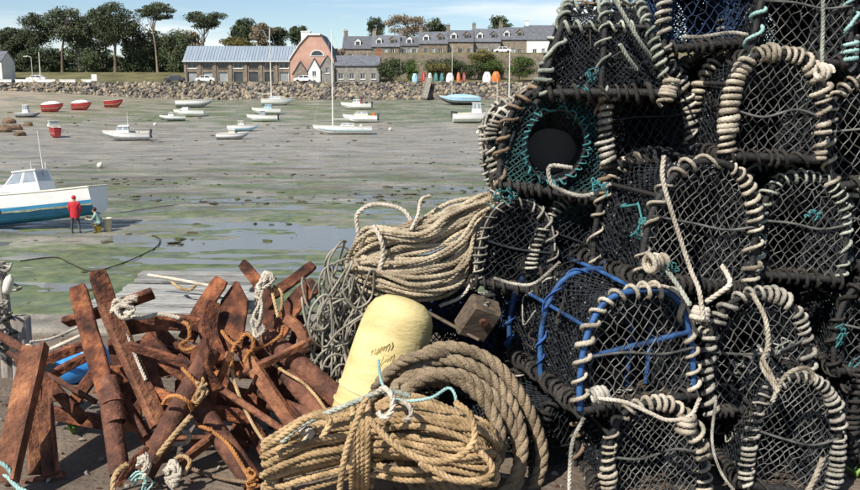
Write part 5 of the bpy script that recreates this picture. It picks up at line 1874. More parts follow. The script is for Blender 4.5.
def lobster_pot(label, px, py, D, yaw, pitch=0.0, roll=0.0, W=0.52, H=0.47, L=0.72, rope='rope_beige', rope2=None, net='net_black', face='net_line', frame='rubber', seed=1, pitch_l=0.045, rr=0.0105, hole=False, side_front=False, lean=0.035, fs=0.905, bare=False, cell=0.05, rails_rope=None, shape=0.62, face_visible=True):
    """a D-shaped pot; the front hoop's middle is set at the photo pixel, at distance D"""
    r = np.random.default_rng(seed)
    W, H, D, rr, pitch_l, cell = W * fs, H * fs, D * fs, rr * 0.80, pitch_l * 0.92, cell * 0.94
    rot = Matrix.Rotation(RAD(yaw), 3, 'Z') @ Matrix.Rotation(RAD(pitch), 3, 'X') @ Matrix.Rotation(RAD(roll), 3, 'Y')
    anchor = Vector((0, -L / 2, H / 2)) if not side_front else Vector((0, 0, H / 2))
    loc = Vector(P(px, py, D)) - rot @ anchor
    root = thing('lobster_pot', label, 'lobster pot', loc, 'lobster pots stacked on the quay', rot.to_euler())
    ap, S = arch_path(W, H, p=shape)
    ends = L / 2
    # hoops leaning a little, the middle one slightly higher
    hoops = []
    for hy, lean_, sc in ((-ends, lean, 1.0), (0.0, 0.0, 1.02), (ends, -lean, 1.0)):
        q = ap.copy()
        q[:, 0] *= sc
        q[:, 2] *= sc
        q += np.stack([0.010 * np.sin(np.linspace(0, 7, len(q)) + r.uniform(0, 6)), lean_ * q[:, 2] / H + 0.008 * np.sin(np.linspace(0, 5, len(q)) + r.uniform(0, 6)), 0 * q[:, 2]], 1)
        q[:, 1] += hy
        hoops.append(q)
    core = 0.0125 if bare else 0.013
    for k, q in enumerate(hoops):
        m_ = MB()
        tube(m_, q, core, 8, ref=(0, 1, 0.02))
        ho = obj('hoop', m_, M[frame], root, smooth=True)
        if bare and k:
            m_ = MB()
            lacing(m_, q, core, 0.0045, 0.09, r)
            obj('rope_lacing', m_, M['rope_blue'], ho, smooth=True)
            continue
        m_ = MB()
        lacing(m_, q, core, rr * r.uniform(0.92, 1.08), pitch_l * r.uniform(0.85, 1.25), r, fine=(k == 0 and rope != 'rope_dark'))
        if r.random() < 0.55:      # a second rope laid along part of the hoop
            a0, a1 = sorted(r.integers(0, len(q), 2))
            if a1 - a0 > 10:
                qq = q[a0:a1] * np.array((1.05, 1, 1.04)) + np.array((0, -0.012, 0))
                tube(m_, qq, rr * 0.9, 6, ref=(0, 1, 0.02))
        obj('rope_lacing', m_, M[(rope2 or rope) if k else rope], ho, smooth=True)
    # base frame: two long rails, two end rails, slats
    W0, W = W, 2 * abs(ap[0, 0])
    m_ = MB()
    for s in (-1, 1):
        tube(m_, [(s * W / 2, -ends, 0), (s * W / 2, 0, 0.004), (s * W / 2, ends, 0)], 0.017, 8, ref=(0, 0, 1))
        tube(m_, [(-W / 2, s * ends, 0), (0, s * ends, 0.003), (W / 2, s * ends, 0)], 0.017, 8, ref=(0, 0, 1))
    bf = obj('base_frame', m_, M['rubber'], root, smooth=True)
    m_ = MB()
    lacing(m_, np.array([(-W / 2, -ends, 0), (W / 2, -ends, 0)]), 0.017, 0.008, 0.045, r, ref=(0, 0, 1))
    for s in (-1,):
        lacing(m_, np.array([(s * W / 2, -ends, 0), (s * W / 2, ends, 0)]), 0.017, 0.009, 0.05, r, ref=(0, 0, 1))
    obj('rubber_binding', m_, M['rope_dark' if rails_rope is None else rails_rope], bf, smooth=True)
    for k in range(6):
        m_ = MB()
        yk = -ends + L * (k + 0.5) / 6
        bevel_box(m_, (0, yk, -0.004 + r.uniform(-0.003, 0.003)), (W, 0.05, 0.016), 0.004)
        obj('slat', m_, M['slat_wood'], bf)
    W = W0
    # long bars along ridge and shoulders
    m_ = MB()
    mr = MB()
    for fr in (0.28, 0.5, 0.72):
        i = int(fr * (len(ap) - 1))
        line = spline([hoops[0][i], hoops[1][i], hoops[2][i]], 0.02)
        tube(m_, line, 0.009, 6, ref=(0, 0, 1) if fr != 0.5 else (1, 0, 0))
        if side_front or (r.random() < 0.4 and not bare):
            lacing(mr, line, 0.009, 0.008, 0.06, r, ref=(0, 0, 1))
    sb = obj('stringer', m_, M[frame], root, smooth=True)
    if mr.v:
        obj('rope_lacing', mr, M[rope], sb, smooth=True)
    # nets: shared sheets, stretched to the size of this pot
    side_me, inner_me, back_me = net_set(shape, seed % 3)
    for nm, me_, mt in (('side_net', side_me, net), ('inner_net', inner_me, net), ('end_net', back_me, net)):
        if lean > 0.05 and nm != 'inner_net':      # ends that slope in more: a net of its own
            me_ = me_.copy()
            co = np.empty(len(me_.vertices) * 3)
            me_.vertices.foreach_get('co', co)
            co = co.reshape(-1, 3)
            co[:, 1] *= (1 - lean / ends * co[:, 2] / 0.46) / (1 - 0.097 * co[:, 2] / 0.46)
            me_.vertices.foreach_set('co', co.ravel())
        o_ = obj(nm, me_, [], root)
        o_.scale = (W / 0.5, L / 0.72, H / 0.46)
        o_.material_slots[0].link = 'OBJECT'
        o_.material_slots[0].material = M[mt]
    s_ap = np.linspace(0, S, len(ap))

    def surf(U, V, inset=0.0, sag=0.025):
        q_ = arch_surf(ap, s_ap, W, L, U, V, inset, sag)
        q_[..., 1] *= 1 - lean / ends * np.clip(q_[..., 2] / H, 0, 1)
        return q_
    # front end net, clamped to the hoop outline
    m_ = MB()
    cz = H * 0.45
    endf, keep = end_fns(ap, W, H, L, -1, lean, seed)
    if not hole:
        net_sheet(m_, endf, W * 1.1, H * 1.2, cell * 0.95, cell * 1.1, 0.0023, r, jit=0.25, keep=keep)
    else:
        net_sheet(m_, endf, W * 1.1, H * 1.2, cell * 0.5, cell * 0.5, 0.0034, r, jit=0.3, keep=lambda p_: keep(p_) & (np.hypot(p_[..., 0], p_[..., 2] - cz) > 0.135))
    obj('end_net', m_, M[face], root)
    # snagged scraps of twine and bits of shell on the netting
    for cname in ('rope_dark', r.choice(['rope_teal', 'rope_grey', 'rope_rusty', 'rope_grey'])):
        for k in range(6 if cname == 'rope_dark' else 3):
            m_ = MB()
            u0, v0 = r.uniform(0.1, 0.9) * S, r.uniform(0.05, 0.95) * L
            pts = surf(u0 + np.cumsum(r.normal(0, 0.035, 7)), np.clip(v0 + np.cumsum(r.normal(0, 0.035, 7)), 0, L), -0.03, 0.0) + r.normal(0, 0.006, (7, 3))
            tube(m_, spline(pts, 0.012), r.uniform(0.0025, 0.0055), 5)
            obj('snagged_twine', m_, M[cname], root, smooth=True)
    m_ = MB()
    n_ = 80
    k_ = surf(r.uniform(0, S, n_), r.uniform(0, L, n_), -0.01, 0.02)
    v_, f_ = KNOT
    vv = (v_[None] * r.uniform(0.5, 1.6, (n_, 6, 1)) * 0.0036 * r.uniform(0.4, 1.6, (n_, 1, 1)) + k_[:, None]).reshape(-1, 3)
    m_.add(vv, (f_[None] + (np.arange(n_) * 6)[:, None, None]).reshape(-1, 3))
    obj('shell_bits', m_, M['shell'], root, kind='stuff')
    # a cord across the front, mid height
    m_ = MB()
    zz = H * r.uniform(0.42, 0.55)
    xw = float(np.interp(zz, ap[:32, 2], -ap[:32, 0])) * 0.99
    yb = -ends + 0.035 * zz / H
    tube(m_, spline([(-xw, yb - 0.01, zz), (-xw * 0.3, yb - 0.016, zz + r.uniform(-0.03, 0.02)), (xw * 0.4, yb - 0.016, zz + r.uniform(-0.03, 0.01)), (xw, yb - 0.01, zz - r.uniform(-0.02, 0.04))], 0.02), 0.0055, 5, ref=(0, 1, 0))
    if not hole:
        obj('cross_cord', m_, M[face], root, smooth=True)
    if bare:
        m_ = MB()
        zb_ = H * 0.52
        tube(m_, [(-W * 0.47, yb + 0.004, zb_ - 0.03), (0, yb + 0.002, zb_), (W * 0.47, yb + 0.004, zb_ + 0.03)], 0.0125, 8, ref=(0, 0, 1))
        for xk in (0.06, 0.24):
            tube(m_, [(xk * W, yb + 0.16, 0.01), (xk * W, yb + 0.12, H * 0.55), (xk * W, yb + 0.16, H * 0.93)], 0.011, 8, ref=(0, 1, 0))
        obj('cross_bar', m_, M[frame], root, smooth=True)
    if hole:
        m_ = MB()
        T_ = Matrix.Translation((0, -ends + 0.0, cz)) @ Matrix.Rotation(-PI / 2, 4, 'X') @ Matrix.Diagonal((0.92, 1.12, 1, 1))
        lathe(m_, [(0.135, -0.03), (0.140, -0.035), (0.142, 0.0), (0.136, 0.10), (0.128, 0.19), (0.124, 0.19), (0.130, 0.10), (0.132, 0.0), (0.130, -0.03), (0.135, -0.03)], 30, T_)
        eo = obj('entrance_tube', m_, M['plastic_black'], root, smooth=True)
        m_ = MB()
        a = np.linspace(0, 2 * PI, 60)
        ring = np.stack([0.145 * 0.92 * np.cos(a), np.full(60, -ends - 0.03), cz + 0.145 * 1.12 * np.sin(a)], 1)
        lacing(m_, ring, 0.001, 0.0042, 0.034, r)
        obj('rope_lacing', m_, M['rope_teal'], eo, smooth=True)
        m_ = MB()
        lathe(m_, [(0.0, 0.188), (0.126, 0.188)], 24, T_)  # black disc added across the bore, standing in for its deep shade
        obj('tube_shade_disc', m_, M['plastic_black'], eo)
    return root


pots = [
    # label, px, py, D, yaw, kwargs
    ('bottom-row pot right under the blue-framed pot, tan lacing', 655, 452, 3.62, 6, dict(W=0.43, H=0.42, rope='rope_beige', rope2='rope_rusty', pitch_l=0.05, rr=0.011, cell=0.032, roll=-3, shape=0.8, seed=11)),
    ('bottom-row pot with fine dark mesh leaning right near the bare ground', 797, 436, 3.66, 2, dict(W=0.39, H=0.50, rope='rope_grey', pitch_l=0.036, rr=0.0085, cell=0.036, roll=9, shape=0.8, seed=12)),
    ('bottom-row pot cut by the right edge of the picture', 893, 408, 3.95, 15, dict(W=0.42, H=0.44, rope='rope_dark', seed=13)),
    ('pot with blue painted frame and white rope lacing', 641, 348, 3.70, 15, dict(W=0.54, H=0.49, L=0.80, frame='frame_blue', rope='rope_beige', bare=True, net='net_black', pitch_l=0.075, rr=0.0105, cell=0.046, roll=-2, shape=0.62, seed=14)),
    ('pot with pale knotted rope right of the blue-framed pot', 760, 352, 3.86, 3, dict(W=0.47, H=0.51, rope='rope_grey', pitch_l=0.05, rr=0.0115, cell=0.046, roll=-6, shape=0.8, seed=15)),
    ('pot at right edge, fourth row, dark lacing', 893, 325, 4.0, 0, dict(W=0.50, H=0.44, rope='rope_dark', seed=16)),
    ('large dark-meshed pot in the third row with its long side showing', 707, 224, 3.92, 17, dict(W=0.56, H=0.55, L=0.82, rope='rope_beige', pitch_l=0.058, rr=0.0105, cell=0.042, roll=7, shape=0.85, seed=17)),
    ('third-row pot with teal twine tangle on its end net', 804, 228, 4.05, 1, dict(W=0.41, H=0.46, rope='rope_green', pitch_l=0.05, rr=0.009, cell=0.042, roll=4, shape=0.62, seed=18)),
    ('third-row pot cut by the right edge', 893, 220, 4.15, 0, dict(W=0.44, H=0.44, rope='rope_green', pitch_l=0.05, shape=0.8, seed=19)),
    ('dim pot at the left of the third row with thin pale lacing', 517, 246, 4.32, -2, dict(W=0.35, H=0.42, L=0.62, rope='rope_grey', pitch_l=0.045, rr=0.007, cell=0.036, face='net_black', roll=10, shape=0.85, seed=20)),
    ('dim pot just right of the leftmost third-row pot', 585, 238, 4.38, 10, dict(W=0.44, H=0.45, rope='rope_grey', pitch_l=0.04, rr=0.0075, cell=0.036, face='net_black', net='net_teal', roll=16, shape=0.85, seed=21)),
    ('second-row pot with big round black entrance tube', 556, 140, 4.30, -4, dict(W=0.50, H=0.50, L=0.66, rope='rope_rusty', rope2='rope_grey', hole=True, net='net_black', face='net_teal', pitch_l=0.05, rr=0.0095, roll=8, shape=0.9, seed=22)),
    ('second-row pot with beige coil-like posts left of the thick-roped pot', 650, 112, 4.30, 10, dict(W=0.44, H=0.46, rope='rope_grey', pitch_l=0.036, rr=0.012, face='net_black', roll=-7, shape=0.8, seed=23)),
    ('second-row pot with the thickest pale rope round its mouth', 778, 106, 4.02, 6, dict(W=0.44, H=0.46, L=0.70, rope='rope_beige', pitch_l=0.038, rr=0.0125, cell=0.042, roll=3, shape=0.66, seed=24)),
    ('second-row pot cut by the right edge with pale lacing', 873, 132, 4.10, 2, dict(W=0.42, H=0.46, rope='rope_beige', pitch_l=0.045, roll=-6, shape=0.8, seed=25)),
    ('leaning pot at the left end of the second row with teal net', 527, 152, 4.66, 4, dict(W=0.36, H=0.48, L=0.45, rope='rope_grey', net='net_teal', face='net_black', pitch_l=0.038, rr=0.009, roll=-20, shape=0.85, seed=26)),
    ('top-row pot with its netted long side to the viewer, left end of the stack', 600, 50, 4.35, 84, dict(W=0.50, H=0.40, L=0.54, rope='rope_green', pitch_l=0.06, rr=0.0095, side_front=True, lean=0.13, net='net_black', rails_rope='rope_dark', seed=27, shape=0.8)),
    ('top-row pot with blue net and pale posts', 712, -2, 4.30, 6, dict(W=0.46, H=0.43, rope='rope_grey', rope2='rope_blue', net='net_blue', face='net_blue', pitch_l=0.05, roll=-5, seed=28)),
    ('top-row pot with teal lacing on its right post', 806, 8, 4.12, 0, dict(W=0.44, H=0.46, rope='rope_pale_teal', rope2='rope_grey', pitch_l=0.05, roll=4, shape=0.62, seed=29)),
    ('top-row pot at the right edge', 897, 20, 4.2, 0, dict(W=0.42, H=0.46, rope='rope_grey', seed=30)),
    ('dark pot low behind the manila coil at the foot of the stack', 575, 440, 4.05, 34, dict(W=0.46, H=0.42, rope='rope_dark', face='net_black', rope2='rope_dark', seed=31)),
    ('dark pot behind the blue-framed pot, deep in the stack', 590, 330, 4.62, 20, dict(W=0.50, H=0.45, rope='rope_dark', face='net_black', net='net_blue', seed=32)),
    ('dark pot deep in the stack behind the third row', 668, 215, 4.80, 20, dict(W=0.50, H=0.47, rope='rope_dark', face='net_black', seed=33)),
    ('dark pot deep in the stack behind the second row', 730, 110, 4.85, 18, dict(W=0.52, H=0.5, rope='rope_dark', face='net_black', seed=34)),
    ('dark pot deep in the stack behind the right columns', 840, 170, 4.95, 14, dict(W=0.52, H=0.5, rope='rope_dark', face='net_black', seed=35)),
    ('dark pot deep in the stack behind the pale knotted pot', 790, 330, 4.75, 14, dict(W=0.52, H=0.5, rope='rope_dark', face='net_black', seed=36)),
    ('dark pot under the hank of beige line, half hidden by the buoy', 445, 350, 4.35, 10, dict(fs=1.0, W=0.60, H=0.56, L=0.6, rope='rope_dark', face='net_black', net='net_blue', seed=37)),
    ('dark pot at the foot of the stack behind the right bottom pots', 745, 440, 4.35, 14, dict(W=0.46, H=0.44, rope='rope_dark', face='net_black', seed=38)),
]
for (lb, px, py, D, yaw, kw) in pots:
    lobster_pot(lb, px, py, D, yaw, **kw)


def rope_line(name, label, ctrl, R, mt, twist=True, step=None, group=None, cat='rope', ref=None):
    """ctrl: (px, py, D) points"""
    k_ = 0.905 if group == GL else 1.0
    p = spline([P(c[0], c[1], c[2] * k_) for c in ctrl], step or R * 0.9)
    m_ = MB()
    if twist:
        rope3(m_, p, R, sides=5, ref=ref)
    else:
        tube(m_, p, R, 7, ref=ref)
    return tag(obj(name, m_, M[mt], smooth=True), label, cat, group)


# loose lines hanging over the pots
GL = 'loose lines on the pots'
rope_line('rope', 'long pale line hanging diagonally across the third-row pot', [(664, 156, 3.62), (663, 180, 3.60), (675, 222, 3.58), (690, 268, 3.55), (699, 290, 3.50), (703, 320, 3.45)], 0.0095, 'rope_white', group=GL)
rope_line('rope', 'pale line dropping diagonally over the topmost left pot', [(607, -12, 3.98), (622, 12, 3.98), (640, 42, 3.98), (650, 56, 4.02)], 0.009, 'rope_green', group=GL)
rope_line('rope', 'short pale line below the topmost left pot', [(620, 44, 4.0), (628, 58, 4.02), (637, 70, 4.06)], 0.009, 'rope_green', group=GL)
rope_line('rope', 'pale green line hanging down the top right pot', [(823, -12, 3.78), (823, 25, 3.80), (822, 55, 3.80), (823, 72, 3.80)], 0.008, 'rope_green', group=GL)
rope_line('rope', 'thick rope looping over the mouth of the pale knotted pot', [(752, 293, 3.62), (765, 318, 3.58), (768, 345, 3.58), (762, 365, 3.56), (772, 382, 3.5), (778, 392, 3.48)], 0.010, 'rope_beige', group=GL)
rope_line('rope', 'rope arching between the pale knotted pot and the leaning bottom pot', [(762, 358, 3.55), (776, 386, 3.5), (772, 402, 3.5), (785, 376, 3.48), (806, 368, 3.48), (815, 380, 3.48)], 0.009, 'rope_beige', group=GL)
rope_line('rope', 'white line slung from the blue-framed pot to the pot below it', [(598, 398, 3.48), (625, 402, 3.42), (650, 413, 3.40), (668, 420, 3.38), (690, 416, 3.4), (700, 398, 3.42)], 0.008, 'rope_white', group=GL)
rope_line('rope', 'pale line hanging straight down left of the bottom tan-laced pot', [(584, 418, 3.5), (573, 440, 3.46), (570, 465, 3.44), (569, 500, 3.42)], 0.008, 'rope_grey', group=GL)
rope_line('rope', 'rope curving down from the third row beside the blue-framed pot', [(655, 258, 3.62), (668, 272, 3.58), (682, 292, 3.55), (690, 305, 3.5)], 0.010, 'rope_green', group=GL)
rope_line('rope', 'short forked rope end between third and fourth rows', [(706, 302, 3.5), (718, 294, 3.5), (730, 284, 3.52), (726, 272, 3.56), (722, 266, 3.6)], 0.010, 'rope_white', group=GL)
rope_line('rope', 'thin rope looping under the pale knotted pot', [(716, 400, 3.5), (712, 440, 3.48), (720, 470, 3.46), (735, 492, 3.42)], 0.006, 'rope_grey', group=GL)
rope_line('rope', 'thick rope tail at the foot of the leaning bottom pot', [(823, 458, 3.42), (815, 478, 3.38), (805, 496, 3.35)], 0.011, 'rope_beige', group=GL)
rope_line('rope', 'rope hanging from the round entrance tube', [(572, 168, 3.86), (551, 166, 3.84), (549, 176, 3.84), (556, 188, 3.85), (585, 196, 3.86), (610, 184, 3.9)], 0.009, 'rope_grey', group=GL)
rope_line('rope', 'thin line across the dim third-row pots', [(494, 278, 4.0), (515, 284, 3.96), (535, 283, 3.94), (560, 262, 3.96)], 0.007, 'rope_grey', group=GL)
rope_line('rope', 'horizontal cord below the blue-net top pot', [(682, 37, 3.9), (702, 37, 3.88), (730, 33, 3.9), (748, 35, 3.9)], 0.008, 'rope_grey', group=GL)
# teal and green twine tangles
for k, (px, py, D, n_, sp_, mt, lb) in enumerate(((815, 215, 3.72, 9, 14, 'rope_teal', 'teal twine tangle on the third-row end net'), (640, 228, 3.62, 8, 16, 'rope_teal', 'small teal twine tangle on the big pot side'), (668, 268, 3.60, 9, 14, 'rope_teal', 'teal twine knot above the blue-framed pot'), (600, 185, 3.85, 8, 18, 'rope_teal', 'teal twine below the round entrance tube'), (840, 335, 3.68, 8, 18, 'rope_teal', 'teal twine at the right beside the pale knotted pot'), (590, 78, 3.95, 10, 17, 'rope_teal', 'teal twine bundle under the topmost left pot'), (505, 195, 4.25, 10, 24, 'rope_teal', 'teal twine on the leaning left pot'), (775, 340, 3.62, 8, 22, 'rope_green', 'pale green twine inside the pale knotted pot'), (485, 300, 4.0, 8, 12, 'rope_grey', 'grey twine snag left of the blue frame'), (748, 415, 3.6, 9, 20, 'rope_dark', 'dark twine below the pale knotted pot'))):
    g = np.random.default_rng(70 + k)
    w_ = np.cumsum(g.normal(0, 1, (n_ * 3, 2)), axis=0) * 0.5
    w_ = (w_ - w_.mean(0)) / (np.abs(w_).max() + 1) * sp_ * 1.3 + g.normal(0, sp_ * 0.12, w_.shape)
    pts = [P(px + a_, py + b_, (D + g.normal(0, 0.012)) * 0.905) for a_, b_ in w_]
    m_ = MB()
    tube(m_, spline(pts, 0.006), 0.0032, 5)
    tag(obj('twine', m_, M[mt], smooth=True), lb, 'twine', 'twine tangles on the pots')
# seized turns of thick rope
for k, (px, py, D, vert, n_, mt, lb) in enumerate(((656, 262, 3.58, 0, 5, 'rope_beige', 'thick beige rope turns at the left of the big third-row pot'), (700, 315, 3.50, 1, 3, 'rope_white', 'pale rope turns at the upper right of the blue-framed pot'), (686, 425, 3.40, 1, 5, 'rope_beige', 'thick rope turns under the blue-framed pot'), (600, 394, 3.52, 0, 4, 'rope_grey', 'rope turns at the lower left of the blue-framed pot'), (824, 72, 3.78, 0, 3, 'rope_white', 'white rope turns under the top right pot'), (668, 92, 3.98, 1, 7, 'rope_beige', 'beige rope turns on the post between the second-row pots'))):
    g = np.random.default_rng(170 + k)
    c = P(px, py, D * 0.905)
    ln = n_ * 0.017 / 2
    d_ = np.array((0.25, 0.1, 1.0)) if vert else np.array((1.0, 0.3, 0.15))
    d_ = unit(d_ + g.normal(0, 0.15, 3))
    m_ = MB()
    lacing(m_, np.array([c - d_ * ln, c + d_ * ln]), 0.012, 0.0095, 0.018, g, ref=(0, 1.0, 0.1), fine=True)
    tag(obj('rope_turns', m_, M[mt], smooth=True), lb, 'rope', 'seized rope turns on the pots')

# ================================================================== ROPE HEAPS
# hank of beige line hanging over the dark pot
g = np.random.default_rng(5)
ctrl = []
for k in range(44):
    f = g.random()                      # how far this loop sags
    d = g.normal(0, 0.07)
    j = lambda s=3.0: g.normal(0, s)
    D = 4.15
    top_l = (372 + j(5), 240 + j(6) + f * 4)
    ctrl += [
        P(487 + j(3), 200 + j(4) + 6 * f, D + d * 0.35),
        P(455 + j(3), 213 + j(4) + 14 * f * g.random(), D - 0.05 + d * 0.7),
        P(415 + j(4), 229 + j(4) + 20 * f * g.random(), D - 0.10 + d),
        P(top_l[0], top_l[1], D - 0.05 + d),
        P(351 + j(4) + 10 * (1 - f), 258 + j(6), D + 0.03 + d * 0.8),
        P(374 + j(6), 254 + 30 * f + j(4), D - 0.10 - 0.08 * f + d * 0.6),
        P(415 + j(6), 240 + 60 * f + j(3), D - 0.14 - 0.10 * f + d * 0.5),
        P(455 + j(5), 226 + 62 * f + j(3), D - 0.10 - 0.08 * f + d * 0.5),
        P(478 + j(3), 212 + 28 * f + j(3), D - 0.03 - 0.05 * f + d * 0.5),
    ]
m_ = MB()
rope3(m_, spline(ctrl, 0.012), 0.0108, sides=5, ref=(0.1, 0.98, 0.15))
hk = thing('rope_hank', 'hank of beige line hung in loops above the yellow buoy', 'rope', P(420, 300, 4.2))
obj('coil', m_, M['rope_hank'], hk, local=False, smooth=True)
m_ = MB()
rope3(m_, spline([P(358, 232, 4.05), P(357, 215, 4.05), P(371, 205, 4.05), P(390, 206, 4.06), P(404, 211, 4.06), P(412, 222, 4.05)], 0.012), 0.011, sides=5)
rope3(m_, spline([P(374, 226, 3.95), P(381, 240, 3.92), P(383, 255, 3.92), P(378, 275, 3.93)], 0.012), 0.012, sides=5)
rope3(m_, spline([P(411, 230, 3.98), P(418, 215, 4.0), P(421, 200, 4.05), P(430, 196, 4.1)], 0.012), 0.009, sides=5)
rope3(m_, spline([P(474, 250, 4.0), P(474, 275, 3.98), P(462, 296, 3.98), P(440, 306, 4.02)], 0.012), 0.009, sides=5)
obj('loose_end', m_, M['rope_white'], hk, local=False, smooth=True)

# grey thin line heap spilling down on the left of the buoy
ctrl = []
g = np.random.default_rng(8)
for k in range(46):
    t = g.random()
    cx, cy = 345 + g.normal(0, 17) - 14 * t, 268 + 120 * t
    D = 4.12 - 0.05 * t + g.normal(0, 0.06)
    a = g.uniform(0, 6.28)
    for q in range(5):
        ctrl.append(P(cx + math.cos(a + q * 1.2) * 16, cy + math.sin(a + q * 1.2) * 24, D + 0.04 * math.sin(q * 2.0 + a)))
m_ = MB()
tube(m_, spline(ctrl, 0.02), 0.0056, 5)
tag(obj('line_heap', m_, M['rope_old'], smooth=True), 'heap of thin grey line spilling down left of the yellow buoy', 'rope')
# knitted net pile it lies on, down to the ground
m_ = MB()
g = np.random.default_rng(9)
ctrl = []
for k in range(60):
    t = g.random()
    a = g.uniform(0, 6.28)
    rad = 0.30 * (0.5 + 0.5 * t)
    z = 0.04 + 0.55 * (1 - t)
    for q in range(4):
        aa = a + q * 1.4
        ctrl.append(np.array(((350 - 430) / 900 * 4.3 + math.cos(aa) * rad * g.uniform(0.5, 1.0), 4.42 + math.sin(aa) * rad * 0.7, z + 0.03 * math.sin(q * 3))))
tube(m_, spline(ctrl, 0.025), 0.010, 5)
tag(obj('line_heap', m_, M['net_line'], smooth=True), 'dark grey heap of old line on the quay behind the buoy', 'rope')

# big three-strand manila coil leaning on the stack: loops gathered at the upper left, fanning out to the right
g = np.random.default_rng(12)
ctrl = []
RK = [549, 531, 512, 489]
for k, rk in enumerate(RK):
    for q in range(10):
        kk = q / 10
        rx_ = rk * (1 - kk) + RK[(k + 1) % len(RK)] * kk
        lx = 392 + 5 * math.sin(k * 2.1)
        rx = (rx_ - lx) / 2
        cx = (rx_ + lx) / 2
        ry = 34 + (rx_ - 470) * 0.72
        cy = 440 + (rx_ - 480) * 0.10
        a = PI * 1.02 - q * 2 * PI / 10
        tilt = 0.22 * math.cos(a)
        D = 3.46 - 0.0035 * (549 - rx_) + 0
        ctrl.append(P(cx + rx * math.cos(a) + g.normal(0, 1.3), cy - ry * (math.sin(a) - tilt) + g.normal(0, 1.3) - 8, D + 0.06 * math.sin(a) + g.normal(0, 0.010)))
m_ = MB()
p = spline(ctrl, 0.014)
rope3(m_, p, 0.0265, pitch=0.14, sides=8, ref=(0.1, 0.98, 0.15))
tag(obj('rope_coil', m_, M['rope_manila'], smooth=True), 'coil of thick brown three-strand rope leaning on the pots', 'rope')
g = np.random.default_rng(13)
ctrl = []
for k in range(5):
    for q in range(6):
        a = PI * 1.15 - q * 0.44
        ctrl.append(P(432 + 2 * k + (62 - 4 * k) * math.cos(a) + g.normal(0, 3), 402 - (48 - 7 * k) * math.sin(a) + g.normal(0, 2), 3.40 + 0.03 * k + 0.04 * (q % 2)) if k % 2 == 0 else P(432 + 2 * k + (62 - 4 * k) * math.cos(PI * 1.15 - (5 - q) * 0.44), 402 - (48 - 7 * k) * math.sin(PI * 1.15 - (5 - q) * 0.44), 3.42 + 0.03 * k))
m_ = MB()
rope3(m_, spline(ctrl, 0.014), 0.024, pitch=0.13, sides=7, ref=(0.1, 0.98, 0.15))
tag(obj('rope_coil', m_, M['rope_manila'], smooth=True), 'smaller grey-brown rope loops between buoy and thick coil', 'rope')

# tan hank in the foreground, tied round the middle
g = np.random.default_rng(15)
ctrl = []
ang0 = 0.0


def hank_pt(f, phi, rho):
    """f 0..1 left to right along the hank, phi/rho place in the cross-section"""
    cxp = 268 + 226 * f
    cyp = 470 - 22 * math.sin(f * PI * 0.95) - 8 * f
    pinch = 1 - 0.30 * math.exp(-((f - 0.42) / 0.10) ** 2)
    ry = 52 * pinch * (0.55 + 0.45 * math.sin(PI * min(1, max(0, f * 0.92 + 0.04))))
    rd = 0.155 * pinch
    return P(cxp, cyp - math.sin(phi) * ry * rho, 3.17 - math.cos(phi) * rd * rho)


nl = 40
for k in range(nl):
    ph = -0.9 + 3.6 * g.random()
    rho = 0.72 + 0.30 * g.random()
    ph2 = ph + g.normal(0, 0.35)
    rho2 = g.uniform(0.25, 0.8)
    sh = g.normal(0, 0.02)
    for f in (0.03, 0.18, 0.34, 0.46, 0.62, 0.82, 0.96):
        ctrl.append(hank_pt(f + sh + (0.02 * g.normal() if f in (0.03, 0.96) else 0), ph + 0.35 * (f - 0.4) * g.normal(), rho))
    for f in (0.97, 0.75, 0.5, 0.42, 0.25, 0.06):
        ctrl.append(hank_pt(f + sh, ph2, rho2))
m_ = MB()
rope3(m_, spline(ctrl, 0.011), 0.0125, pitch=0.062, sides=5, ref=(0.1, 0.98, 0.15))
hk = thing('rope_hank', 'bundle of tan laid rope tied round the middle, front of the quay', 'rope', P(380, 520, 3.3))
obj('bundle', m_, M['rope_tan'], hk, local=False, smooth=True)
m_ = MB()
ctrl = []
for k in range(4):
    for q in range(9):
        a = q / 9 * 2 * PI
        kk = k + q / 9
        ctrl.append(hank_pt(0.37 + 0.022 * kk, a - 1.2, 1.16))
rope3(m_, spline(ctrl, 0.011), 0.013, pitch=0.062, sides=5, ref=(1.0, 0.12, 0.1))
rope3(m_, spline([P(366, 398, 2.95), P(355, 425, 2.92), P(345, 455, 2.91), P(338, 500, 2.93)], 0.011), 0.012, pitch=0.062, sides=5)
rope3(m_, spline([P(370, 420, 2.95), P(395, 445, 2.91), P(425, 460, 2.90), P(455, 458, 2.91), P(474, 440, 2.93), P(470, 415, 2.97), P(455, 402, 3.01)], 0.011), 0.013, pitch=0.062, sides=5)
rope3(m_, spline([P(420, 462, 2.90), P(455, 480, 2.89), P(486, 478, 2.90), P(492, 466, 2.93), P(478, 450, 2.95)], 0.011), 0.013, pitch=0.062, sides=5)
rope3(m_, spline([P(268, 446, 2.98), P(290, 430, 2.96), P(312, 416, 2.96), P(330, 420, 2.95), P(322, 438, 2.93)], 0.011), 0.012, pitch=0.062, sides=5)
obj('tie', m_, M['rope_tan'], hk, local=False, smooth=True)
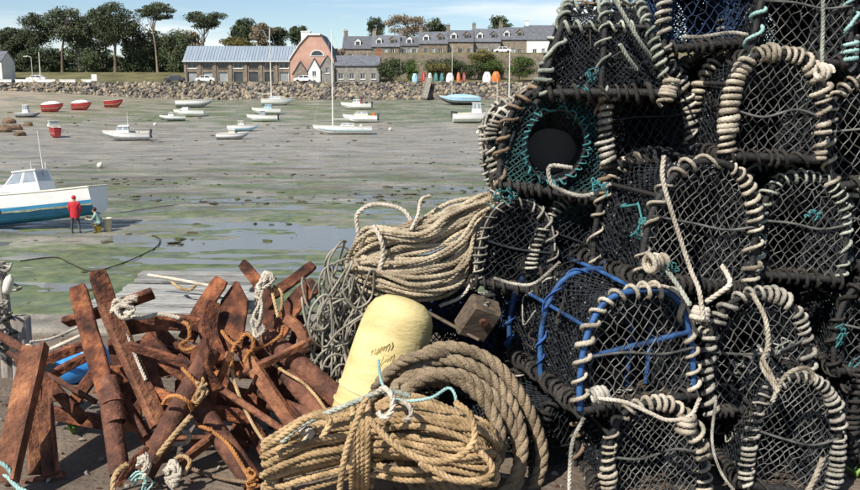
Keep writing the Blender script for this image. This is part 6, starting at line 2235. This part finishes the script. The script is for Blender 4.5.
# grey-green and white ends on top of the tan hank
rope_line('rope', 'grey-green rope lying along the top of the tan hank', [(282, 442, 3.03), (300, 426, 3.01), (330, 412, 3.01), (360, 400, 3.03), (385, 391, 3.05), (410, 396, 3.05)], 0.011, 'rope_green')
rope_line('rope', 'thin pale teal line looped at the back of the tan hank', [(378, 360, 3.23), (383, 385, 3.13), (400, 400, 3.05), (430, 398, 3.03), (448, 388, 3.05), (455, 395, 3.03), (456, 408, 3.01)], 0.006, 'rope_pale_teal')
rope_line('rope', 'white rope end curled on the tan hank', [(376, 394, 3.01), (384, 388, 2.99), (392, 396, 2.97), (392, 410, 2.96), (384, 418, 2.96), (378, 412, 2.97)], 0.011, 'rope_white')
rope_line('rope', 'short white rope end with knot right of the hank tie', [(402, 400, 2.99), (410, 407, 2.97), (411, 416, 2.96), (405, 420, 2.96)], 0.010, 'rope_white')

# ================================================================== YELLOW BUOY
top = P(406, 298, 3.82)
bot = P(357, 454, 3.72)
ax = Vector(top - bot)
Lb = ax.length
q_ = ax.to_track_quat('Z', 'Y')
by = thing('yellow_buoy', 'large faded yellow plastic buoy standing among the ropes', 'buoy', bot)
by.rotation_mode = 'QUATERNION'
by.rotation_quaternion = q_
R0 = 0.160
m_ = MB()
lathe(m_, [(0, 0.0), (R0 * 0.7, 0.01), (R0 * 0.98, 0.05), (R0 * 1.04, 0.12), (R0 * 1.04, Lb * 0.45), (R0 * 1.02, Lb * 0.68), (R0 * 0.985, Lb * 0.80), (R0 * 0.93, Lb * 0.885), (R0 * 0.80, Lb * 0.945), (R0 * 0.55, Lb * 0.985), (R0 * 0.25, Lb * 0.998), (0, Lb * 1.0)], 40)
obj('body', m_, M['buoy'], by, smooth=True)
m_ = MB()
for zf in (0.20, 0.30, 0.40):
    a = np.linspace(0, 2 * PI, 41)
    tube(m_, np.stack([R0 * 1.05 * np.cos(a), R0 * 1.05 * np.sin(a), np.full(41, Lb * zf)], 1), 0.006, 6, ref=(0, 0, 1))
obj('moulded_rib', m_, M['buoy'], by, smooth=True)
# faded handwriting: short strokes that lie on the skin
m_ = MB()
g = np.random.default_rng(3)
iq = q_.inverted()
cdir = iq @ Vector(CAMP - bot)
a_c = math.atan2(cdir.y, cdir.x)
right = iq @ Vector((1, 0, 0))
sgn = 1 if (math.cos(a_c + PI / 2) * right.x + math.sin(a_c + PI / 2) * right.y) > 0 else -1
for row, (z0, n_, st) in enumerate(((0.655, 7, -0.45), (0.615, 5, -0.2))):
    for k in range(n_):
        a = st + k * 0.075
        zz = Lb * (z0 + 0.012 * k)
        h = g.uniform(0.012, 0.024)
        pts = []
        for t in np.linspace(0, 1, 5):
            aa = a_c + sgn * (a + 0.06 * t + 0.02 * math.sin(t * 6 + k))
            pts.append((R0 * 1.022 * math.cos(aa), R0 * 1.022 * math.sin(aa), zz + h * math.sin(t * 5 + k * 1.3)))
        tube(m_, pts, 0.0026, 4, ref=(0, 0, 1))
obj('faded_lettering', m_, M['print'], by, kind='stuff')

# rusty block and strap between hank and stack
bk = P(478, 318, 3.85)
m_ = MB()
R = Matrix.Rotation(0.5, 3, 'Y') @ Matrix.Rotation(0.35, 3, 'X') @ Matrix.Rotation(0.3, 3, 'Z')
bevel_box(m_, (0, 0, 0), (0.145, 0.10, 0.18), 0.012, R)
o = thing('rusty_block', 'brown rusty iron block wedged under the beige hank', 'block', bk)
obj('body', m_, M['slat_wood'], o)
m_ = MB()
tube(m_, [np.array(R) @ np.array((0.0, -0.055, 0.03)), np.array(R) @ np.array((0.0, -0.075, 0.03))], 0.018, 10, ref=(0, 0, 1))
obj('bolt', m_, M['rust'], o)
m_ = MB()
p0, p1_ = P(428, 312, 3.95), P(476, 338, 3.82)
R = frame_from(p1_ - p0, np.array((0.2, 0.3, 1.0)))
bevel_box(m_, (p0 + p1_) / 2, (0.05, np.linalg.norm(p1_ - p0) + 0.05, 0.012), 0.003, R)
o = tag(obj('rusty_strap', m_, M['slat_wood']), 'dark flat strap running from the buoy to the rusty block', 'strap')

# ================================================================== RUSTY ANCHORS


def extrude(mb, path, sec, ref, sc=None, mi=0):
    p = np.asarray(path, float)
    T = unit(np.gradient(p, axis=0))
    rf = np.broadcast_to(np.asarray(ref, float), p.shape)
    X = unit(np.cross(T, rf))
    Zd = np.cross(X, T)
    n, s = len(p), len(sec)
    sec = np.array(sec)
    sc = np.ones((n, 2)) if sc is None else np.array(sc)
    v = p[:, None] + (sec[None, :, 0] * sc[:, 0:1])[..., None] * X[:, None] + (sec[None, :, 1] * sc[:, 1:2])[..., None] * Zd[:, None]
    i, j = np.meshgrid(np.arange(n - 1), np.arange(s), indexing='ij')
    k = (j + 1) % s
    mb.add(v.reshape(-1, 3), np.stack([i * s + j, i * s + k, (i + 1) * s + k, (i + 1) * s + j], -1).reshape(-1, 4), mi)
    mb.add(v[0], [tuple(range(s))[::-1]], mi)
    mb.add(v[-1], [tuple(range(s))], mi)


def flat_sec(w, t):
    b = min(w, t) * 0.18
    return [(-w / 2 + b, -t / 2), (w / 2 - b, -t / 2), (w / 2, -t / 2 + b), (w / 2, t / 2 - b), (w / 2 - b, t / 2), (-w / 2 + b, t / 2), (-w / 2, t / 2 - b), (-w / 2, -t / 2 + b)]


def iron(mb, kind, pts, w, t=0.02, roll=0.0, tip=None):
    """pts: photo pixels with distance; kind flat, pipe or angle"""
    c = [P(*q) for q in pts]
    p = spline(c, 0.03) if len(c) > 2 else resample(np.array(c), 0.03)
    ax_ = unit(p[-1] - p[0])
    view = unit(CAMP - (p[0] + p[-1]) / 2)
    rf = np.array(Matrix.Rotation(roll, 3, Vector(ax_)) @ Vector(view))
    if kind == 'pipe':
        tube(mb, p, w / 2, 18, ref=rf, caps=False)
        # open ends: rim and dark bore
        for e, dr in ((p[0], p[1] - p[0]), (p[-1], p[-2] - p[-1])):
            d = unit(dr)
            x = unit(np.cross(d, rf))
            y = np.cross(d, x)
            a = np.arange(18) / 18 * 2 * PI
            ring = lambda r, dep: e + d * dep + r * (np.cos(a)[:, None] * x + np.sin(a)[:, None] * y)
            v = np.concatenate([ring(w / 2, 0), ring(w / 2 - 0.008, 0), ring(w / 2 - 0.008, 0.12)])
            j = np.arange(18)
            k = (j + 1) % 18
            mb.add(v, np.concatenate([np.stack([j, k, 18 + k, 18 + j], 1), np.stack([18 + j, 18 + k, 36 + k, 36 + j], 1)]))
    else:
        n = len(p)
        sc = np.ones((n, 2))
        g_ = np.random.default_rng(int(abs(p[0][0] * 1000)) % 999)
        sc[:, 0] *= 1 + 0.03 * np.interp(np.arange(n), np.linspace(0, n, 6), g_.normal(0, 1, 6))
        if tip == 'point':
            k = max(3, int(n * 0.35))
            sc[:k, 0] *= np.linspace(0.12, 1, k)
        if tip == 'cut':
            sc[0, 0] *= 0.8
        sec = flat_sec(w, t) if kind == 'flat' else [(-w / 2, -0.006), (w / 2, -0.006), (w / 2, 0.006), (-w / 2 + 0.012, 0.006), (-w / 2 + 0.012, w * 0.8), (-w / 2, w * 0.8)]
        extrude(mb, p, sec, rf, sc)
    return p


def anchor(label, parts, name='rusty_anchor', cat='anchor', group='rusty anchors heaped on the quay'):
    """parts: (name, material, kind, pts, w, t, roll, tip)"""
    lo = min((P(*q) for pt in parts for q in pt[3]), key=lambda c: c[2])
    root = thing(name, label, cat, (lo[0], lo[1], max(0.0, lo[2] - 0.04)), group)
    for (nm, mt, kind, pts, w, t, roll, tip) in parts:
        m_ = MB()
        iron(m_, kind, pts, w, t, roll, tip)
        obj(nm, m_, M[mt], root, local=False, smooth=(kind == 'pipe'))
    return root


anchor('anchor whose flat fluke and pipe shank stand leftmost of the two tall ones', [
    ('fluke', 'rust', 'flat', [(77, 286, 3.90), (90, 335, 3.80), (108, 396, 3.66)], 0.082, 0.024, 0.35, 'cut'),
    ('shank', 'rust_pipe', 'pipe', [(108, 390, 3.68), (120, 474, 3.47)], 0.084, 0, 0, None),
    ('collar', 'rust_pipe', 'pipe', [(112, 397, 3.655), (113.2, 404, 3.635)], 0.096, 0, 0, None)])
anchor('tallest anchor, its flat fluke rising beside the leftmost upright', [
    ('fluke', 'rust', 'flat', [(97, 271, 3.98), (112, 318, 3.90)], 0.082, 0.026, -0.25, 'cut'),
    ('shank', 'rust_plate', 'flat', [(107, 304, 3.88), (130, 358, 3.80), (160, 425, 3.66)], 0.080, 0.05, -0.5, None),
    ('stock', 'rust', 'flat', [(66, 322, 4.02), (100, 312, 4.00), (153, 293, 4.06)], 0.066, 0.03, 0.9, None)])
anchor('anchor with thick pipe shank lying diagonally in front, orange rope round it', [
    ('shank', 'rust_pipe', 'pipe', [(211, 350, 3.72), (144, 473, 3.40)], 0.092, 0, 0, None),
    ('arm', 'rust', 'flat', [(146, 338, 3.86), (172, 365, 3.76), (205, 385, 3.70)], 0.070, 0.035, 0.4, None),
    ('fluke', 'rust', 'flat', [(206, 338, 3.70), (200, 365, 3.66), (214, 390, 3.66)], 0.10, 0.02, 0.8, 'point')])
anchor('anchor with long horizontal arm behind the thick pipe', [
    ('arm', 'rust', 'flat', [(118, 330, 4.02), (160, 322, 3.98), (206, 325, 4.00)], 0.072, 0.04, 0.3, None),
    ('shank', 'rust_pipe', 'pipe', [(140, 345, 3.98), (166, 425, 3.72)], 0.085, 0, 0, None),
    ('fluke', 'rust', 'flat', [(222, 279, 4.16), (205, 305, 4.1), (186, 340, 4.02)], 0.080, 0.022, 0.3, 'cut')])
anchor('grapnel with a crown of splayed flukes and thick pipe, right of the heap', [
    ('shank', 'rust_pipe', 'pipe', [(266, 336, 4.06), (350, 408, 3.86)], 0.100, 0, 0, None),
    ('fluke', 'rust', 'flat', [(242, 263, 4.40), (256, 280, 4.33), (272, 302, 4.22)], 0.058, 0.022, 0.5, 'cut'),
    ('fluke', 'rust', 'flat', [(313, 265, 4.46), (292, 281, 4.36), (262, 302, 4.22)], 0.056, 0.026, 0.4, 'cut'),
    ('fluke', 'rust', 'flat', [(316, 283, 4.20), (296, 302, 4.15), (282, 325, 4.10), (268, 350, 4.04)], 0.090, 0.024, 0.4, 'cut'),
    ('fluke', 'rust', 'flat', [(262, 285, 4.28), (268, 315, 4.18), (276, 345, 4.08)], 0.08, 0.03, 0.2, None)])
anchor('anchor with broad pointed fluke in the middle of the heap', [
    ('fluke', 'rust', 'flat', [(237, 282, 4.20), (233, 315, 4.10), (228, 352, 3.98)], 0.130, 0.022, 0.35, 'point'),
    ('fluke', 'rust', 'flat', [(213, 302, 4.05), (208, 330, 3.98), (220, 362, 3.88)], 0.085, 0.03, -0.5, 'cut'),
    ('shank', 'rust_plate', 'flat', [(243, 350, 3.94), (272, 395, 3.82), (310, 450, 3.64)], 0.062, 0.05, 0.5, None)])
anchor('anchor with pipe shank running down to the tan hank', [
    ('shank', 'rust_pipe', 'pipe', [(196, 402, 3.72), (254, 484, 3.40)], 0.090, 0, 0, None),
    ('arm', 'rust', 'flat', [(150, 392, 3.76), (200, 408, 3.72), (250, 418, 3.72)], 0.060, 0.03, 0.5, None)])
anchor('anchor half buried at the right with a dark upright end by the grey line', [
    ('fluke', 'rust', 'flat', [(303, 316, 4.22), (298, 340, 4.15), (285, 366, 4.05)], 0.085, 0.03, 0.6, 'cut'),
    ('shank', 'rust_pipe', 'pipe', [(322, 342, 4.12), (262, 366, 4.02)], 0.062, 0, 0, None)])
anchor('pipe-shanked anchor buried behind the tan hank', [
    ('shank', 'rust_pipe', 'pipe', [(286, 372, 3.98), (340, 436, 3.74)], 0.088, 0, 0, None),
    ('arm', 'rust', 'flat', [(252, 384, 3.88), (290, 412, 3.80), (318, 446, 3.66)], 0.055, 0.03, 0.5, None)])
bars = [
    ('wide channel iron leaning at the left edge, nearest the corner', 'rust_plate', 'angle', [(36, 346, 3.62), (5, 482, 3.30)], 0.105, 0.02, 0.3),
    ('narrow flat iron standing right of the wide channel iron', 'rust_plate', 'flat', [(33, 384, 3.72), (36, 474, 3.48)], 0.062, 0.02, -0.3),
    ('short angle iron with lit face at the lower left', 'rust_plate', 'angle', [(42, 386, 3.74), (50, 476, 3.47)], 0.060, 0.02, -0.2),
    ('round bar poking in from the left edge', 'rust_pipe', 'pipe', [(-12, 328, 3.88), (34, 356, 3.80)], 0.040, 0, 0),
    ('upper of two slim bars beside the concrete edge', 'rust', 'flat', [(32, 365, 4.10), (60, 354, 4.12), (88, 344, 4.14)], 0.048, 0.03, 0.4),
    ('lower of two slim bars beside the concrete edge', 'rust', 'flat', [(44, 380, 4.02), (68, 366, 4.04), (92, 354, 4.06)], 0.042, 0.03, 0.4),
    ('dark diagonal bar crossing before the blue drum', 'rust', 'flat', [(36, 368, 3.86), (60, 395, 3.80), (84, 420, 3.72)], 0.050, 0.03, 0.2),
    ('dark bar leaning the other way before the blue drum', 'rust', 'flat', [(103, 362, 3.94), (84, 388, 3.88), (66, 412, 3.82)], 0.055, 0.03, 0.2),
    ('bar half sunk behind the leftmost shank', 'rust', 'flat', [(122, 400, 3.80), (142, 430, 3.72), (160, 455, 3.62)], 0.055, 0.03, 0.2),
    ('thin rod lying at the front left on the ground', 'rust_pipe', 'pipe', [(22, 484, 3.46), (64, 474, 3.50)], 0.035, 0, 0),
    ('slim rod across the gap below the thick pipe', 'rust_pipe', 'pipe', [(212, 386, 3.78), (250, 410, 3.74)], 0.028, 0, 0),
    ('flat bar lying low between the two pipe shanks', 'rust_plate', 'flat', [(170, 440, 3.72), (212, 440, 3.74), (248, 446, 3.72)], 0.055, 0.02, 1.1),
    ('dark bar behind the middle fluke', 'rust', 'flat', [(160, 352, 4.08), (215, 366, 4.02), (270, 372, 4.02)], 0.080, 0.03, 0.2),
    ('dark bar low behind the diagonal pipe', 'rust', 'flat', [(96, 376, 4.02), (140, 372, 4.0), (190, 360, 4.0)], 0.085, 0.03, 0.2),
    ('bent iron strap at the foot of the diagonal pipe', 'rust', 'flat', [(118, 486, 3.36), (132, 462, 3.38), (148, 448, 3.42)], 0.028, 0.012, 0.4),
    ('crossing bar low in the middle of the heap', 'rust', 'flat', [(216, 372, 3.90), (248, 420, 3.76), (272, 462, 3.62)], 0.060, 0.03, 0.4),
    ('dark bar standing behind the two tall anchors', 'rust', 'flat', [(118, 338, 4.20), (126, 380, 4.10), (132, 425, 4.0)], 0.10, 0.03, 0.2),
    ('dark bar slanting behind the horizontal arm', 'rust', 'flat', [(150, 330, 4.25), (176, 356, 4.18), (200, 380, 4.1)], 0.11, 0.03, 0.3),
    ('buried bar under the crown of flukes', 'rust', 'flat', [(240, 340, 4.30), (270, 372, 4.2), (300, 400, 4.1)], 0.12, 0.03, 0.3),
    ('buried bar between the middle fluke and the low pipe', 'rust', 'flat', [(176, 392, 4.05), (220, 398, 4.0), (270, 404, 3.98)], 0.12, 0.03, 0.3),
    ('dark iron lying on the ground behind the leftmost shank', 'rust', 'flat', [(50, 412, 4.0), (90, 420, 3.96), (136, 424, 3.92)], 0.07, 0.03, 0.5),
    ('dark iron lying on the ground right of the low pipe', 'rust', 'flat', [(232, 430, 3.9), (262, 446, 3.84), (292, 458, 3.78)], 0.09, 0.03, 0.5),
    ('upright dark iron left of the leaning bars', 'rust', 'flat', [(20, 352, 4.15), (30, 380, 4.1), (44, 410, 4.02)], 0.07, 0.03, 0.5),
    ('bar crossing under the middle pointed fluke', 'rust', 'pipe', [(178, 344, 3.98), (232, 372, 3.90)], 0.05, 0.03, 0.5),
    ('thin rod crossing above the blue drum', 'rust_pipe', 'pipe', [(8, 352, 3.9), (96, 402, 3.78)], 0.026, 0.03, 0.5),
    ('bent thin fluke left of the thick pipe top', 'rust', 'flat', [(130, 346, 3.80), (163, 356, 3.72), (198, 368, 3.66)], 0.045, 0.018, 0.7),
    ('short iron stub between thick pipe and middle fluke', 'rust_plate', 'flat', [(212, 396, 3.74), (222, 374, 3.73), (230, 352, 3.74)], 0.032, 0.016, 0.5),
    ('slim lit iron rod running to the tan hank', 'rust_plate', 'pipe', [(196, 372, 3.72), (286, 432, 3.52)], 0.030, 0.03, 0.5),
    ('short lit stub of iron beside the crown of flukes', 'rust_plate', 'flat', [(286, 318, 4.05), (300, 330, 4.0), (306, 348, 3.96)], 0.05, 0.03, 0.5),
    ('slim iron arm under the crown of flukes', 'rust_plate', 'flat', [(238, 376, 3.88), (272, 360, 3.90), (312, 340, 3.98)], 0.036, 0.025, 0.6),
    ('slim rod leaning on the tallest anchor', 'rust_pipe', 'pipe', [(86, 340, 3.86), (146, 436, 3.62)], 0.026, 0.03, 0.5),
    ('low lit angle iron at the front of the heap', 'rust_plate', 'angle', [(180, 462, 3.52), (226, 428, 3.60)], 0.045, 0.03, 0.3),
    ('short pipe end behind the tan hank', 'rust_pipe', 'pipe', [(270, 402, 3.86), (318, 420, 3.80)], 0.075, 0.03, 0.5),
]
for (lb, mt, kind, pts, w, t, roll) in bars:
    anchor(lb, [('bar', mt, kind, pts, w, t, roll, None)], 'iron_bar', 'iron bar', 'loose irons in the heap')

GA = 'ropes on the anchors'
for (lb, ctrl, R_, mt) in [
    ('orange rope ring round the thick diagonal pipe', [(163, 404, 3.50), (168, 397, 3.46), (178, 396, 3.44), (188, 402, 3.44), (192, 410, 3.48)], 0.0085, 'rope_orange'),
    ('orange rope tail at the upper end of the thick pipe', [(182, 368, 3.58), (190, 376, 3.54), (198, 386, 3.52), (201, 396, 3.50), (197, 404, 3.48), (190, 407, 3.48), (194, 398, 3.47), (204, 380, 3.5)], 0.009, 'rope_orange'),
    ('orange rope looped round the middle flukes', [(222, 331, 4.0), (228, 339, 3.94), (236, 344, 3.9), (246, 334, 3.9), (253, 340, 3.9), (252, 350, 3.9), (246, 352, 3.9)], 0.010, 'rope_orange'),
    ('short orange rope end hanging from the middle flukes', [(235, 344, 3.9), (232, 354, 3.86), (232, 368, 3.82), (234, 378, 3.8)], 0.010, 'rope_orange'),
    ('orange rope tied on the horizontal arm', [(180, 321, 3.93), (188, 325, 3.88), (189, 338, 3.86), (180, 345, 3.86), (186, 350, 3.84), (200, 346, 3.84)], 0.0095, 'rope_orange'),
    ('long orange rope curving over the low pipe shank', [(196, 424, 3.60), (212, 431, 3.54), (228, 444, 3.46), (240, 462, 3.38), (250, 480, 3.32), (248, 492, 3.30)], 0.0095, 'rope_orange'),
    ('tan rope lying on the ground before the low pipe', [(176, 460, 3.62), (196, 470, 3.52), (222, 478, 3.44), (246, 482, 3.36), (262, 486, 3.3)], 0.009, 'rope_rusty'),
    ('thin tan line running down over the crossing bar', [(231, 370, 3.78), (238, 392, 3.70), (248, 415, 3.60), (262, 438, 3.46), (276, 450, 3.34)], 0.008, 'rope_tan'),
    ('thin tan line across the right pipe shank', [(268, 360, 3.96), (285, 372, 3.90), (302, 382, 3.86), (316, 396, 3.80), (326, 410, 3.74)], 0.0075, 'rope_tan'),
    ('tan cord hanging from the crown of flukes', [(268, 286, 4.2), (272, 292, 4.12), (275, 304, 4.08), (278, 317, 4.06)], 0.0085, 'rope_tan'),
    ('second tan cord hanging from the crown of flukes', [(274, 286, 4.2), (281, 291, 4.1), (282, 302, 4.07), (281, 310, 4.06)], 0.0075, 'rope_tan'),
    ('orange rope lashing below the crown of flukes', [(283, 326, 4.02), (280, 336, 3.98), (268, 344, 3.96), (250, 352, 3.9), (244, 362, 3.84)], 0.008, 'rope_orange'),
    ('pale rope running down beside the tallest anchor', [(122, 326, 3.86), (130, 342, 3.82), (138, 362, 3.78), (146, 380, 3.74)], 0.0085, 'rope_white'),
    ('straight pale rope end pointing up from the thick pipe foot', [(158, 455, 3.36), (170, 440, 3.38), (182, 426, 3.42), (191, 416, 3.46)], 0.012, 'rope_tan'),
    ('white hooked rope end on the ground beside the thick pipe', [(170, 443, 3.56), (180, 444, 3.56), (188, 441, 3.56), (189, 433, 3.58), (183, 432, 3.6)], 0.010, 'rope_white'),
    ('pale rope loop in front of the leftmost shank', [(113, 490, 3.26), (114, 478, 3.28), (120, 469, 3.32), (128, 464, 3.34)], 0.012, 'rope_tan'),
    ('tan rope at the foot of the thick pipe', [(184, 474, 3.36), (190, 462, 3.38), (184, 456, 3.40), (174, 458, 3.40)], 0.009, 'rope_tan'),
    ('rusty rope lying across the horizontal arm', [(116, 312, 3.96), (140, 318, 3.92), (160, 314, 3.92), (180, 318, 3.9)], 0.010, 'rope_white'),
]:
    rope_line('rope', lb, ctrl, R_, mt, group=GA)


def rag(label, pts, R_, mt, seed):
    g = np.random.default_rng(seed)
    m_ = MB()
    for k in range(5):
        q = [P(x + g.normal(0, 2.2), y + g.normal(0, 2.2), D + g.normal(0, 0.015)) for x, y, D in pts]
        rope3(m_, spline(q, 0.010), R_, sides=5)
    return tag(obj('rope_knot', m_, M[mt], smooth=True), label, 'rope knot', 'pale knots on the anchors')


rag('white frayed rope knot on the two tall anchors', [(112, 312, 3.86), (122, 304, 3.84), (132, 308, 3.84), (124, 316, 3.82), (116, 308, 3.83), (128, 302, 3.84), (137, 299, 3.86)], 0.010, 'rope_white', 1)
rag('white frayed rope knot on top of the crown of flukes', [(262, 284, 4.15), (268, 274, 4.14), (272, 280, 4.12), (264, 286, 4.1), (260, 292, 4.1), (266, 276, 4.1)], 0.010, 'rope_white', 2)
rag('pale pinkish rope tail hanging below the crown of flukes', [(258, 296, 4.06), (260, 306, 4.02), (258, 318, 3.98), (257, 328, 3.95), (256, 340, 3.93)], 0.008, 'rope_white', 3)
rag('frayed tan knot at the upper end of the thick pipe', [(198, 382, 3.50), (203, 392, 3.48), (200, 400, 3.47), (196, 394, 3.47), (204, 384, 3.49)], 0.007, 'rope_tan', 4)
rag('pale frayed end at the foot of the thick pipe', [(140, 462, 3.34), (147, 456, 3.34), (150, 466, 3.32), (143, 472, 3.32)], 0.010, 'rope_white', 5)
rag('pale frayed lump right of the thick pipe foot', [(164, 470, 3.34), (172, 464, 3.34), (178, 474, 3.32), (170, 482, 3.31), (176, 486, 3.30)], 0.011, 'rope_white', 6)
rag('orange frayed knot by the left end of the tan hank', [(248, 470, 3.3), (254, 478, 3.28), (250, 486, 3.27), (258, 482, 3.27)], 0.008, 'rope_orange', 7)
rag('pale teal tuft beneath the thick pipe foot', [(132, 482, 3.36), (140, 476, 3.35), (148, 482, 3.34), (142, 488, 3.33)], 0.005, 'rope_pale_teal', 8)
rag('pale rope ends at the back left of the tan hank', [(302, 433, 3.06), (308, 428, 3.04), (312, 434, 3.03), (306, 442, 3.03)], 0.009, 'rope_white', 9)
# pale teal rope in the lower left corner
rope_line('rope', 'pale teal rope looped in the lower left corner', [(-8, 462, 3.35), (3, 464, 3.33), (12, 474, 3.31), (18, 488, 3.29), (20, 500, 3.27)], 0.009, 'rope_pale_teal')
rope_line('rope', 'second pale teal rope in the lower left corner', [(-8, 474, 3.33), (6, 476, 3.31), (16, 486, 3.29), (28, 492, 3.28)], 0.008, 'rope_pale_teal')

# ================================================================== QUAY-EDGE THINGS
# blue plastic drum behind the irons
q = P(66, 398, 4.45)
dr = thing('blue_drum', 'bright blue plastic drum lying behind the rusty irons', 'drum', (q[0], q[1], 0.0))
m_ = MB()
T_ = Matrix.Translation((0.0, 0.25, 0.12)) @ Matrix.Rotation(RAD(62), 4, 'Y') @ Matrix.Rotation(0.3, 4, 'X') @ Matrix.Diagonal((0.66, 0.66, 0.55, 1))
lathe(m_, [(0, -0.19), (0.125, -0.19), (0.145, -0.17), (0.148, -0.08), (0.140, -0.06), (0.148, -0.04), (0.148, 0.10), (0.140, 0.12), (0.148, 0.14), (0.145, 0.19), (0.12, 0.21), (0, 0.21)], 28, T_)
obj('shell', m_, M['blue_plastic'], dr, smooth=True)
m_ = MB()
lathe(m_, [(0.0, 0.245), (0.03, 0.245), (0.032, 0.21), (0.03, 0.20)], 14, T_ @ Matrix.Translation((0.06, 0, 0)))
obj('bung', m_, M['plastic_black'], dr)

# weathered planks on the spur
dk = thing('plank_deck', 'weathered grey planks lying on the spur beyond the anchors', 'planks', (-1.86, QE + 1.0, -0.05))
g = random.Random(4)
for k in range(6):
    m_ = MB()
    yk = -0.60 + k * 0.245
    bevel_box(m_, (g.uniform(-0.05, 0.05), yk, 0.085 + g.uniform(-0.006, 0.006)), (1.06 + g.uniform(-0.1, 0.1), 0.135, 0.035), 0.005, Matrix.Rotation(g.uniform(-0.02, 0.02) - 0.06, 3, 'Z'))
    obj('plank', m_, M['grey_wood'], dk)
for k in range(3):
    m_ = MB()
    bevel_box(m_, (-0.40 + 0.40 * k, 0, 0.033), (0.10, 1.32, 0.066), 0.005)
    obj('bearer', m_, M['grey_wood'], dk)
rope_line('rope', 'thin white line stretched above the weathered planks', [(148, 275, 6.6), (168, 278, 6.55), (190, 282, 6.5), (212, 286, 6.45)], 0.013, 'rope_white', twist=False)
rope_line('rope', 'tan twist of rope lying on the weathered planks', [(172, 282, 6.5), (180, 288, 6.4), (190, 290, 6.35), (196, 285, 6.4)], 0.012, 'rope_tan')

# grey wooden post at the left with rope and net
q = P(24, 372, 4.75)
po = thing('wooden_post', 'short grey weathered post at the left beside the concrete edge', 'post', (q[0], q[1], 0.0))
m_ = MB()
ztop = P(24, 316, q[1])[2]
bevel_box(m_, (0, 0, ztop / 2), (0.085, 0.085, ztop), 0.010, Matrix.Rotation(0.03, 3, 'Y'))
obj('shaft', m_, M['post_wood'], po)
m_ = MB()
lacing(m_, np.array([(0, 0, ztop * 0.40), (0, 0, ztop * 0.58)]), 0.052, 0.008, 0.022, np.random.default_rng(1), ref=(0, 1, 0))
obj('rope_turns', m_, M['rope_white'], po, smooth=True)
rope_line('rope', 'white line slung from the grey post to the anchors', [(27, 345, 4.6), (45, 350, 4.5), (66, 342, 4.4), (90, 331, 4.25)], 0.010, 'rope_white')
rope_line('rope', 'second white line from the grey post along the concrete edge', [(30, 342, 4.66), (50, 339, 4.75), (72, 330, 4.85), (92, 320, 4.95)], 0.008, 'rope_white')
g = np.random.default_rng(31)
ctrl = [P(4 + g.normal(0, 8), 262 + 78 * t + g.normal(0, 4), 4.75 + g.normal(0, 0.06)) for t in np.sort(g.random(34))]
m_ = MB()
tube(m_, spline(ctrl, 0.02), 0.007, 5)
nr = thing('net_bundle', 'pale grey net bundle hanging on a stake at the left edge', 'net', (P(2, 300, 4.8)[0], 4.8, 0.0))
obj('netting', m_, M['rope_grey'], nr, local=False, smooth=True)
ctrl = [P(2 + g.normal(0, 8), 318 + 40 * t + g.normal(0, 4), 4.72 + g.normal(0, 0.06)) for t in np.sort(g.random(40))]
m_ = MB()
tube(m_, spline(ctrl, 0.02), 0.009, 5)
obj('netting', m_, M['net_line'], nr, local=False, smooth=True)
m_ = MB()
zt = P(2, 262, 4.8)[2]
tube(m_, [(0, 0, 0), (0.01, 0, zt * 0.5), (0, 0, zt)], 0.035, 10, ref=(1, 0, 0))
obj('stake', m_, M['post_wood'], nr)
# pale float on it
q = P(8, 285, 4.62)
m_ = MB()
lathe(m_, [(0, -0.05), (0.018, -0.046), (0.025, -0.02), (0.025, 0.02), (0.018, 0.045), (0.007, 0.05), (0.007, 0.058), (0, 0.058)], 16, Matrix.Rotation(0.3, 4, 'Y'))
o = tag(obj('net_float', m_, M['white_plastic'], smooth=True), 'small cream float hanging on the net bundle at the left edge', 'float')
o.location = q

# weeds on the quay


def weed(label, px, py, n, h, seed):
    r = np.random.default_rng(seed)
    d = ray(px, py)
    q = CAMP + d * (-CAM_Z / d[2])
    root = thing('weed_plant', label, 'plant', q, 'weeds growing on the quay')
    for k in range(n):
        a = r.uniform(0, 6.28)
        ln = h * r.uniform(0.6, 1.2)
        lean = r.uniform(0.3, 0.9)
        d_ = np.array((math.cos(a) * lean, math.sin(a) * lean, 1.0))
        p = spline([(0, 0, 0), d_ * ln * 0.5, d_ * ln * np.array((1.3, 1.3, 0.85))], 0.01)
        w = np.sin(np.linspace(0.15, 1, len(p)) * PI) * h * 0.16 + 0.001
        s = unit(np.cross(d_, (0, 0, 1)))
        m_ = MB()
        v = np.stack([p - s * w[:, None], p + np.array((0, 0, -0.004)), p + s * w[:, None]], 1).reshape(-1, 3)
        i = np.arange(len(p) - 1)[:, None] * 3
        m_.add(v, np.concatenate([i + np.array([[0, 1, 4, 3]]), i + np.array([[1, 2, 5, 4]])]))
        obj('leaf', m_, M['leaf_weed'], root, smooth=True)


weed('small green weed in the crack before the blue drum', 74, 434, 12, 0.07, 1)
weed('tiny green weed right of the larger weed', 86, 428, 8, 0.045, 2)
weed('grass tuft on the bare ground beside the leaning bottom pot', 845, 466, 16, 0.06, 3)
weed('small grass tuft at the right edge of the ground', 856, 478, 12, 0.05, 4)
